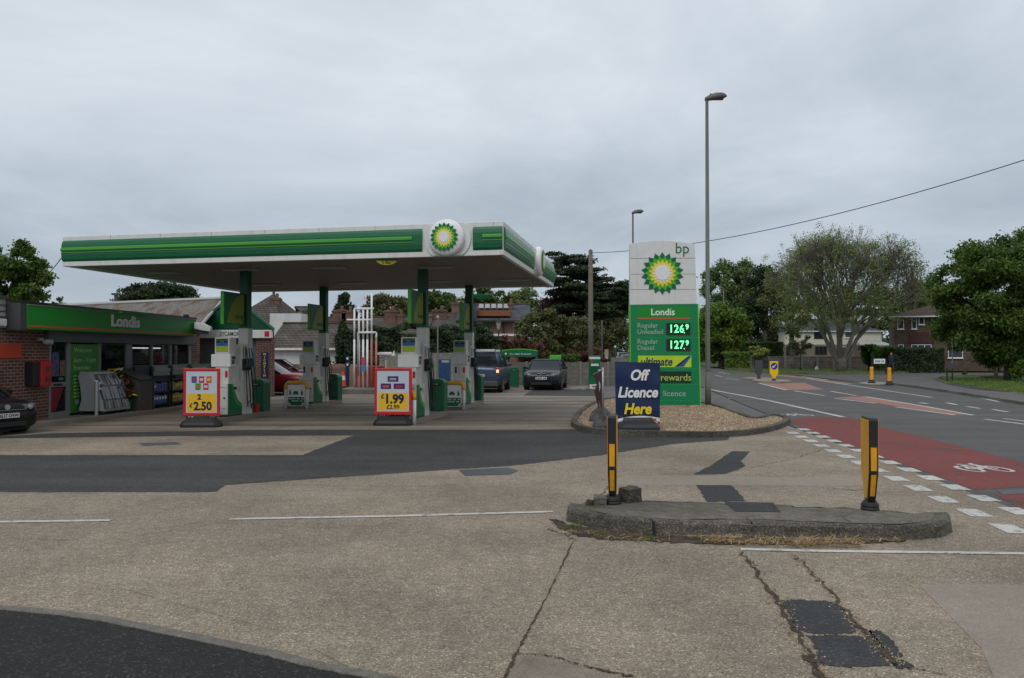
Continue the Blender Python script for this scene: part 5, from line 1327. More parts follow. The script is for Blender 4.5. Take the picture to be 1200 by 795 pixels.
    mb = MB(); mb.loft([[(-w_ * .9, h - .10, gc), (w_ * .9, h - .10, gc), (w_ * .9, h - .10, gc + .28), (-w_ * .9, h - .10, gc + .28)], [(-w_ * .84, h + .04, gc + .04), (w_ * .84, h + .04, gc + .04), (w_ * .84, h + .04, gc + .24), (-w_ * .84, h + .04, gc + .24)]]); mb.build('rear_bumper', M_dgrey if suv else paint, r, bevel=.03)
    # underside shadow body
    MB().box(-w_ * .86, w_ * .86, -h + .25, h - .3, gc - .06, gc + .05).build('underbody', M_black, r)
    # dark line round the bonnet and doors
    return r
M_taill = mat('tail_lamp_red', (.35, .012, .01), .2, .02, coat=.5)
M_brake = mat('lit_brake_lamp', (1, .30, .14), .3, 0, emit=2.5)
def paintm(name, c, metal=0, rough=.28): return mat(name, c, rough, .02, metal=metal, coat=.12, spec=.25)
P_black = paintm('black_car_paint', (.010, .011, .013)); P_dgrey = paintm('black_blue_paint', (.014, .016, .020), .0)
P_red = paintm('red_car_paint', (.20, .010, .016)); P_blue = paintm('slate_blue_paint', (.055, .08, .125), .3); P_maroon = paintm('maroon_paint', (.06, .012, .016)); P_silver = paintm('silver_paint', (.40, .42, .44), .3)
# black hatchback at the left edge
cpt = G(-30, 500)
ang = R(67)
fx, fy = G(8, 511).xy
L1 = 3.6
cx_ = fx - math.sin(ang) * L1 / 2 + .0; cy_ = fy + math.cos(ang) * L1 / 2
c1 = car('parked_car', 'black hatchback at the left edge by the brick wall, plate showing', (cx_, cy_, 0), ang, P_black, L1, 1.64, 1.40, .84, .90, (-.85, -.2), (1.15, 1.62), True, plate='HG17 OVW', clearance=.15); c1.scale = (1, 1, .9)
bd = MB(); bd.lathe([(.062, 0), (.060, -.012), (.045, -.012), (.043, -.004)], (0, -L1 / 2 - .012, .665), 20, 'y')
bd.prism([(-.035, -L1 / 2 - .014, .695), (-.018, -L1 / 2 - .014, .695), (0, -L1 / 2 - .014, .65), (.018, -L1 / 2 - .014, .695), (.035, -L1 / 2 - .014, .695), (.008, -L1 / 2 - .014, .62), (-.008, -L1 / 2 - .014, .62)], (0, -.008, 0))
bd.build('round_badge', M_chrome, c1)
# black saloon facing us at the back
p = G(634.5, 457.8); c2 = car('parked_car', 'black hatchback facing the camera at the back of the forecourt', (p.x + .30, p.y + 2.0, 0), R(-9), P_dgrey, 4.0, 1.74, 1.42, .92, .96, (-.75, -.05), (1.3, 1.9), True, grille='kidney', clearance=.19)
mb = MB(); [mb.box(-.21 + k * .065, -.17 + k * .065, -2.0 - .034, -2.0 - .030, .525, .59) for k in range(7) if k != 4]; mb.build('plate_text', M_black, c2)
# blue SUV, tail to us
p = G(575, 461.0); c3 = car('parked_car', 'slate blue four wheel drive seen from behind with a lit tail lamp', (p.x - .28, p.y + 2.25, 0), R(180 - 6), P_blue, 4.5, 1.86, 1.80, 1.08, 1.12, (-1.1, -.45), (1.97, 2.06), True, True, clearance=.26, lights_on=True)
mb = MB()
for s in (-1, 1): mb.tube([(s * .62, -.5, 1.80), (s * .62, -.4, 1.86), (s * .62, 1.5, 1.86), (s * .62, 1.6, 1.80)], .018, 6)
mb.build('roof_rails', M_black, c3, smooth=True)
# red car by the garage, nose to the right
p = G(336, 464.5); c4 = car('parked_car', 'dark red car parked nose to the right beside the garage pier', (X(309, 33.8), 34.6, 0), R(83), P_red, 4.2, 1.74, 1.40, .86, .92, (-.80, .02), (1.3, 1.9), True, clearance=.18)
c5 = car('parked_car', 'maroon car partly hidden behind the dark red one', (X(325, 37.5), 38.2, 0), R(100), P_maroon, 4.2, 1.74, 1.46, .9, .95, (-.8, -.05), (1.3, 1.9), True, clearance=.18)
# far cars on the road
c6 = car('distant_car', 'silver van sized car far down the road, farthest off', (X(730, 125), 125, 0), R(-4), P_silver, 4.6, 1.8, 1.7, 1.0, 1.05, (-1.2, -.5), (1.6, 2.0), True, True, clearance=.22)
c7 = car('distant_car', 'pale blue car far down the road, nearer of the two', (X(735.5, 104), 104, 0), R(-4), P_silver, 4.3, 1.76, 1.42, .92, .96, (-.9, -.2), (1.3, 1.9), True)
# ================================================================ convenience shop on the left
P0 = Vector((-11.40, 20.3, 0)); aD = math.atan(48 / F); D = Vector((math.sin(aD), math.cos(aD), 0)); Nn = Vector((D.y, -D.x, 0))   # Nn = outward
def S(px, off=0.0):
    k = (px - 600) / F; x0, y0 = P0.x + Nn.x * off, P0.y + Nn.y * off
    return (k * y0 - x0) / (D.x - k * D.y)
def SZ(px, py, off=0.0):
    y = P0.y + Nn.y * off + D.y * S(px, off); return Z(py, y)
shop = thing('convenience_shop', 'low brick convenience shop with long green fascia sign and dark windows', 'shop', P0, math.pi / 2 - aD)
# local frame: x = along the facade into the distance, y negative = outward
def sb(name, px0, px1, off0, off1, z0, z1, m, parent=None, **k):
    return MB().box(S(px0, off1), S(px1, off1), -off1, -off0, z0, z1).build(name, m, parent or shop, **k)
zP = .12
x_end = S(231, 0); x_door0 = S(57.5)
MB().box(-6.5, x_door0, 0, .25, 0, 2.95).build('brick_wall', M_brick, shop); MB().box(S(223.5), x_end, 0, .25, 0, 2.3).build('brick_wall', M_brick, shop)
MB().box(x_door0, S(223.5), .02, .25, 2.0, 2.9).build('lintel', M_dgrey, shop)
MB().box(-6.5, x_end, 6.8, 7, 0, 2.6).build('rear_wall', M_brick, shop); MB().box(x_end - .25, x_end, .26, 6.79, 0, 2.6).build('side_wall', M_brick, shop)
# interior
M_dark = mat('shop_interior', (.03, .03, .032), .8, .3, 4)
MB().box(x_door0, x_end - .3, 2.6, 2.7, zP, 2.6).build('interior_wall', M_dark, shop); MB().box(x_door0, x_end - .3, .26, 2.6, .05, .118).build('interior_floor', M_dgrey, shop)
mb = MB(); rd = random.Random(3)
xx = x_door0 + .4
while xx < x_end - 1:
    for z_ in (.3, .7, 1.1, 1.5):
        mb.box(xx, xx + .9, 2.2, 2.55, z_, z_ + .03)
    xx += 1.1
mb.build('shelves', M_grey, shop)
cols_ = [M_red2, M_yel, M_blue, M_white, M_orange, M_lond]
for ci, cm in enumerate(cols_):
    mb = MB()
    for k in range(26):
        x = rd.uniform(x_door0 + .3, x_end - .6); z_ = rd.choice((.33, .73, 1.13, 1.53)); mb.box(x, x + rd.uniform(.06, .16), 2.15, 2.3, z_, z_ + rd.uniform(.12, .28))
    mb.build('shelf_goods', cm, shop)
for px in (166, 186):
    MB().box(S(px) - .35, S(px) + .75, .30, .36, 1.86, 1.90).build('strip_light', mat('strip_light', (.9, .95, 1), .4, 0, emit=1.6), shop)
# windows: frames and panes
M_frm = mat('window_frame_grey', (.20, .205, .21), .5, .06); M_shutter = mat('shutter_box_grey', (.085, .095, .10), .55, .08, 5)
def pane(px0, px1, z0, z1, m, name='window_pane'): return MB().box(S(px0), S(px1), .03, .045, z0, z1).build(name, m, shop)
gm = bpy.data.materials.new('clear_glass'); gm.use_nodes = True; gN = gm.node_tree.nodes; gL = gm.node_tree.links; b_ = gN['Principled BSDF']
b_.inputs['Base Color'].default_value = (.01, .012, .014, 1); b_.inputs['Roughness'].default_value = .03
tr = gN.new('ShaderNodeBsdfTransparent'); tr.inputs['Color'].default_value = (.75, .8, .8, 1); mx = gN.new('ShaderNodeMixShader'); mx.inputs[0].default_value = .35
gL.new(tr.outputs[0], mx.inputs[1]); gL.new(b_.outputs[0], mx.inputs[2]); gL.new(mx.outputs[0], gN['Material Output'].inputs['Surface'])
pane(118, 147.5, zP + .1, 1.98, gm); pane(155, 222, zP + .8, 1.98, gm)
for a_, b_2 in ((57.5, 59.5), (78.5, 82), (115, 118), (147.5, 154.5), (176.8, 178.6), (198.4, 200.6), (220.6, 223.5)):
    MB().box(S(a_), S(b_2), -.02, .08, zP, 2.0).build('window_frame', M_frm, shop, bevel=.006)
MB().box(S(118), S(147.5), .0, .06, zP, zP + .1).build('window_frame', M_frm, shop)
MB().box(S(154.5), S(222), .0, .12, zP, zP + .8).build('stall_riser', M_frm, shop)
door = MB().box(S(59.5), S(78.5), .035, .05, zP, 1.98).build('door', gm, shop)
zc_ = 1.0
MB().box(S(59.5), S(78.5), .0, .06, .88, 1.0).build('door_rail', M_frm, door); MB().box(S(59.5), S(78.5), .0, .06, zP, .26).build('door_rail', M_frm, door)
MB().box(S(63), S(73), -.012, .0, .91, .96).build('letter_plate', M_black, door)
MB().prism([(S(60), .02, .28), (S(66.5), .02, .28), (S(76), .02, .86), (S(60), .02, .86)], (0, -.004, 0)).build('red_poster', mat('poster_red', (.20, .012, .014), .5), door)
MB().box(S(62), S(70), .015, .02, 1.15, 1.75).build('picture_poster', mat('poster_mix', (.05, .07, .16), .4, .9, 9), door); MB().box(S(71), S(77), .015, .02, 1.15, 1.55).build('picture_poster', mat('poster_mix2', (.16, .09, .05), .4, .9, 9), door)
MB().box(S(70), S(75), .012, .018, 1.05, 1.11).build('open_notice', mat('teal', (.03, .3, .22)), door)
gp = MB().box(S(82), S(115), -.015, .01, zP + .06, 1.96).build('green_window_poster', mat('poster_green', (.035, .20, .022), .45, .06), shop)
M_gl = mat('poster_letter', (.30, .52, .22), .5)
zz_ = 1.80
for s_t, sz in (('Welcome', .17), ('6am - 11pm', .17), ('Everyday', .17)):
    o = text(s_t, sz, (S(86), -.018, zz_), M_gl, gp, 'lettering', .002, 0, .001, 1.25, 'LEFT'); zz_ -= .20 if s_t != 'Welcome' else .26
mb = MB(); rd = random.Random(5)
for k in range(7):
    for j in range(rd.randint(5, 8)):
        x0 = S(86) + j * .17; mb.box(x0, x0 + .12, -.019, -.015, 1.12 - k * .09, 1.16 - k * .09)
mb.build('small_print', M_gl, gp); MB().box(S(88), S(92.5), -.02, -.015, .40, .52).build('notice', M_lgrey, gp)
for a_, b_2, z1 in ((118.5, 147, 1.38), (155, 176.5, 1.42), (179, 198, 1.42)):
    MB().box(S(a_), S(b_2), .05, .06, zP + .1, z1).build('green_window_film', mat('window_film', (.010, .16, .014), .5, .05), shop)
# roller shutter housing and the fascia
MB().box(S(57.3, .12), S(229, .12), -.12, .0, 2.0, 2.32).build('shutter_housing', M_shutter, shop, bevel=.015)
xf0, xf1 = S(32, .42), S(229.7, .42)
zf0, zf1 = SZ(32, 386, .42), SZ(32, 357, .42)
fs = MB().box(xf0, xf1, -.42, .0, zf0, zf1).build('fascia_sign', M_lond, shop, bevel=.01)
MB().box(xf0 - .22, xf0 - .004, -.40, .0, zf0 - .02, zf1 + .02).build('end_panel', M_dgrey, shop)
MB().box(xf0 + .01, xf1 - .01, -.43, -.42, zf0 + .05, zf0 + .095).build('orange_line', M_orange, fs); MB().box(xf0 + .0, xf1, -.44, -.41, zf1 - .012, zf1 + .012).build('top_trim', M_frm, fs)
xl = (S(132.5, .42) + S(160.5, .42)) / 2
text('Londis', .43, (xl, -.432, (zf0 + zf1) / 2 + .04), mat('bright_letter', (.84, .84, .82), .4, .02), fs, 'lettering', .01, 0, .014, 1.38)
MB().box(S(139, .42), S(173, .42), -.50, -.43, zf1 + .0, zf1 + .03).build('trough_light', M_lond, fs)
MB().box(-6.5, xf0 - .23, -.06, .0, 2.30, 2.95).build('grey_boarding', M_board if 'M_board' in globals() else mat('weathered_boarding', (.30, .31, .30), .7, .35, 3, dirt=.6), shop)
for z_ in (2.46, 2.66, 2.80): MB().box(-6.5, xf0 - .23, -.075, -.061, z_, z_ + .10 if z_ == 2.46 else z_ + .02).build('dark_rail', M_dgrey, shop)
MB().box(-6.5, xf0 - .2, -.10, .3, 2.95, 3.02).build('roof_edge', M_dgrey, shop); MB().box(-6.5, x_end, .0, 7, 2.90, 2.96).build('flat_roof', M_dgrey, shop)
MB().box(S(-4, .10), S(7, .10), -.13, -.08, 2.33, 2.50).build('white_number_sign', M_dwhite, shop, bevel=.03)
MB().box(S(0.0) - 1.6, S(24.2), -.03, .0, SZ(10, 420), SZ(10, 403)).build('red_sign', mat('flat_red', (.42, .045, .02), .5, .04), shop)
# security light over the wall
t = MB(); t.box(S(43), S(47), -.10, .0, 2.02, 2.10); t.lathe([(.05, 0), (.07, .12)], (S(46), -.22, 2.0), 10, 'x'); t.lathe([(.05, 0), (.07, .12)], (S(41.5), -.22, 2.0), 10, 'x'); t.build('floodlight', M_lgrey, shop, bevel=.01)
mb = MB(); mb.tube([(S(222, .45), -.3, zf1), (S(222, .45), -.3, zf1 + .10)], .015, 6); mb.box(S(221.5, .4) , S(223, .4), -.35, -.2, zf1 + .06, zf1 + .16); mb.tube([(S(216, .45), -.3, zf1), (S(216, .45), -.3, zf1 + .08)], .02, 6); mb.build('roof_camera', M_black, shop)
# white dome camera at the corner of the fascia
cc = A(236.5, 383.5, 27.6); t = thing('security_camera', 'white cased camera hooded over the end of the green shop fascia', 'camera', (cc.x, cc.y, cc.z))
MB().loft([[(-.22, -.12, -.06), (-.22, .12, -.06), (-.22, .1, .16), (-.22, -.1, .16)], [(.05, -.14, -.12), (.05, .14, -.12), (.05, .1, .13), (.05, -.1, .13)], [(.32, -.12, -.16), (.32, .12, -.16), (.32, .08, .0), (.32, -.08, .0)]]).build('hood', M_dwhite, t, bevel=.02)
MB().box(-.25, .22, -.08, .08, -.24, -.11).build('lens_body', M_dgrey, t, bevel=.02); MB().tube([(-.4, 0, -.1), (-.1, 0, -.1)], .03, 8).build('bracket', M_grey, t)
# raised pavement along the facade
pv = [(-6.5, .05), (x_end, .05), (x_end, -1.2), (S(214, 1.15), -1.2), (S(121, .75), -.78), (S(72, .5), -.55), (S(40, .45), -.48), (-6.5, -.45)]
o = MB().prism([(x, y, -.02) for x, y in pv], (0, 0, .14)).build('shop_pavement', M_slab2, None, bevel=.015); o.location = P0; o.rotation_euler = (0, 0, math.pi / 2 - aD); struct(o)
def onshop(name, lab, cat, px, off, rz=0, z=.12, group=None):
    p = P0 + D * S(px, off) + Nn * off; return thing(name, lab, cat, (p.x, p.y, z), math.pi / 2 - aD + rz, group)
# red box on the wall
t = onshop('wall_post_box', 'red box with two little windows on the brick wall left of the shop door', 'wall box', 50, .0, z=0)
M_post = mat('post_red', (.42, .012, .018), .4, .08)
z0, z1 = SZ(50, 453, .2), SZ(50, 423, .2); s0, s1 = S(43.5, .22) - S(50, 0), S(59.5, .22) - S(50, 0)
MB().box(s0 - .12, s0 + .12, -.22, .0, z0 + .02, z1 - .02).build('black_backing', M_black, t, bevel=.02)
MB().box(s0 + .12, s1, -.26, -.0, z0, z1).build('red_casing', M_post, t, bevel=.02)
for za in (.58, .16): MB().box(s0 + .12 + (s1 - s0) * .30, s1 - (s1 - s0) * .18, -.268, -.258, z0 + (z1 - z0) * za, z0 + (z1 - z0) * (za + .22)).build('small_window', mat('brown_pane', (.09, .05, .02), .3), t)
# grey newspaper stand
t = onshop('newspaper_stand', 'grey wheeled newspaper stand with clear flaps beside the green poster', 'newspaper stand', 124, .42)
q = .66
def prof(x): return [(x, .34, .10), (x, -.34, .10), (x, -.30, .30), (x, -.12, .85), (x, .02, 1.10), (x, .30, 1.13), (x, .36, 1.0), (x, .30, .75), (x, .26, .4)]
M_std = mat('stand_grey', (.33, .335, .34), .45, .08)
MB().prism(prof(-q - .03), (.05, 0, 0)).build('side_panel', M_std, t, bevel=.01); MB().prism(prof(q), (.05, 0, 0)).build('side_panel', M_std, t, bevel=.01)
MB().prism([(-q, y - (-.03 if y < 0 else .02), z) for x, y, z in prof(0)], (2 * q, 0, 0)).build('rack_body', M_std, t)
M_flap = mat('clear_flap', (.10, .105, .115), .15, .25, 8)
fl = [((-.335, .14), (-.29, .36)), ((-.275, .40), (-.17, .72)), ((-.15, .76), (.0, 1.06))]
for (ya, za), (yb_, zb_) in fl:
    for k in range(3):
        xa = -q + .06 + k * .42; MB().prism([(xa, ya - .01, za), (xa + .37, ya - .01, za), (xa + .37, yb_ - .01, zb_), (xa, yb_ - .01, zb_)], (0, -.02, 0)).build('flap', M_flap, t)
        MB().prism([(xa + .13, ya - .035, za + .02), (xa + .21, ya - .035, za + .02), (xa + .21, yb_ - .035, zb_ - .02), (xa + .13, yb_ - .035, zb_ - .02)], (0, -.004, 0)).build('newspaper', M_lgrey, t)
MB().box(-q, q, -.35, -.30, .085, .14).build('front_rail', M_std, t)
for x in (-q, q):
    for y in (-.28, .28): MB().lathe([(.05, -.015), (.05, .015)], (x, y, .05), 12, 'x').build('castor', M_black, t)
t = onshop('steel_post', 'short pale steel post standing in front of the newspaper stand', 'post', 113.5, .62, z=0)
MB().tube([(0, 0, 0), (0, 0, 1.0), ], .045, 12).build('shaft', M_chrome, t, smooth=False); MB().lathe([(.045, 1.0), (.03, 1.03)], (0, 0, 0), 12).build('cap', M_chrome, t)
MB().box(.06, .16, -.05, -.03, .78, .98).build('label_card', M_dwhite, t); MB().box(.065, .155, -.056, -.05, .84, .92).build('card_picture', M_navy, t)
# flower buckets
M_fl = [mat('flower_yellow', (.75, .50, .02), .6), mat('flower_red', (.50, .015, .03), .6), mat('flower_white', (.55, .5, .42), .6)]
t = onshop('flower_stand', 'tiered stand of bright cut flowers in dark buckets beside the newspaper stand', 'flower stand', 147, .55)
for k, (x, y, z_) in enumerate(((-.2, .15, .62), (.1, .05, .34), (.35, -.02, .02), (-.1, -.1, .02), (.38, .2, .30))):
    MB().lathe([(.12, 0), (.15, .30), (.16, .31), (.14, .30)], (x, y, z_), 14).build('bucket', M_bpd, t)
    leaf_mesh([(x, y, z_ + .42, .2, .2, .14)], 80, .09, k, 'leaves', LG['dark'], t)
    leaf_mesh([(x, y, z_ + .47, .2, .2, .10)], 30, .09, k + 9, 'blooms', M_fl[[0, 1, 1, 0, 2][k]], t)
    leaf_mesh([(x + .05, y, z_ + .50, .16, .16, .08)], 22, .09, k + 19, 'blooms', M_fl[[2, 0, 0, 1, 0][k]], t)
mb = MB(); [mb.box(-.45, .6, .0 + .12 * i, .3, .28 * i + .25 if i else .0, .28 * i + .29 if i else .015) for i in range(3)]; mb.build('shelf', M_dgrey, t)
# dark storage box and display trolleys
t = onshop('storage_box', 'brown sloping lidded box between flowers and display racks', 'storage box', 163, .62)
MB().prism([(-.5, -.3, .0), (-.5, .4, .0), (-.5, .4, 1.10), (-.5, -.3, .82)], (.85, 0, 0)).build('body', mat('box_brown', (.085, .07, .055), .7, .15), t, bevel=.02)
MB().prism([(-.52, -.32, .82), (-.52, .42, 1.105), (-.52, .42, 1.15), (-.52, -.32, .865)], (.9, 0, 0)).build('lid', M_black, t)
goods = [(mat('pack_blue', (.03, .08, .30), .35, .4, 12), 'blue and white bottled packs'), (mat('pack_cream', (.28, .24, .12), .5, .5, 12), 'cream and yellow sacks'), (mat('pack_dark', (.06, .10, .08), .5, .5, 12), 'dark green packs')]
for i, (px0, px1) in enumerate(((168, 189.5), (191, 212.5), (214, 240))):
    off = .95; xa, xb = S(px0, off), S(px1, off); t = onshop('display_trolley', 'outdoor display rack of %s, %s' % (goods[i][1], ['nearest the brown box', 'middle of the three', 'behind the 2 for 2.50 board'][i]), 'display rack', (px0 + px1) / 2, off - .3, group='display racks outside the shop')
    w_ = (xb - xa) / 2 * .96
    mb = MB()
    for x in (-w_, w_ - .04):
        for y in (-.28, .26): mb.box(x, x + .04, y, y + .04, .0, 1.22)
    for z_ in (.10, .45, .78): mb.box(-w_ + .001, w_ - .001, -.27, .29, z_, z_ + .03)
    mb.build('frame', M_black, t); MB().box(-w_, w_, .30, .32, .05, 1.25).build('back_panel', M_dgrey, t)
    hd = MB().prism([(-w_, -.30, .95), (-w_, -.24, 1.25), (w_, -.24, 1.25), (w_, -.30, .95)], (0, .02, 0)).build('header_sign', M_bpd, t)
    mb = MB(); [mb.box(-w_ * .7 + k * .14, -w_ * .7 + k * .14 + .09, -.285, -.26, 1.08, 1.15) for k in range(7)]; mb.build('header_lettering', M_lgrey, hd)
    rd = random.Random(i); 
    for z_ in (.13, .48, ):
        mb = MB(); x = -w_ + .06
        while x < w_ - .2:
            h_ = rd.uniform(.20, .28); mb.box(x, x + .15, -.26, .1, z_, z_ + h_); x += .17
        mb.build('stacked_packs', goods[i][0], t, bevel=.02)
        mb = MB(); x = -w_ + .06
        while x < w_ - .2:
            if rd.random() < .8: mb.box(x + .02, x + .13, -.268, -.262, z_ + .12, z_ + .2)
            x += .17
        mb.build('pack_labels', [M_dwhite, M_yel2, M_lond][i], t)
# ================================================================ corrugated roofed hall behind the shop
M_corr = bpy.data.materials.new('rusty_corrugated_sheet'); M_corr.use_nodes = True
cN = M_corr.node_tree.nodes; cL = M_corr.node_tree.links; b_ = cN['Principled BSDF']
tc_ = cN.new('ShaderNodeTexCoord'); mp_ = cN.new('ShaderNodeMapping'); mp_.inputs['Scale'].default_value = (2.2, .45, .45); cL.new(tc_.outputs['Object'], mp_.inputs[0])
n_ = cN.new('ShaderNodeTexNoise'); n_.inputs['Scale'].default_value = 1.3; n_.inputs['Detail'].default_value = 9; n_.inputs['Roughness'].default_value = .7; cL.new(mp_.outputs[0], n_.inputs['Vector'])
r_ = ramp(cN, [(.35, (.10, .095, .085)), (.47, (.20, .19, .175)), (.54, (.15, .10, .065)), (.68, (.10, .055, .032))]); cL.new(n_.outputs['Fac'], r_.inputs['Fac']); cL.new(r_.outputs['Color'], b_.inputs['Base Color']); b_.inputs['Roughness'].default_value = .75
MATS['rusty_corrugated_sheet'] = M_corr
hall = thing('corrugated_hall', 'long hall with rusty corrugated sheet roof behind the convenience shop', 'hall')
ra, rb = A(66, 359.5, 33.5), A(262, 350.8, 34.5); ea, eb = A(10, 389, 29.5), A(231.5, 386, 30.0)
n = 90; mb = MB(); g1 = []
for k in range(n * 4 + 1):
    t = k / (n * 4); w_ = .022 * math.cos(2 * math.pi * k / 4); a = ra.lerp(rb, t); b = ea.lerp(eb, t); mb.v += [(a.x, a.y, a.z + w_), (b.x, b.y, b.z + w_)]
for k in range(n * 4): mb.f.append([2 * k, 2 * k + 2, 2 * k + 3, 2 * k + 1]); mb.m.append(0)
mb.build('roof_front_slope', M_corr, hall, smooth=True)
MB().poly([ra, rb, (rb.x + .3, rb.y + 4.6, eb.z), (ra.x, ra.y + 4.6, ea.z)]).build('roof_rear_slope', M_corr, hall)
MB().tube([ra + Vector((0, 0, .03)), rb + Vector((0, 0, .03))], .09, 6).build('ridge', M_lgrey, hall)
MB().tube([eb + Vector((.02, 0, .02)), rb + Vector((.02, 0, .03))], .06, 6).build('verge', M_lgrey, hall)
mb = MB(); mb.poly([(ea.x, ea.y + .2, 0), (eb.x, eb.y + .2, 0), (eb.x, eb.y + .2, eb.z - .03), (ea.x, ea.y + .2, ea.z - .03)]); q = (X(229.5, 32.6), 32.6); mb.poly([(eb.x - .05, eb.y + .2, 0), (*q, 0), (*q, 3.2), (eb.x - .05, eb.y + .2, eb.z - .05)]); mb.build('wall', M_brick, hall)
ch = A(136, 346, 35.5); mb = MB(); mb.tube([(ch.x, ch.y, ch.z - .8), (ch.x, ch.y, ch.z)], .08, 8); mb.box(ch.x - .16, ch.x + .16, ch.y - .1, ch.y + .1, ch.z, ch.z + .08); mb.tube([(ch.x + .05, ch.y, ch.z), (ch.x + .05, ch.y, ch.z + .25)], .02, 5); mb.build('flue', M_dgrey, hall)

# ================================================================ garage with the green gable
YG = 32.5
gx = lambda px: X(px, YG)
gar = thing('garage_workshop', 'small garage with green gable, white name board and grey roller shutter', 'garage')
zl, zh = Z(396.5, YG), Z(387, YG)
MB().box(gx(300), gx(318.5), YG, YG + .4, 0, zl - .02).build('brick_pier', M_brick, gar); MB().box(gx(228), gx(235), YG, YG + .4, 0, zl - .02).build('brick_pier', M_brick, gar)
mb = MB(); mb.box(gx(234), gx(300), YG + .14, YG + .17, 0, zl - .02)
z = .02
while z < zl - .1: mb.box(gx(235.2), gx(299.8), YG + .125, YG + .15, z, z + .075); z += .10
mb.build('roller_shutter', mat('shutter_slat', (.12, .125, .13), .5, .1), gar)
MB().box(gx(288), gx(300), YG + .08, YG + .12, 0, zl - .1).build('side_door', mat('door_bluegrey', (.085, .10, .125), .5, .1), gar)
nb = MB().box(gx(226), gx(319.5), YG - .12, YG + .05, zl, zh).build('name_board', M_dwhite, gar, bevel=.01)
text('SYCAMORE', .25, (gx(271.5), -0 + YG - .126, (zl + zh) / 2), M_dgrey, nb, 'lettering', .003, 0, .002, .66)
MB().box(gx(311), gx(316.5), YG - .128, YG - .12, zl + .06, zh - .05).build('red_mark', M_red2, nb)
ap = (gx(274), Z(349, YG))
MB().prism([(gx(224), YG - .08, zh + .005), (gx(320.5), YG - .08, zh + .005), (ap[0], YG - .08, ap[1])], (0, .1, 0)).build('green_gable', M_bpd, gar)
for s_, e_ in (((gx(222.5), zh - .0), ap), ((gx(321.5), zh - .03), ap)):
    a = Vector((s_[0], YG - .16, s_[1])); b = Vector((e_[0], YG - .16, e_[1])); MB().prism([a, b, b + Vector((0, 0, .11)), a + Vector((0, 0, .11))], (0, .14, 0)).build('barge_board', mat('barge_green', (.02, .11, .07), .5), gar)
mb = MB()
for sx in (gx(222.5), gx(321.5)): mb.prism([(sx, YG + .0, zh + .03), (ap[0], YG + .0, ap[1] + .08), (ap[0], YG + .0, ap[1] + .14), (sx, YG + .0, zh + .09)], (-1.75, 6, 0))
mb.build('roof', M_tile, gar); MB().prism([(gx(229), YG + .42, 0), (gx(317.5), YG + .42, 0), (gx(317.5) - 1.75, YG + 6, 0), (gx(229) - 1.75, YG + 6, 0)], (0, 0, zh)).build('wall', M_brick, gar)
ms = MB().box(gx(306.5), gx(314.5), YG - .04, YG - .0, Z(443.5, YG), Z(413, YG)).build('blue_tyre_sign', M_navy, gar)
for k, ch_ in enumerate('MICHELIN'): text(ch_, .125, (gx(310.5), YG - .048, Z(415.5 + k * 3.55, YG)), M_yel, ms, 'lettering', .002, 0, .002)
MB().box(gx(229.5), gx(233), YG - .06, YG - .001, Z(419, YG), Z(412, YG)).build('amber_notice', M_orange, gar)
r2 = tag(MB().box(gx(256), gx(262), YG - .6, YG - .55, 0.0, Z(430, YG)).build('dark_notice_board', M_navy), 'dark poster board between the shop racks and the nearest pump', 'poster board')

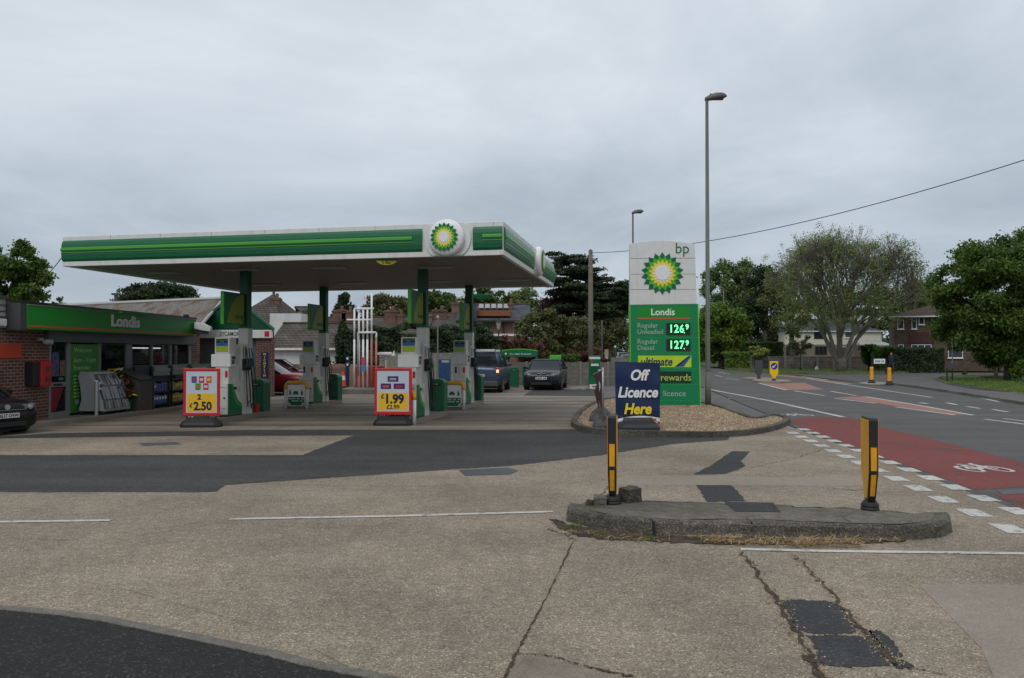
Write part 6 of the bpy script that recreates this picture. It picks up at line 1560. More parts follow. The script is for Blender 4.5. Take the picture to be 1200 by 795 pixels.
# ================================================================ houses
def house(name, label, px0, px1, ye, yr, Y, depth, wall, roof, gable=False, chim=(), wins=(), z_split=None, wall2=None, hip=0, ov=.25, yb=None, cat='house', winm=None):
    r = thing(name, label, cat, (0, 0, 0)); x0, x1 = X(px0, Y), X(px1, Y); ze, zr = Z(ye, Y), Z(yr, Y)
    if z_split:
        zs = Z(z_split, Y); MB().box(x0, x1, Y, Y + depth, 0, zs).build('lower_wall', wall, r); MB().box(x0 - .01, x1 + .01, Y - .01, Y + depth + .01, zs, ze).build('upper_wall', wall2, r)
    else: MB().box(x0, x1, Y, Y + depth, 0, ze).build('wall', wall, r)
    th = .10
    if gable:   # ridge runs away from us
        xm = (x0 + x1) / 2; mb = MB()
        mb.prism([(x0 - ov, Y - ov, ze), (xm, Y - ov, zr), (xm, Y - ov, zr + th), (x0 - ov, Y - ov, ze + th)], (0, depth + 2 * ov, 0)); mb.prism([(x1 + ov, Y - ov, ze), (xm, Y - ov, zr), (xm, Y - ov, zr + th), (x1 + ov, Y - ov, ze + th)], (0, depth + 2 * ov, 0)); mb.build('roof', roof, r)
        MB().prism([(x0, Y, ze), (x1, Y, ze), (xm, Y, zr - .02)], (0, .1, 0)).build('gable_wall', wall2 or wall, r)
    else:
        ym = Y + depth / 2; mb = MB(); h_ = hip
        A0, B0, C0, D0 = (x0 - ov, Y - ov, ze), (x1 + ov, Y - ov, ze), (x1 + ov, Y + depth + ov, ze), (x0 - ov, Y + depth + ov, ze); R0, R1 = (x0 - (0 if h_ else ov) + h_, ym, zr), (x1 + (0 if h_ else ov) - h_, ym, zr)
        mb.poly([A0, B0, R1, R0]); mb.poly([C0, D0, R0, R1]); mb.poly([D0, A0, R0]); mb.poly([B0, C0, R1]); mb.poly([D0, C0, B0, A0]); rf = mb.build('roof', roof, r)
        MB().tube([R0, R1], .11, 6).build('ridge_tiles', M_tiler, rf)
        MB().box(x0 - ov, x1 + ov, Y - ov - .08, Y - ov, ze - .12, ze).build('gutter', M_dwhite if wall is not M_brickr else M_black, r)
    for c_ in chim:
        pc, yt, wd = c_[:3]; xc = X(pc, Y); zt = Z(yt, Y); w2 = wd / 2
        k_ = MB().box(xc - w2, xc + w2, Y + depth * .3, Y + depth * .3 + .7, ze, zt).build('chimney', c_[3] if len(c_) > 3 else M_brickr, r)
        MB().box(xc - w2 - .05, xc + w2 + .05, Y + depth * .3 - .05, Y + depth * .3 + .75, zt - .2, zt - .08).build('chimney_band', M_brickb, k_)
        for q in range(1):
            MB().lathe([(.10, 0), (.12, .25), (.09, .3)], (xc + wd * .15, Y + depth * .3 + .35, zt - .001), 10).build('chimney_pot', mat('terracotta', (.20, .095, .05), .8), k_)
    for wn in wins:
        wx0, wx1, wy0, wy1 = wn[:4]; a, b, c_, d_ = X(wx0, Y), X(wx1, Y), Z(wy1, Y), Z(wy0, Y); fw = .06
        dark = len(wn) > 4 and wn[4]
        mb = MB(); mb.box(a, b, Y - .05, Y, c_, c_ + fw); mb.box(a, b, Y - .05, Y, d_ - fw, d_); mb.box(a, a + fw, Y - .049, Y, c_ + fw, d_ - fw); mb.box(b - fw, b, Y - .049, Y, c_ + fw, d_ - fw)
        k = max(1, round((b - a) / 1.0))
        for j in range(1, k + 1 if k > 1 else 1):
            xx = a + (b - a) * j / (k + 1) if k > 1 else (a + b) / 2; mb.box(xx - .03, xx + .03, Y - .048, Y, c_ + fw, d_ - fw)
        f_ = mb.build('window', (mat('brown_frame', (.05, .04, .03)) if dark else M_white), r)
        MB().box(a + fw * .5, b - fw * .5, Y - .02, Y - .012, c_ + fw * .5, d_ - fw * .5).build('pane', M_winglass if not dark else M_glass, f_)
        if not dark: MB().box(a - .06, b + .06, Y - .12, Y - .052, c_ - .07, c_ - .002).build('sill', M_white, f_)
    return r
M_rw = mat('white_render', (.55, .56, .56), .7, .06, 1.5, dirt=.2); M_cream = mat('cream_render', (.60, .57, .47), .8, .05, 1.5, dirt=.15); M_pebble = mat('tan_render', (.20, .16, .12), .9, .12, 6)
house('outbuilding', 'low white outbuilding with mossy tiled roof behind the red car', 318, 402, 408, 377, 46, 6.5, M_rw, M_tile, wins=((382, 388, 411, 425),), cat='outbuilding')
house('gabled_house', 'tile roofed house with white band behind the white outbuilding', 322, 362, 374, 357, 66, 8, M_rw, M_tile, hip=2.2, wins=())
house('tiled_house', 'tall tiled roof rising just right of the green gable', 268, 328, 379, 338, 56, 9, M_rw, M_tile, chim=((308, 345.5, .6),), hip=1.8)
MB().box(X(316, 54), X(353, 54), 54, 57, 2.0, Z(367.5, 54)).build('white_dormer', M_rw); tag(bpy.data.objects['white_dormer'], 'white flat roofed upper storey behind the mossy tiled roof', 'building')
house('brick_house', 'red brown roofed house with two brick chimneys left of the vent pipes', 366, 402, 384, 370, 60, 8, M_rw, M_tiler, chim=((389, 361, 1.0), (399.5, 362, .9)), wins=((384, 392, 378, 383.5),))
house('grey_roof_house', 'grey roofed house with brick chimney behind the conifer hedge', 425, 496, 392, 369, 58, 9, M_rw, M_tile, chim=((451, 361, .9), (462, 366, .5)))
house('brown_roof_house', 'brown roofed house with broad brick chimney between two pump columns', 494, 548, 386, 364, 60, 9, M_brickr, M_tile, chim=((511, 360.5, 1.1),))
hb = house('brick_hall', 'red brick hall with slate roof, five small skylights and orange timber band', 540, 617, 376, 353.5, 62, 8, M_brickr, M_slate, chim=((531, 352, .6), (598, 352.5, .35)), cat='hall', ov=.35)
def hx(px): return X(px, 62)
for k in range(5):
    xx = hx(562.5 + k * 7.6); z_ = Z(358.5, 62.0); MB().prism([(xx - .18, 62.0 + .6 + 1.9, z_ - .16), (xx + .18, 62.0 + .6 + 1.9, z_ - .16), (xx + .18, 62.0 + .6 + 2.25, z_ + .18), (xx - .18, 62.0 + .6 + 2.25, z_ + .18)], (0, -.25, .12)).build('skylight', M_lgrey, hb, bevel=.02)
MB().box(hx(558.5), hx(598), 62.2, 64.0, Z(370.5, 62.2), Z(364, 62.2)).build('orange_timber_band', mat('orange_timber', (.22, .075, .025), .6, .12, 5), hb)
MB().box(hx(566), hx(616), 61.9, 61.99, Z(394, 62), Z(391.5, 62)).build('white_plinth_band', M_dwhite, hb)
for px in (590, 609): MB().box(hx(px) - .05, hx(px) + .05, 61.9, 61.99, Z(391, 62), Z(377, 62)).build('downpipe', M_black, hb)
MB().box(hx(539), hx(559), 61.6, 61.95, Z(372, 62), Z(357, 62)).build('slate_hanging', M_slate, hb)
ch_ = house('cream_house', 'two storey cream and tan house with dark roof seen behind the pollarded tree', 920, 1033, 388, 373, 108, 9, M_pebble, M_slate, z_split=404, wall2=M_cream, hip=4.5,
      wins=((954, 968, 384.5, 397.5, 1), (955, 969, 406, 416, 1), (921, 925, 406.5, 417, 1), (926.5, 936, 406.5, 417, 1), (986, 995, 406.5, 417), (990, 1000, 389, 396)), chim=((949.5, 362, 4.0 * .55, M_cream),))
MB().prism([(X(1003, 107), 105.5, Z(404.5, 107)), (X(1040, 107), 105.5, Z(404.5, 107)), (X(1036, 107), 107.5, Z(400.5, 107)), (X(1006, 107), 107.5, Z(400.5, 107))], (0, 0, -.15)).build('porch_roof', M_lgrey, ch_)
MB().box(X(1006, 107), X(1036, 107), 106, 107.9, 0, Z(405.5, 107)).build('porch', M_pebble, ch_)
hb2 = house('brick_flats', 'brown brick two storey building behind the big green tree on the right', 1048, 1235, 371, 350, 76, 10, M_brickb, M_tiler, hip=5, cat='building', ov=.5,
      wins=((1051.5, 1058.5, 375, 386), (1066.5, 1072, 373, 386), (1074, 1080, 372, 381), (1104, 1119, 406, 419.5), (1136, 1146, 403, 415.5), (1052, 1058, 404, 409), (1066, 1087, 404, 409)))
MB().box(X(1064, 76), X(1090, 76), 75.9, 75.98, Z(403, 76), Z(390, 76)).build('hung_tiles', mat('dark_red_tile', (.085, .035, .028), .8, .2, 5), hb2)
MB().box(X(1136, 76), X(1148, 76), 75.9, 75.98, .8, Z(416, 76)).build('dark_panel', mat('dark_red_tile', (.085, .035, .028), .8, .2, 5), hb2)
pv_ = Vector((X(1048, 76), 76, 0)); hb2.rotation_euler = (0, 0, R(-22)); hb2.location = pv_ - Matrix.Rotation(R(-22), 3, 'Z') @ pv_
o = MB(); x0, x1 = X(1036, 84), X(1048, 84); o.box(x0, x1 + 4, 84, 88, 0, Z(406, 84)); o.build('garage_block', M_rw); g_ = bpy.data.objects['garage_block']; tag(g_, 'small flat roofed garage between cream house and brick building', 'garage')
# garden wall across the road, with planter end
Yw = 84
r = thing('garden_wall', 'long low grey block garden wall in front of the cream house', 'wall', (0, 0, 0))
MB().box(X(881, Yw), X(1035, Yw), Yw, Yw + .25, 0, Z(418.5, Yw)).build('wall', brick_mat('grey_block', (.15, .135, .12), (.10, .092, .082), (.19, .175, .16), .45, .3), r)
for k in range(9): px = 882 + k * 19; MB().box(X(px, Yw) - .13, X(px, Yw) + .13, Yw - .05, Yw + .3, 0, Z(417.6, Yw)).build('pier', M_grey, r)
MB().box(X(881, Yw) - .05, X(1035, Yw), Yw - .04, Yw + .29, Z(418.5, Yw), Z(417.9, Yw)).build('coping', M_grey, r)
tag(MB().box(X(1152, 52), X(1180, 52), 52, 52.4, 0, Z(441, 52) + .0).build('low_brick_wall', M_brickb), 'low brown brick wall at the foot of the green tree', 'wall')

# ================================================================ road furniture
def keep_left(px, pyb, lab, mface, arrow):
    c = G(px, pyb, .11); r = thing('keep_left_bollard', lab, 'bollard', (c.x, c.y, .11), R(3 if arrow else 6), 'shield shaped bollards on the road refuge')
    h_ = 1.12; w_ = .24
    pts = [(-.04, 0, .10), (.04, 0, .10), (w_, 0, .42), (w_, 0, h_), (-w_, 0, h_), (-w_, 0, .42)]
    MB().prism([(p[0], -.05, p[2]) for p in pts], (0, .10, 0)).build('shield', mface, r, bevel=.015); MB().lathe([(.13, 0), (.12, .05), (.06, .12)], (0, 0, 0), 12).build('foot', M_black, r)
    if arrow:
        MB().lathe([(.20, 0), (.20, -.006)], (0, -.051, .84), 24, 'y').build('blue_disc', mat('sign_blue', (.012, .04, .30), .4), r)
        mb = MB(); d_ = Vector((-.10, 0, -.09)); a = Vector((.10, -.059, .93)); mb.prism([(.11, -.058, .91), (.08, -.058, .94), (-.05, -.058, .82), (-.02, -.058, .79)], (0, -.004, 0)); mb.prism([(-.11, -.058, .74), (.02, -.058, .765), (-.085, -.058, .87)], (0, -.0045, 0)); mb.build('white_arrow', M_white, r)
    return r
keep_left(907, 446.3, 'yellow keep left bollard with blue disc on the refuge', mat('keep_left_yellow', (.85, .50, .01), .4, .04), True)
keep_left(889.2, 443.8, 'dark backed bollard on the refuge, left of the yellow one', M_dgrey, False)
for px, pyb, lab in ((1021.5, 449.5, 'yellow post bollard with black foot under the left end of the street name plate'), (1042.3, 451.3, 'yellow post bollard with black foot in front of the walking person')):
    c = G(px, pyb, .05); r = thing('post_bollard', lab, 'bollard', (c.x, c.y, .05), 0, 'yellow post bollards')
    MB().lathe([(.20, 0), (.20, .06), (.14, .14), (.13, .20)], (0, 0, 0), 14).build('foot', M_black, r); MB().lathe([(.095, .19), (.095, .80), (.10, .81), (.10, .86), (.08, .90)], (0, 0, 0), 14).build('post', M_amber, r)
    MB().lathe([(.099, .70), (.099, .73)], (0, 0, 0), 14).build('band', mat('dark_amber', (.5, .22, .01), .5), r)
o = MB().prism([(p.x, p.y, 0) for p in (G(1005, 450.2), G(1022, 448.6), G(1040, 449.6), G(1044, 451.2), G(1030, 452.2), G(1014, 451.6))], (0, 0, .07)).build('footway_nib', M_slab2, None, bevel=.02); struct(o)
Ys = 66
r = thing('street_name_plate', 'white street name plate on two dark legs on the far verge', 'street sign', (X(1030.5, Ys), Ys, .05)); s_ = F / Ys
MB().box(-6.6 / s_, 6.6 / s_, -.02, .01, Z(427.2, Ys), Z(421.5, Ys)).build('plate', M_white, r, bevel=.01)
mb = MB(); [mb.box(-.34 + k * .10, -.28 + k * .10, -.025, -.02, Z(425.4, Ys), Z(423.4, Ys)) for k in range(7) if k != 4]; mb.build('plate_lettering', M_dgrey, r)
mb = MB()
for x in (-.62, .48): MB().box(x, x + .14, .011, .10, -.05, Z(421, Ys)).build('leg', M_black, r)
MB().box(-.48, .48, .012, .06, .28, .40).build('rail', M_black, r)
r = thing('notice_stand', 'dark two legged notice frame on the grass beside the right tree', 'sign', (X(1112.5, 47), 47, .1))
for x in (-.17, .13): MB().box(x, x + .06, -.03, .03, -.02, .98).build('leg', M_black, r)
MB().box(-.20, .22, -.04, -.031, .72, 1.02).build('panel', M_dgrey, r)
r = thing('slim_sign_post', 'slim pale post rising behind the dark notice frame', 'post', (X(1116, 49), 49, .1)); MB().tube([(0, 0, -.02), (0, 0, Z(385, 49))], .035, 8).build('shaft', M_lgrey, r); MB().box(-.07, .07, -.02, .02, Z(395, 49), Z(391, 49)).build('plate', M_dgrey, r)
r = thing('litter_sack', 'small white sack beside a dark post on the verge under the pollarded tree', 'sack', (X(957, 76), 76, .1)); MB().lathe([(.14, 0), (.18, .12), (.12, .3), (.03, .36)], (0, 0, 0), 10).build('bag', M_dwhite, r); MB().box(-.12, -.04, .15, .2, 0, .8).build('post', M_black, r)
# far road: pale barriers beyond the concrete fence
r = thing('ticket_pillar', 'grey pillar with a tan cap beside the far lamp post', 'pillar', (X(710.8, 60), 60, 0)); MB().tube([(0, 0, 0), (0, 0, Z(416, 60))], .13, 10).build('shaft', M_lgrey, r); MB().box(-.13, .13, -.12, .12, Z(416, 60), Z(409.5, 60)).build('cap', mat('tan_cap', (.34, .22, .13), .6), r)
panel_fence(Vector((X(717, 88), 88, 0)), Vector((X(738, 88), 88, 0)), Z(419.2, 88) + .0, 'pale low railing beside the distant road', 3, M_fence, M_fence)

# ================================================================ person crossing behind the bollard
def person(x, y, lab, rz, hgt=1.75):
    root = thing('person', lab, 'person', (x, y, .02), rz)
    s = hgt / 1.75
    V_ = [(0, 0, .95), (0, .0, 1.15), (0, .0, 1.36), (0, 0, 1.47), (0, -.01, 1.60), (0, -.01, 1.70),
          (.10, 0, .90), (.12, -.10, .50), (.12, .02, .09), (.12, -.12, .04), (-.10, 0, .90), (-.12, .14, .50), (-.12, .30, .12), (-.12, .20, .04),
          (.19, 0, 1.40), (.25, .06, 1.13), (.24, -.06, .90), (.24, -.10, .82), (-.19, 0, 1.40), (-.25, -.06, 1.13), (-.24, -.16, .92), (-.24, -.20, .84)]
    E = [(0, 1), (1, 2), (2, 3), (3, 4), (4, 5), (0, 6), (6, 7), (7, 8), (8, 9), (0, 10), (10, 11), (11, 12), (12, 13), (2, 14), (14, 15), (15, 16), (16, 17), (2, 18), (18, 19), (19, 20), (20, 21)]
    Rr = [.16, .16, .17, .06, .10, .08, .11, .075, .05, .04, .11, .075, .05, .04, .08, .055, .04, .04, .08, .055, .04, .04]
    me = bpy.data.meshes.new('body'); me.from_pydata([tuple(Vector(v) * s) for v in V_], E, []); o = bpy.data.objects.new('body', me); COL.objects.link(o); o.parent = root
    m = o.modifiers.new('skin', 'SKIN'); 
    for i, r_ in enumerate(Rr): me.skin_vertices[0].data[i].radius = (r_ * s, r_ * s * .85)
    me.skin_vertices[0].data[0].use_root = True
    o.modifiers.new('sub', 'SUBSURF').render_levels = 1
    mt = bpy.data.materials.new('clothed_figure'); mt.use_nodes = True; n_ = mt.node_tree.nodes; l_ = mt.node_tree.links
    t_ = n_.new('ShaderNodeTexCoord'); sp_ = n_.new('ShaderNodeSeparateXYZ'); l_.new(t_.outputs['Object'], sp_.inputs[0]); mr_ = n_.new('ShaderNodeMapRange'); mr_.inputs['From Max'].default_value = 1.8 * s; l_.new(sp_.outputs['Z'], mr_.inputs['Value'])
    cr_ = ramp(n_, [(0, (.02, .02, .02)), (.06, (.045, .043, .045)), (.50, (.012, .014, .03)), (.83, (.36, .20, .14)), (.955, (.08, .06, .05))]); cr_.color_ramp.interpolation = 'CONSTANT'; l_.new(mr_.outputs[0], cr_.inputs['Fac']); l_.new(cr_.outputs['Color'], n_['Principled BSDF'].inputs['Base Color']); n_['Principled BSDF'].inputs['Roughness'].default_value = .8
    me.materials.append(mt)
    return root
person(X(1044.3, 66), 66, 'person in a dark blue jacket and grey trousers walking on the far pavement', R(15))
# ================================================================ trees and hedges
def tr(name, lab, pxc, Y, py_top, py_bot, halfpx, kind, seed, n=6000, k=26, size=.22, tr_=.2, csize=.34, off=(0, 0), flatn=.75, depth=None, **kw):
    k = int(k * 1.9); csize *= .74; n = int(n * 1.35); size *= .86; kw.setdefault('shell', .2); kw.setdefault('inner', .2)
    s = F / Y; rx = halfpx / s; zt, zb = Z(py_top, Y), Z(py_bot, Y); rz = (zt - zb) / 2
    return tree(name, lab, (X(pxc, Y), Y), (zt + zb) / 2, (rx, depth or rx * .8, rz), k, n, size, LG[kind], seed, tr_, off=off, csize=csize, flatn=flatn, **kw)
G1 = 'trees beyond the buildings'
# left side
tr('broadleaf_tree', 'bright green leafy tree at the left edge behind the shop', 0, 44, 276, 374, 57, 'lush', 1, 16000, 48, .16, .2, .26, group=G1)
tr('small_tree', 'small treetop peeping over the shop roof left of the canopy', 70, 60, 347.5, 372, 14, 'mid', 2, 900, 10, .2, .12, group=G1)
tr('holm_oak', 'round dense dark tree behind the rusty roofed hall', 185, 64, 328, 372, 48, 'dark', 3, 16000, 60, .17, .3, .34, group=G1, inner=.15)
tr('conifer_tree', 'dark conical conifer behind the brick chimneys', 404, 75, 341, 402, 16, 'dark', 4, 4000, 26, .25, .2, .3, group=G1)
tr('broadleaf_tree', 'olive green tree behind the vent pipes', 447, 90, 340, 392, 30, 'olive', 5, 5000, 26, .28, .25, group=G1)
tr('broadleaf_tree', 'fresh green tree seen between the front middle column and its neighbour', 512, 88, 336, 388, 34, 'mid', 6, 5500, 26, .28, .25, group=G1)
tr('broadleaf_tree', 'pale fresh green tree rising over the left half of the brick hall', 570, 92, 331, 384, 30, 'mid', 7, 5000, 26, .28, .25, group=G1)
tr('broadleaf_tree', 'pale whitish green tree over the right half of the brick hall', 612, 94, 334, 390, 28, 'pale', 8, 4500, 24, .26, .25, group=G1)
tr('broadleaf_tree', 'dull green tree behind the grey roofed house', 478, 96, 343, 392, 20, 'brown', 9, 2600, 18, .28, .25, group=G1)
# copper beech, cedar, shrubs
tr('copper_beech', 'dark purple leaved tree just right of the canopy end', 662, 80, 330, 400, 36, 'purple', 10, 7000, 30, .24, .3, .28, group=G1)
Yc = 78; cx0 = X(692, Yc); rc = thing('cedar_tree', 'dark cedar with flat tiers of branches behind the telegraph pole', 'tree', (cx0, Yc, 0), 0, G1)
rd = random.Random(31); cl = []; mb = MB(); s = F / Yc
mb.tube([(0, 0, 0), (-.2, 0, Z(340, Yc)), (-.4, 0, Z(303, Yc))], [.5, .35, .1], 8)
for py, xl_, xr_ in ((301, -44, -12), (308, -50, -2), (317, -42, 12), (324, -30, 6), (329, -50, -24), (334, -34, 14), (339, -20, 50), (344, -44, -4), (347, -2, 60), (353, 12, 62), (360, -34, 30), (362, 24, 60), (370, -20, 36), (320, -52, -30), (343, 30, 60), (335, 16, 44), (349, -14, 50), (357, 0, 54), (366, 4, 50), (327, 4, 26), (338, -44, -16)):
    z_ = Z(py, Yc); n_ = max(3, int((xr_ - xl_) / 9))
    for k in range(n_):
        px_ = xl_ + (xr_ - xl_) * (k + rd.random() * .7) / n_
        cl.append((px_ / s, rd.uniform(-2.2, 2.2), z_ + rd.uniform(-.16, .16) + abs(px_) / s * .03, rd.uniform(.6, 1.2), rd.uniform(.7, 1.4), rd.uniform(.16, .30)))
    for e in (xl_, xr_): mb.tube([(0, 0, z_ - .5), (e / s * .5, rd.uniform(-.5, .5), z_ - .25), (e / s, rd.uniform(-1, 1), z_ - .08)], [.14, .08, .03], 5)
mb.build('trunk', M_bark, rc, smooth=True); leaf_mesh(cl, 40000, .17, 31, 'crown', LG['dark'], rc, up=1.2)
tr('shrub_mass', 'broad olive green evergreen shrub behind the air and water sign', 640, 52, 361, 432, 40, 'olive', 11, 11000, 40, .15, .15, .26, cat='shrub', limbs=5)
tr('shrub_mass', 'olive evergreen shrub behind the telegraph pole', 680, 54, 368, 432, 30, 'olive', 12, 8000, 30, .15, .15, .28, cat='shrub', limbs=5)
tr('broadleaf_tree', 'yellow green tree beside the far end of the road', 712, 96, 352, 416, 30, 'olive', 13, 5500, 28, .25, .25, group=G1)
tr('broadleaf_tree', 'dull brown green tree over the distant road', 742, 130, 350, 414, 26, 'brown', 14, 3500, 22, .3, .3, group=G1)
tr('red_shrub', 'low reddish leaved shrub along the back fence under the shrubs', 690, 50, 405, 432, 26, 'redd', 15, 2600, 18, .13, .05, cat='shrub', limbs=3)
tr('red_shrub', 'reddish leaved shrub behind the air and water sign', 618, 48, 392, 426, 20, 'redd', 16, 2600, 18, .13, .05, cat='shrub', limbs=3)
tr('red_shrub', 'reddish shrub left of the air and water sign near the brick hall', 596, 50, 392, 424, 15, 'redd', 17, 1500, 14, .13, .05, cat='shrub', limbs=3)
tr('green_shrub', 'bright low shrub between the red shrubs at the back fence', 668, 47, 412, 432, 18, 'mid', 18, 1500, 14, .12, .05, cat='shrub', limbs=3)
tr('conifer_shrub', 'dark layered conifer behind the blue car', 567, 46, 378, 428, 32, 'dark', 19, 7000, 30, .15, .12, .3, cat='shrub', flatn=.5)
# conifer hedge behind the pumps
def hedge(name, lab, px0, px1, ytop, Y, dp, kind, seed, n, size, ybot=None, wob_=.12, group=None, x1Y=None):
    x0, x1 = X(px0, Y), X(px1, Y); zt = Z(ytop, Y); zb = Z(ybot, Y) if ybot else 0
    r = thing(name, lab, 'hedge', (x0, Y, 0), 0, group); ln = x1 - x0
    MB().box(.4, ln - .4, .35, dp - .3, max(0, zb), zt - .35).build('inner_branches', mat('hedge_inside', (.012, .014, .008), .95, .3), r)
    rng = np.random.default_rng(seed)
    n1 = int(n * .62); q = rng.random((n, 3))
    Pp = np.zeros((n, 3)); Pp[:, 0] = q[:, 0] * ln; Pp[:, 2] = zb + q[:, 2] * (zt - zb); Pp[:, 1] = rng.random(n) ** 2 * .25
    Pp[n1:, 2] = zt - rng.random(n - n1) ** 2 * .18; Pp[n1:, 1] = q[n1:, 1] * dp
    bump = np.sin(Pp[:, 0] * 2.1 + seed) * np.cos(Pp[:, 0] * .9) * wob_
    Pp[:, 2] += np.where(Pp[:, 2] > zt - .4, bump, 0); Pp[:, 1] += np.sin(Pp[:, 2] * 5 + Pp[:, 0] * 3) * wob_ * .6 - wob_
    e = np.clip(rng.normal(size=n) * .05, -.15, .15); Pp[:, 1] += e
    nm = rng.normal(size=(n, 3)) * .7 + np.array([0, -.8, .5]); nm /= np.linalg.norm(nm, axis=1)[:, None]
    a = np.cross(nm, rng.normal(size=(n, 3))); a /= np.linalg.norm(a, axis=1)[:, None]; b = np.cross(nm, a); s = size * (.6 + .8 * rng.random(n))[:, None]
    Vv = np.stack([Pp - a * s * .7, Pp - b * s * .4, Pp + a * s * .7, Pp + b * s * .4], 1).reshape(-1, 3)
    me = bpy.data.meshes.new('leaves'); me.vertices.add(4 * n); me.vertices.foreach_set('co', Vv.ravel()); me.loops.add(4 * n); me.loops.foreach_set('vertex_index', np.arange(4 * n, dtype=np.int32)); me.polygons.add(n)
    me.polygons.foreach_set('loop_start', np.arange(0, 4 * n, 4, dtype=np.int32)); me.polygons.foreach_set('loop_total', np.full(n, 4, dtype=np.int32)); me.update(calc_edges=True); me.materials.append(LG[kind])
    o = bpy.data.objects.new('leaves', me); COL.objects.link(o); o.parent = r
    return r
hedge('conifer_hedge', 'long dark conifer hedge behind the pumps and vent pipes', 400, 556, 383, 43, 1.6, 'dark', 41, 15000, .13, ybot=440, wob_=.30)
tr('garden_conifer', 'dark bushy conifer at the left end of the conifer hedge', 402, 43, 374, 436, 13, 'dark', 42, 2600, 18, .13, .1, cat='shrub')
hedge('clipped_hedge', 'tall clipped green hedge across the road left of the cream house', 851, 918, 401.5, 96, 3, 'hedge', 43, 9000, .2, wob_=.06)
hedge('clipped_hedge', 'lower clipped hedge in front of the taller one across the road', 850, 882, 413.5, 88, 2, 'bright', 44, 5000, .18, wob_=.06)
hedge('clipped_hedge', 'dark clipped hedge in front of the brick building behind the person', 1048, 1106, 408.5, 71, 2.5, 'dark', 45, 9000, .15, wob_=.08)
hedge('garden_hedge', 'mid green hedge between the cream house and the dark clipped hedge', 1022, 1049, 407, 74, 2, 'bright', 46, 9000, .17, wob_=.25)
tr('flowering_shrub', 'rounded yellow flecked shrub standing on the end of the garden wall', 889, 83, 403, 421, 12, 'gold', 47, 2600, 20, .14, .1, cat='shrub', limbs=3)
tr('yucca_plant', 'spiky dark palm like plant beside the pollarded trunk', 1018, 76, 402, 430, 12, 'mid', 48, 1400, 14, .3, .12, cat='plant', limbs=4)
tr('conifer_shrub', 'dark green bushy conifer left of the right hand trunk', 1167, 58, 384, 436, 16, 'hedge', 49, 5000, 24, .15, .12, cat='shrub', flatn=.9)
tr('round_shrub', 'bright green rounded shrub at the right edge under the tree', 1196, 46, 421, 447, 15, 'bright', 50, 2500, 16, .11, .05, cat='shrub', limbs=3)
tr('tiny_shrub', 'tiny bare shrub on the verge right of the dark hedge', 1130, 60, 431, 440, 4, 'brown', 51, 120, 5, .1, .03, cat='shrub', limbs=3)
# right side trees
tr('broadleaf_tree', 'lush green tree behind the lamp post right of the price sign', 845, 92, 350, 428, 38, 'bright', 21, 17000, 50, .22, .3, .30, group=G1)
tr('broadleaf_tree', 'tall paler green tree above the clipped hedge', 856, 120, 297, 404, 38, 'fresh', 22, 19000, 60, .26, .35, .25, group=G1)
tr('pine_tree', 'dark irregular pine left of the pollarded tree', 897, 112, 302, 412, 32, 'dark', 23, 14000, 44, .26, .4, .30, group=G1, flatn=.5)
tr('broadleaf_tree', 'brownish half leafed tree leaning over the cream house', 928, 92, 305, 398, 38, 'brown', 24, 8000, 36, .20, .3, .26, group=G1, flatn=.7)
tr('small_tree', 'thin young tree on the verge in front of the garden wall', 938, 79, 388, 418, 15, 'brown', 25, 800, 12, .16, .07, group=G1)
tr('broadleaf_tree', 'green tree filling the gap above the brick building', 1082, 100, 322, 398, 26, 'mid', 26, 7000, 30, .28, .3, group=G1)
tr('broadleaf_tree', 'dark tree behind the cream house', 1000, 135, 330, 400, 70, 'dark', 27, 9000, 36, .34, .4, .24, group=G1)
# big right hand tree, lush crown
tr('big_green_tree', 'large dense fresh green tree on the grass at the right edge', 1182, 48, 268, 432, 96, 'lush', 28, 62000, 90, .135, .26, .22, group=None, limbs=16,
   extra=None, flatn=.7, inner=.3)
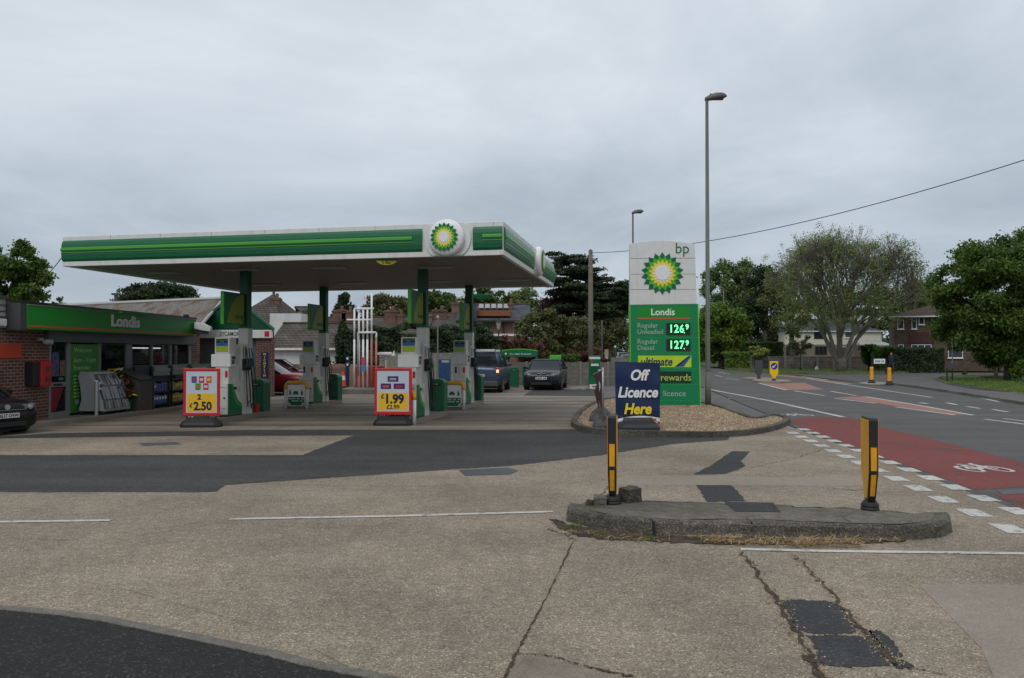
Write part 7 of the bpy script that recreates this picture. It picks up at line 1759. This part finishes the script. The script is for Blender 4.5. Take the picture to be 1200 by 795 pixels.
# pollarded tree: a fan of fine upright twigs
Yq = 72; qx = X(986, Yq); rp = thing('pollarded_tree', 'big dome shaped pollarded tree with fine pale twigs and sparse new leaves', 'tree', (qx, Yq, 0), 0)
rd = random.Random(77); mb = MB(); tips = []; sQ = F / Yq
zc_, rxq, rzq = Z(372, Yq), 97 / sQ, (Z(253, Yq) - Z(372, Yq))
def env(p):
    return (p.x / rxq) ** 2 + (p.y / (rxq * .8)) ** 2 + ((p.z - zc_) / rzq) ** 2 if p.z > zc_ else (p.x / rxq) ** 2 + (p.y / (rxq * .8)) ** 2 + ((p.z - zc_) / (rzq * .22)) ** 2
def grow(p, d, l, r_, dep):
    a = p; pts = [a]
    for i in range(2):
        d = (d + Vector((rd.gauss(0, .10), rd.gauss(0, .10), rd.gauss(.03, .08)))).normalized(); a = a + d * l / 2; pts.append(a)
    if env(a) > 1.05:
        tips.append(a); 
        if dep < 6: mb.tube(pts, [r_, r_ * .7, r_ * .3], 3, cap=False)
        return
    mb.tube(pts, [r_, r_ * .85, r_ * .62], 8 if dep < 2 else (5 if dep < 4 else 3), cap=False)
    if dep >= 8: tips.append(a); return
    nb = 3 if dep < 7 and rd.random() < .62 else 2
    for k in range(nb):
        ax_ = Vector((rd.gauss(0, 1), rd.gauss(0, 1), rd.gauss(0, .5))).normalized(); ang_ = rd.uniform(.16, .52) if dep < 5 else rd.uniform(.2, .7)
        grow(a, (Matrix.Rotation(ang_, 3, ax_) @ d), l * rd.uniform(.74, .92), r_ * (.66 if nb == 3 else .72), dep + 1)
mb.tube([(0, 0, -.1), (.02, 0, .9), (-.05, 0, Z(420, Yq))], [.52, .40, .40], 12)
z0_ = Z(421, Yq)
for dx, dy, dz, l in ((-.55, .1, 1.1, 2.6), (.45, -.1, 1.15, 2.6), (-.2, -.5, 1.2, 2.4), (.1, .5, 1.2, 2.4), (-.85, .3, 1.0, 2.5), (.75, .2, 1.0, 2.5)):
    grow(Vector((-.05 + dx * .2, 0, z0_ - .25)), Vector((dx, dy, dz)).normalized(), l, .24, 1)
print('pollard tips', len(tips), 'faces', len(mb.f))
mb.build('trunk', M_barkl, rp, smooth=True, fix=False)
T = np.array([tuple(t) for t in tips]); rng = np.random.default_rng(4); sel = T[rng.integers(0, len(T), 16000)]
cl = [(t[0], t[1], t[2], .30, .30, .30) for t in sel[:2600]]
for k in range(420):
    while True:
        v = Vector((rd.uniform(-.78, .80), rd.uniform(-.8, .8), rd.uniform(-.08, .74)))
        if v.length < .80: break
    cl.append((v.x * rxq, v.y * rxq * .8, zc_ + v.z * rzq, .8, .8, .6))
leaf_mesh(cl, 40000, .080, 91, 'crown', leaf_mat('leaf_new', (.046, .064, .020), (.135, .165, .050)), rp, shell=.1)
# second sparse-twig tree at its right
tr('bare_tree', 'fine twigged greyish tree between the pollarded tree and the right tree', 1072, 84, 292, 372, 30, 'brown', 29, 1800, 24, .13, .2, .3, group=G1, limbs=24)
# far woods closing the horizon: uncountable
cl = []; rd = random.Random(55)
for i in range(150):
    px_ = rd.uniform(-120, 1330); Yf = rd.uniform(150, 210); t = Z(rd.uniform(388, 399) if px_ < 640 or px_ > 760 else rd.uniform(396, 404), Yf)
    cl.append((X(px_, Yf), Yf, t * .5, rd.uniform(6, 11), 6, t * .55))
o = leaf_mesh(cl, 26000, .75, 55, 'far_woods', LG['dark']); stuff(o); o['label'] = 'distant line of dark woodland closing the horizon behind the houses'
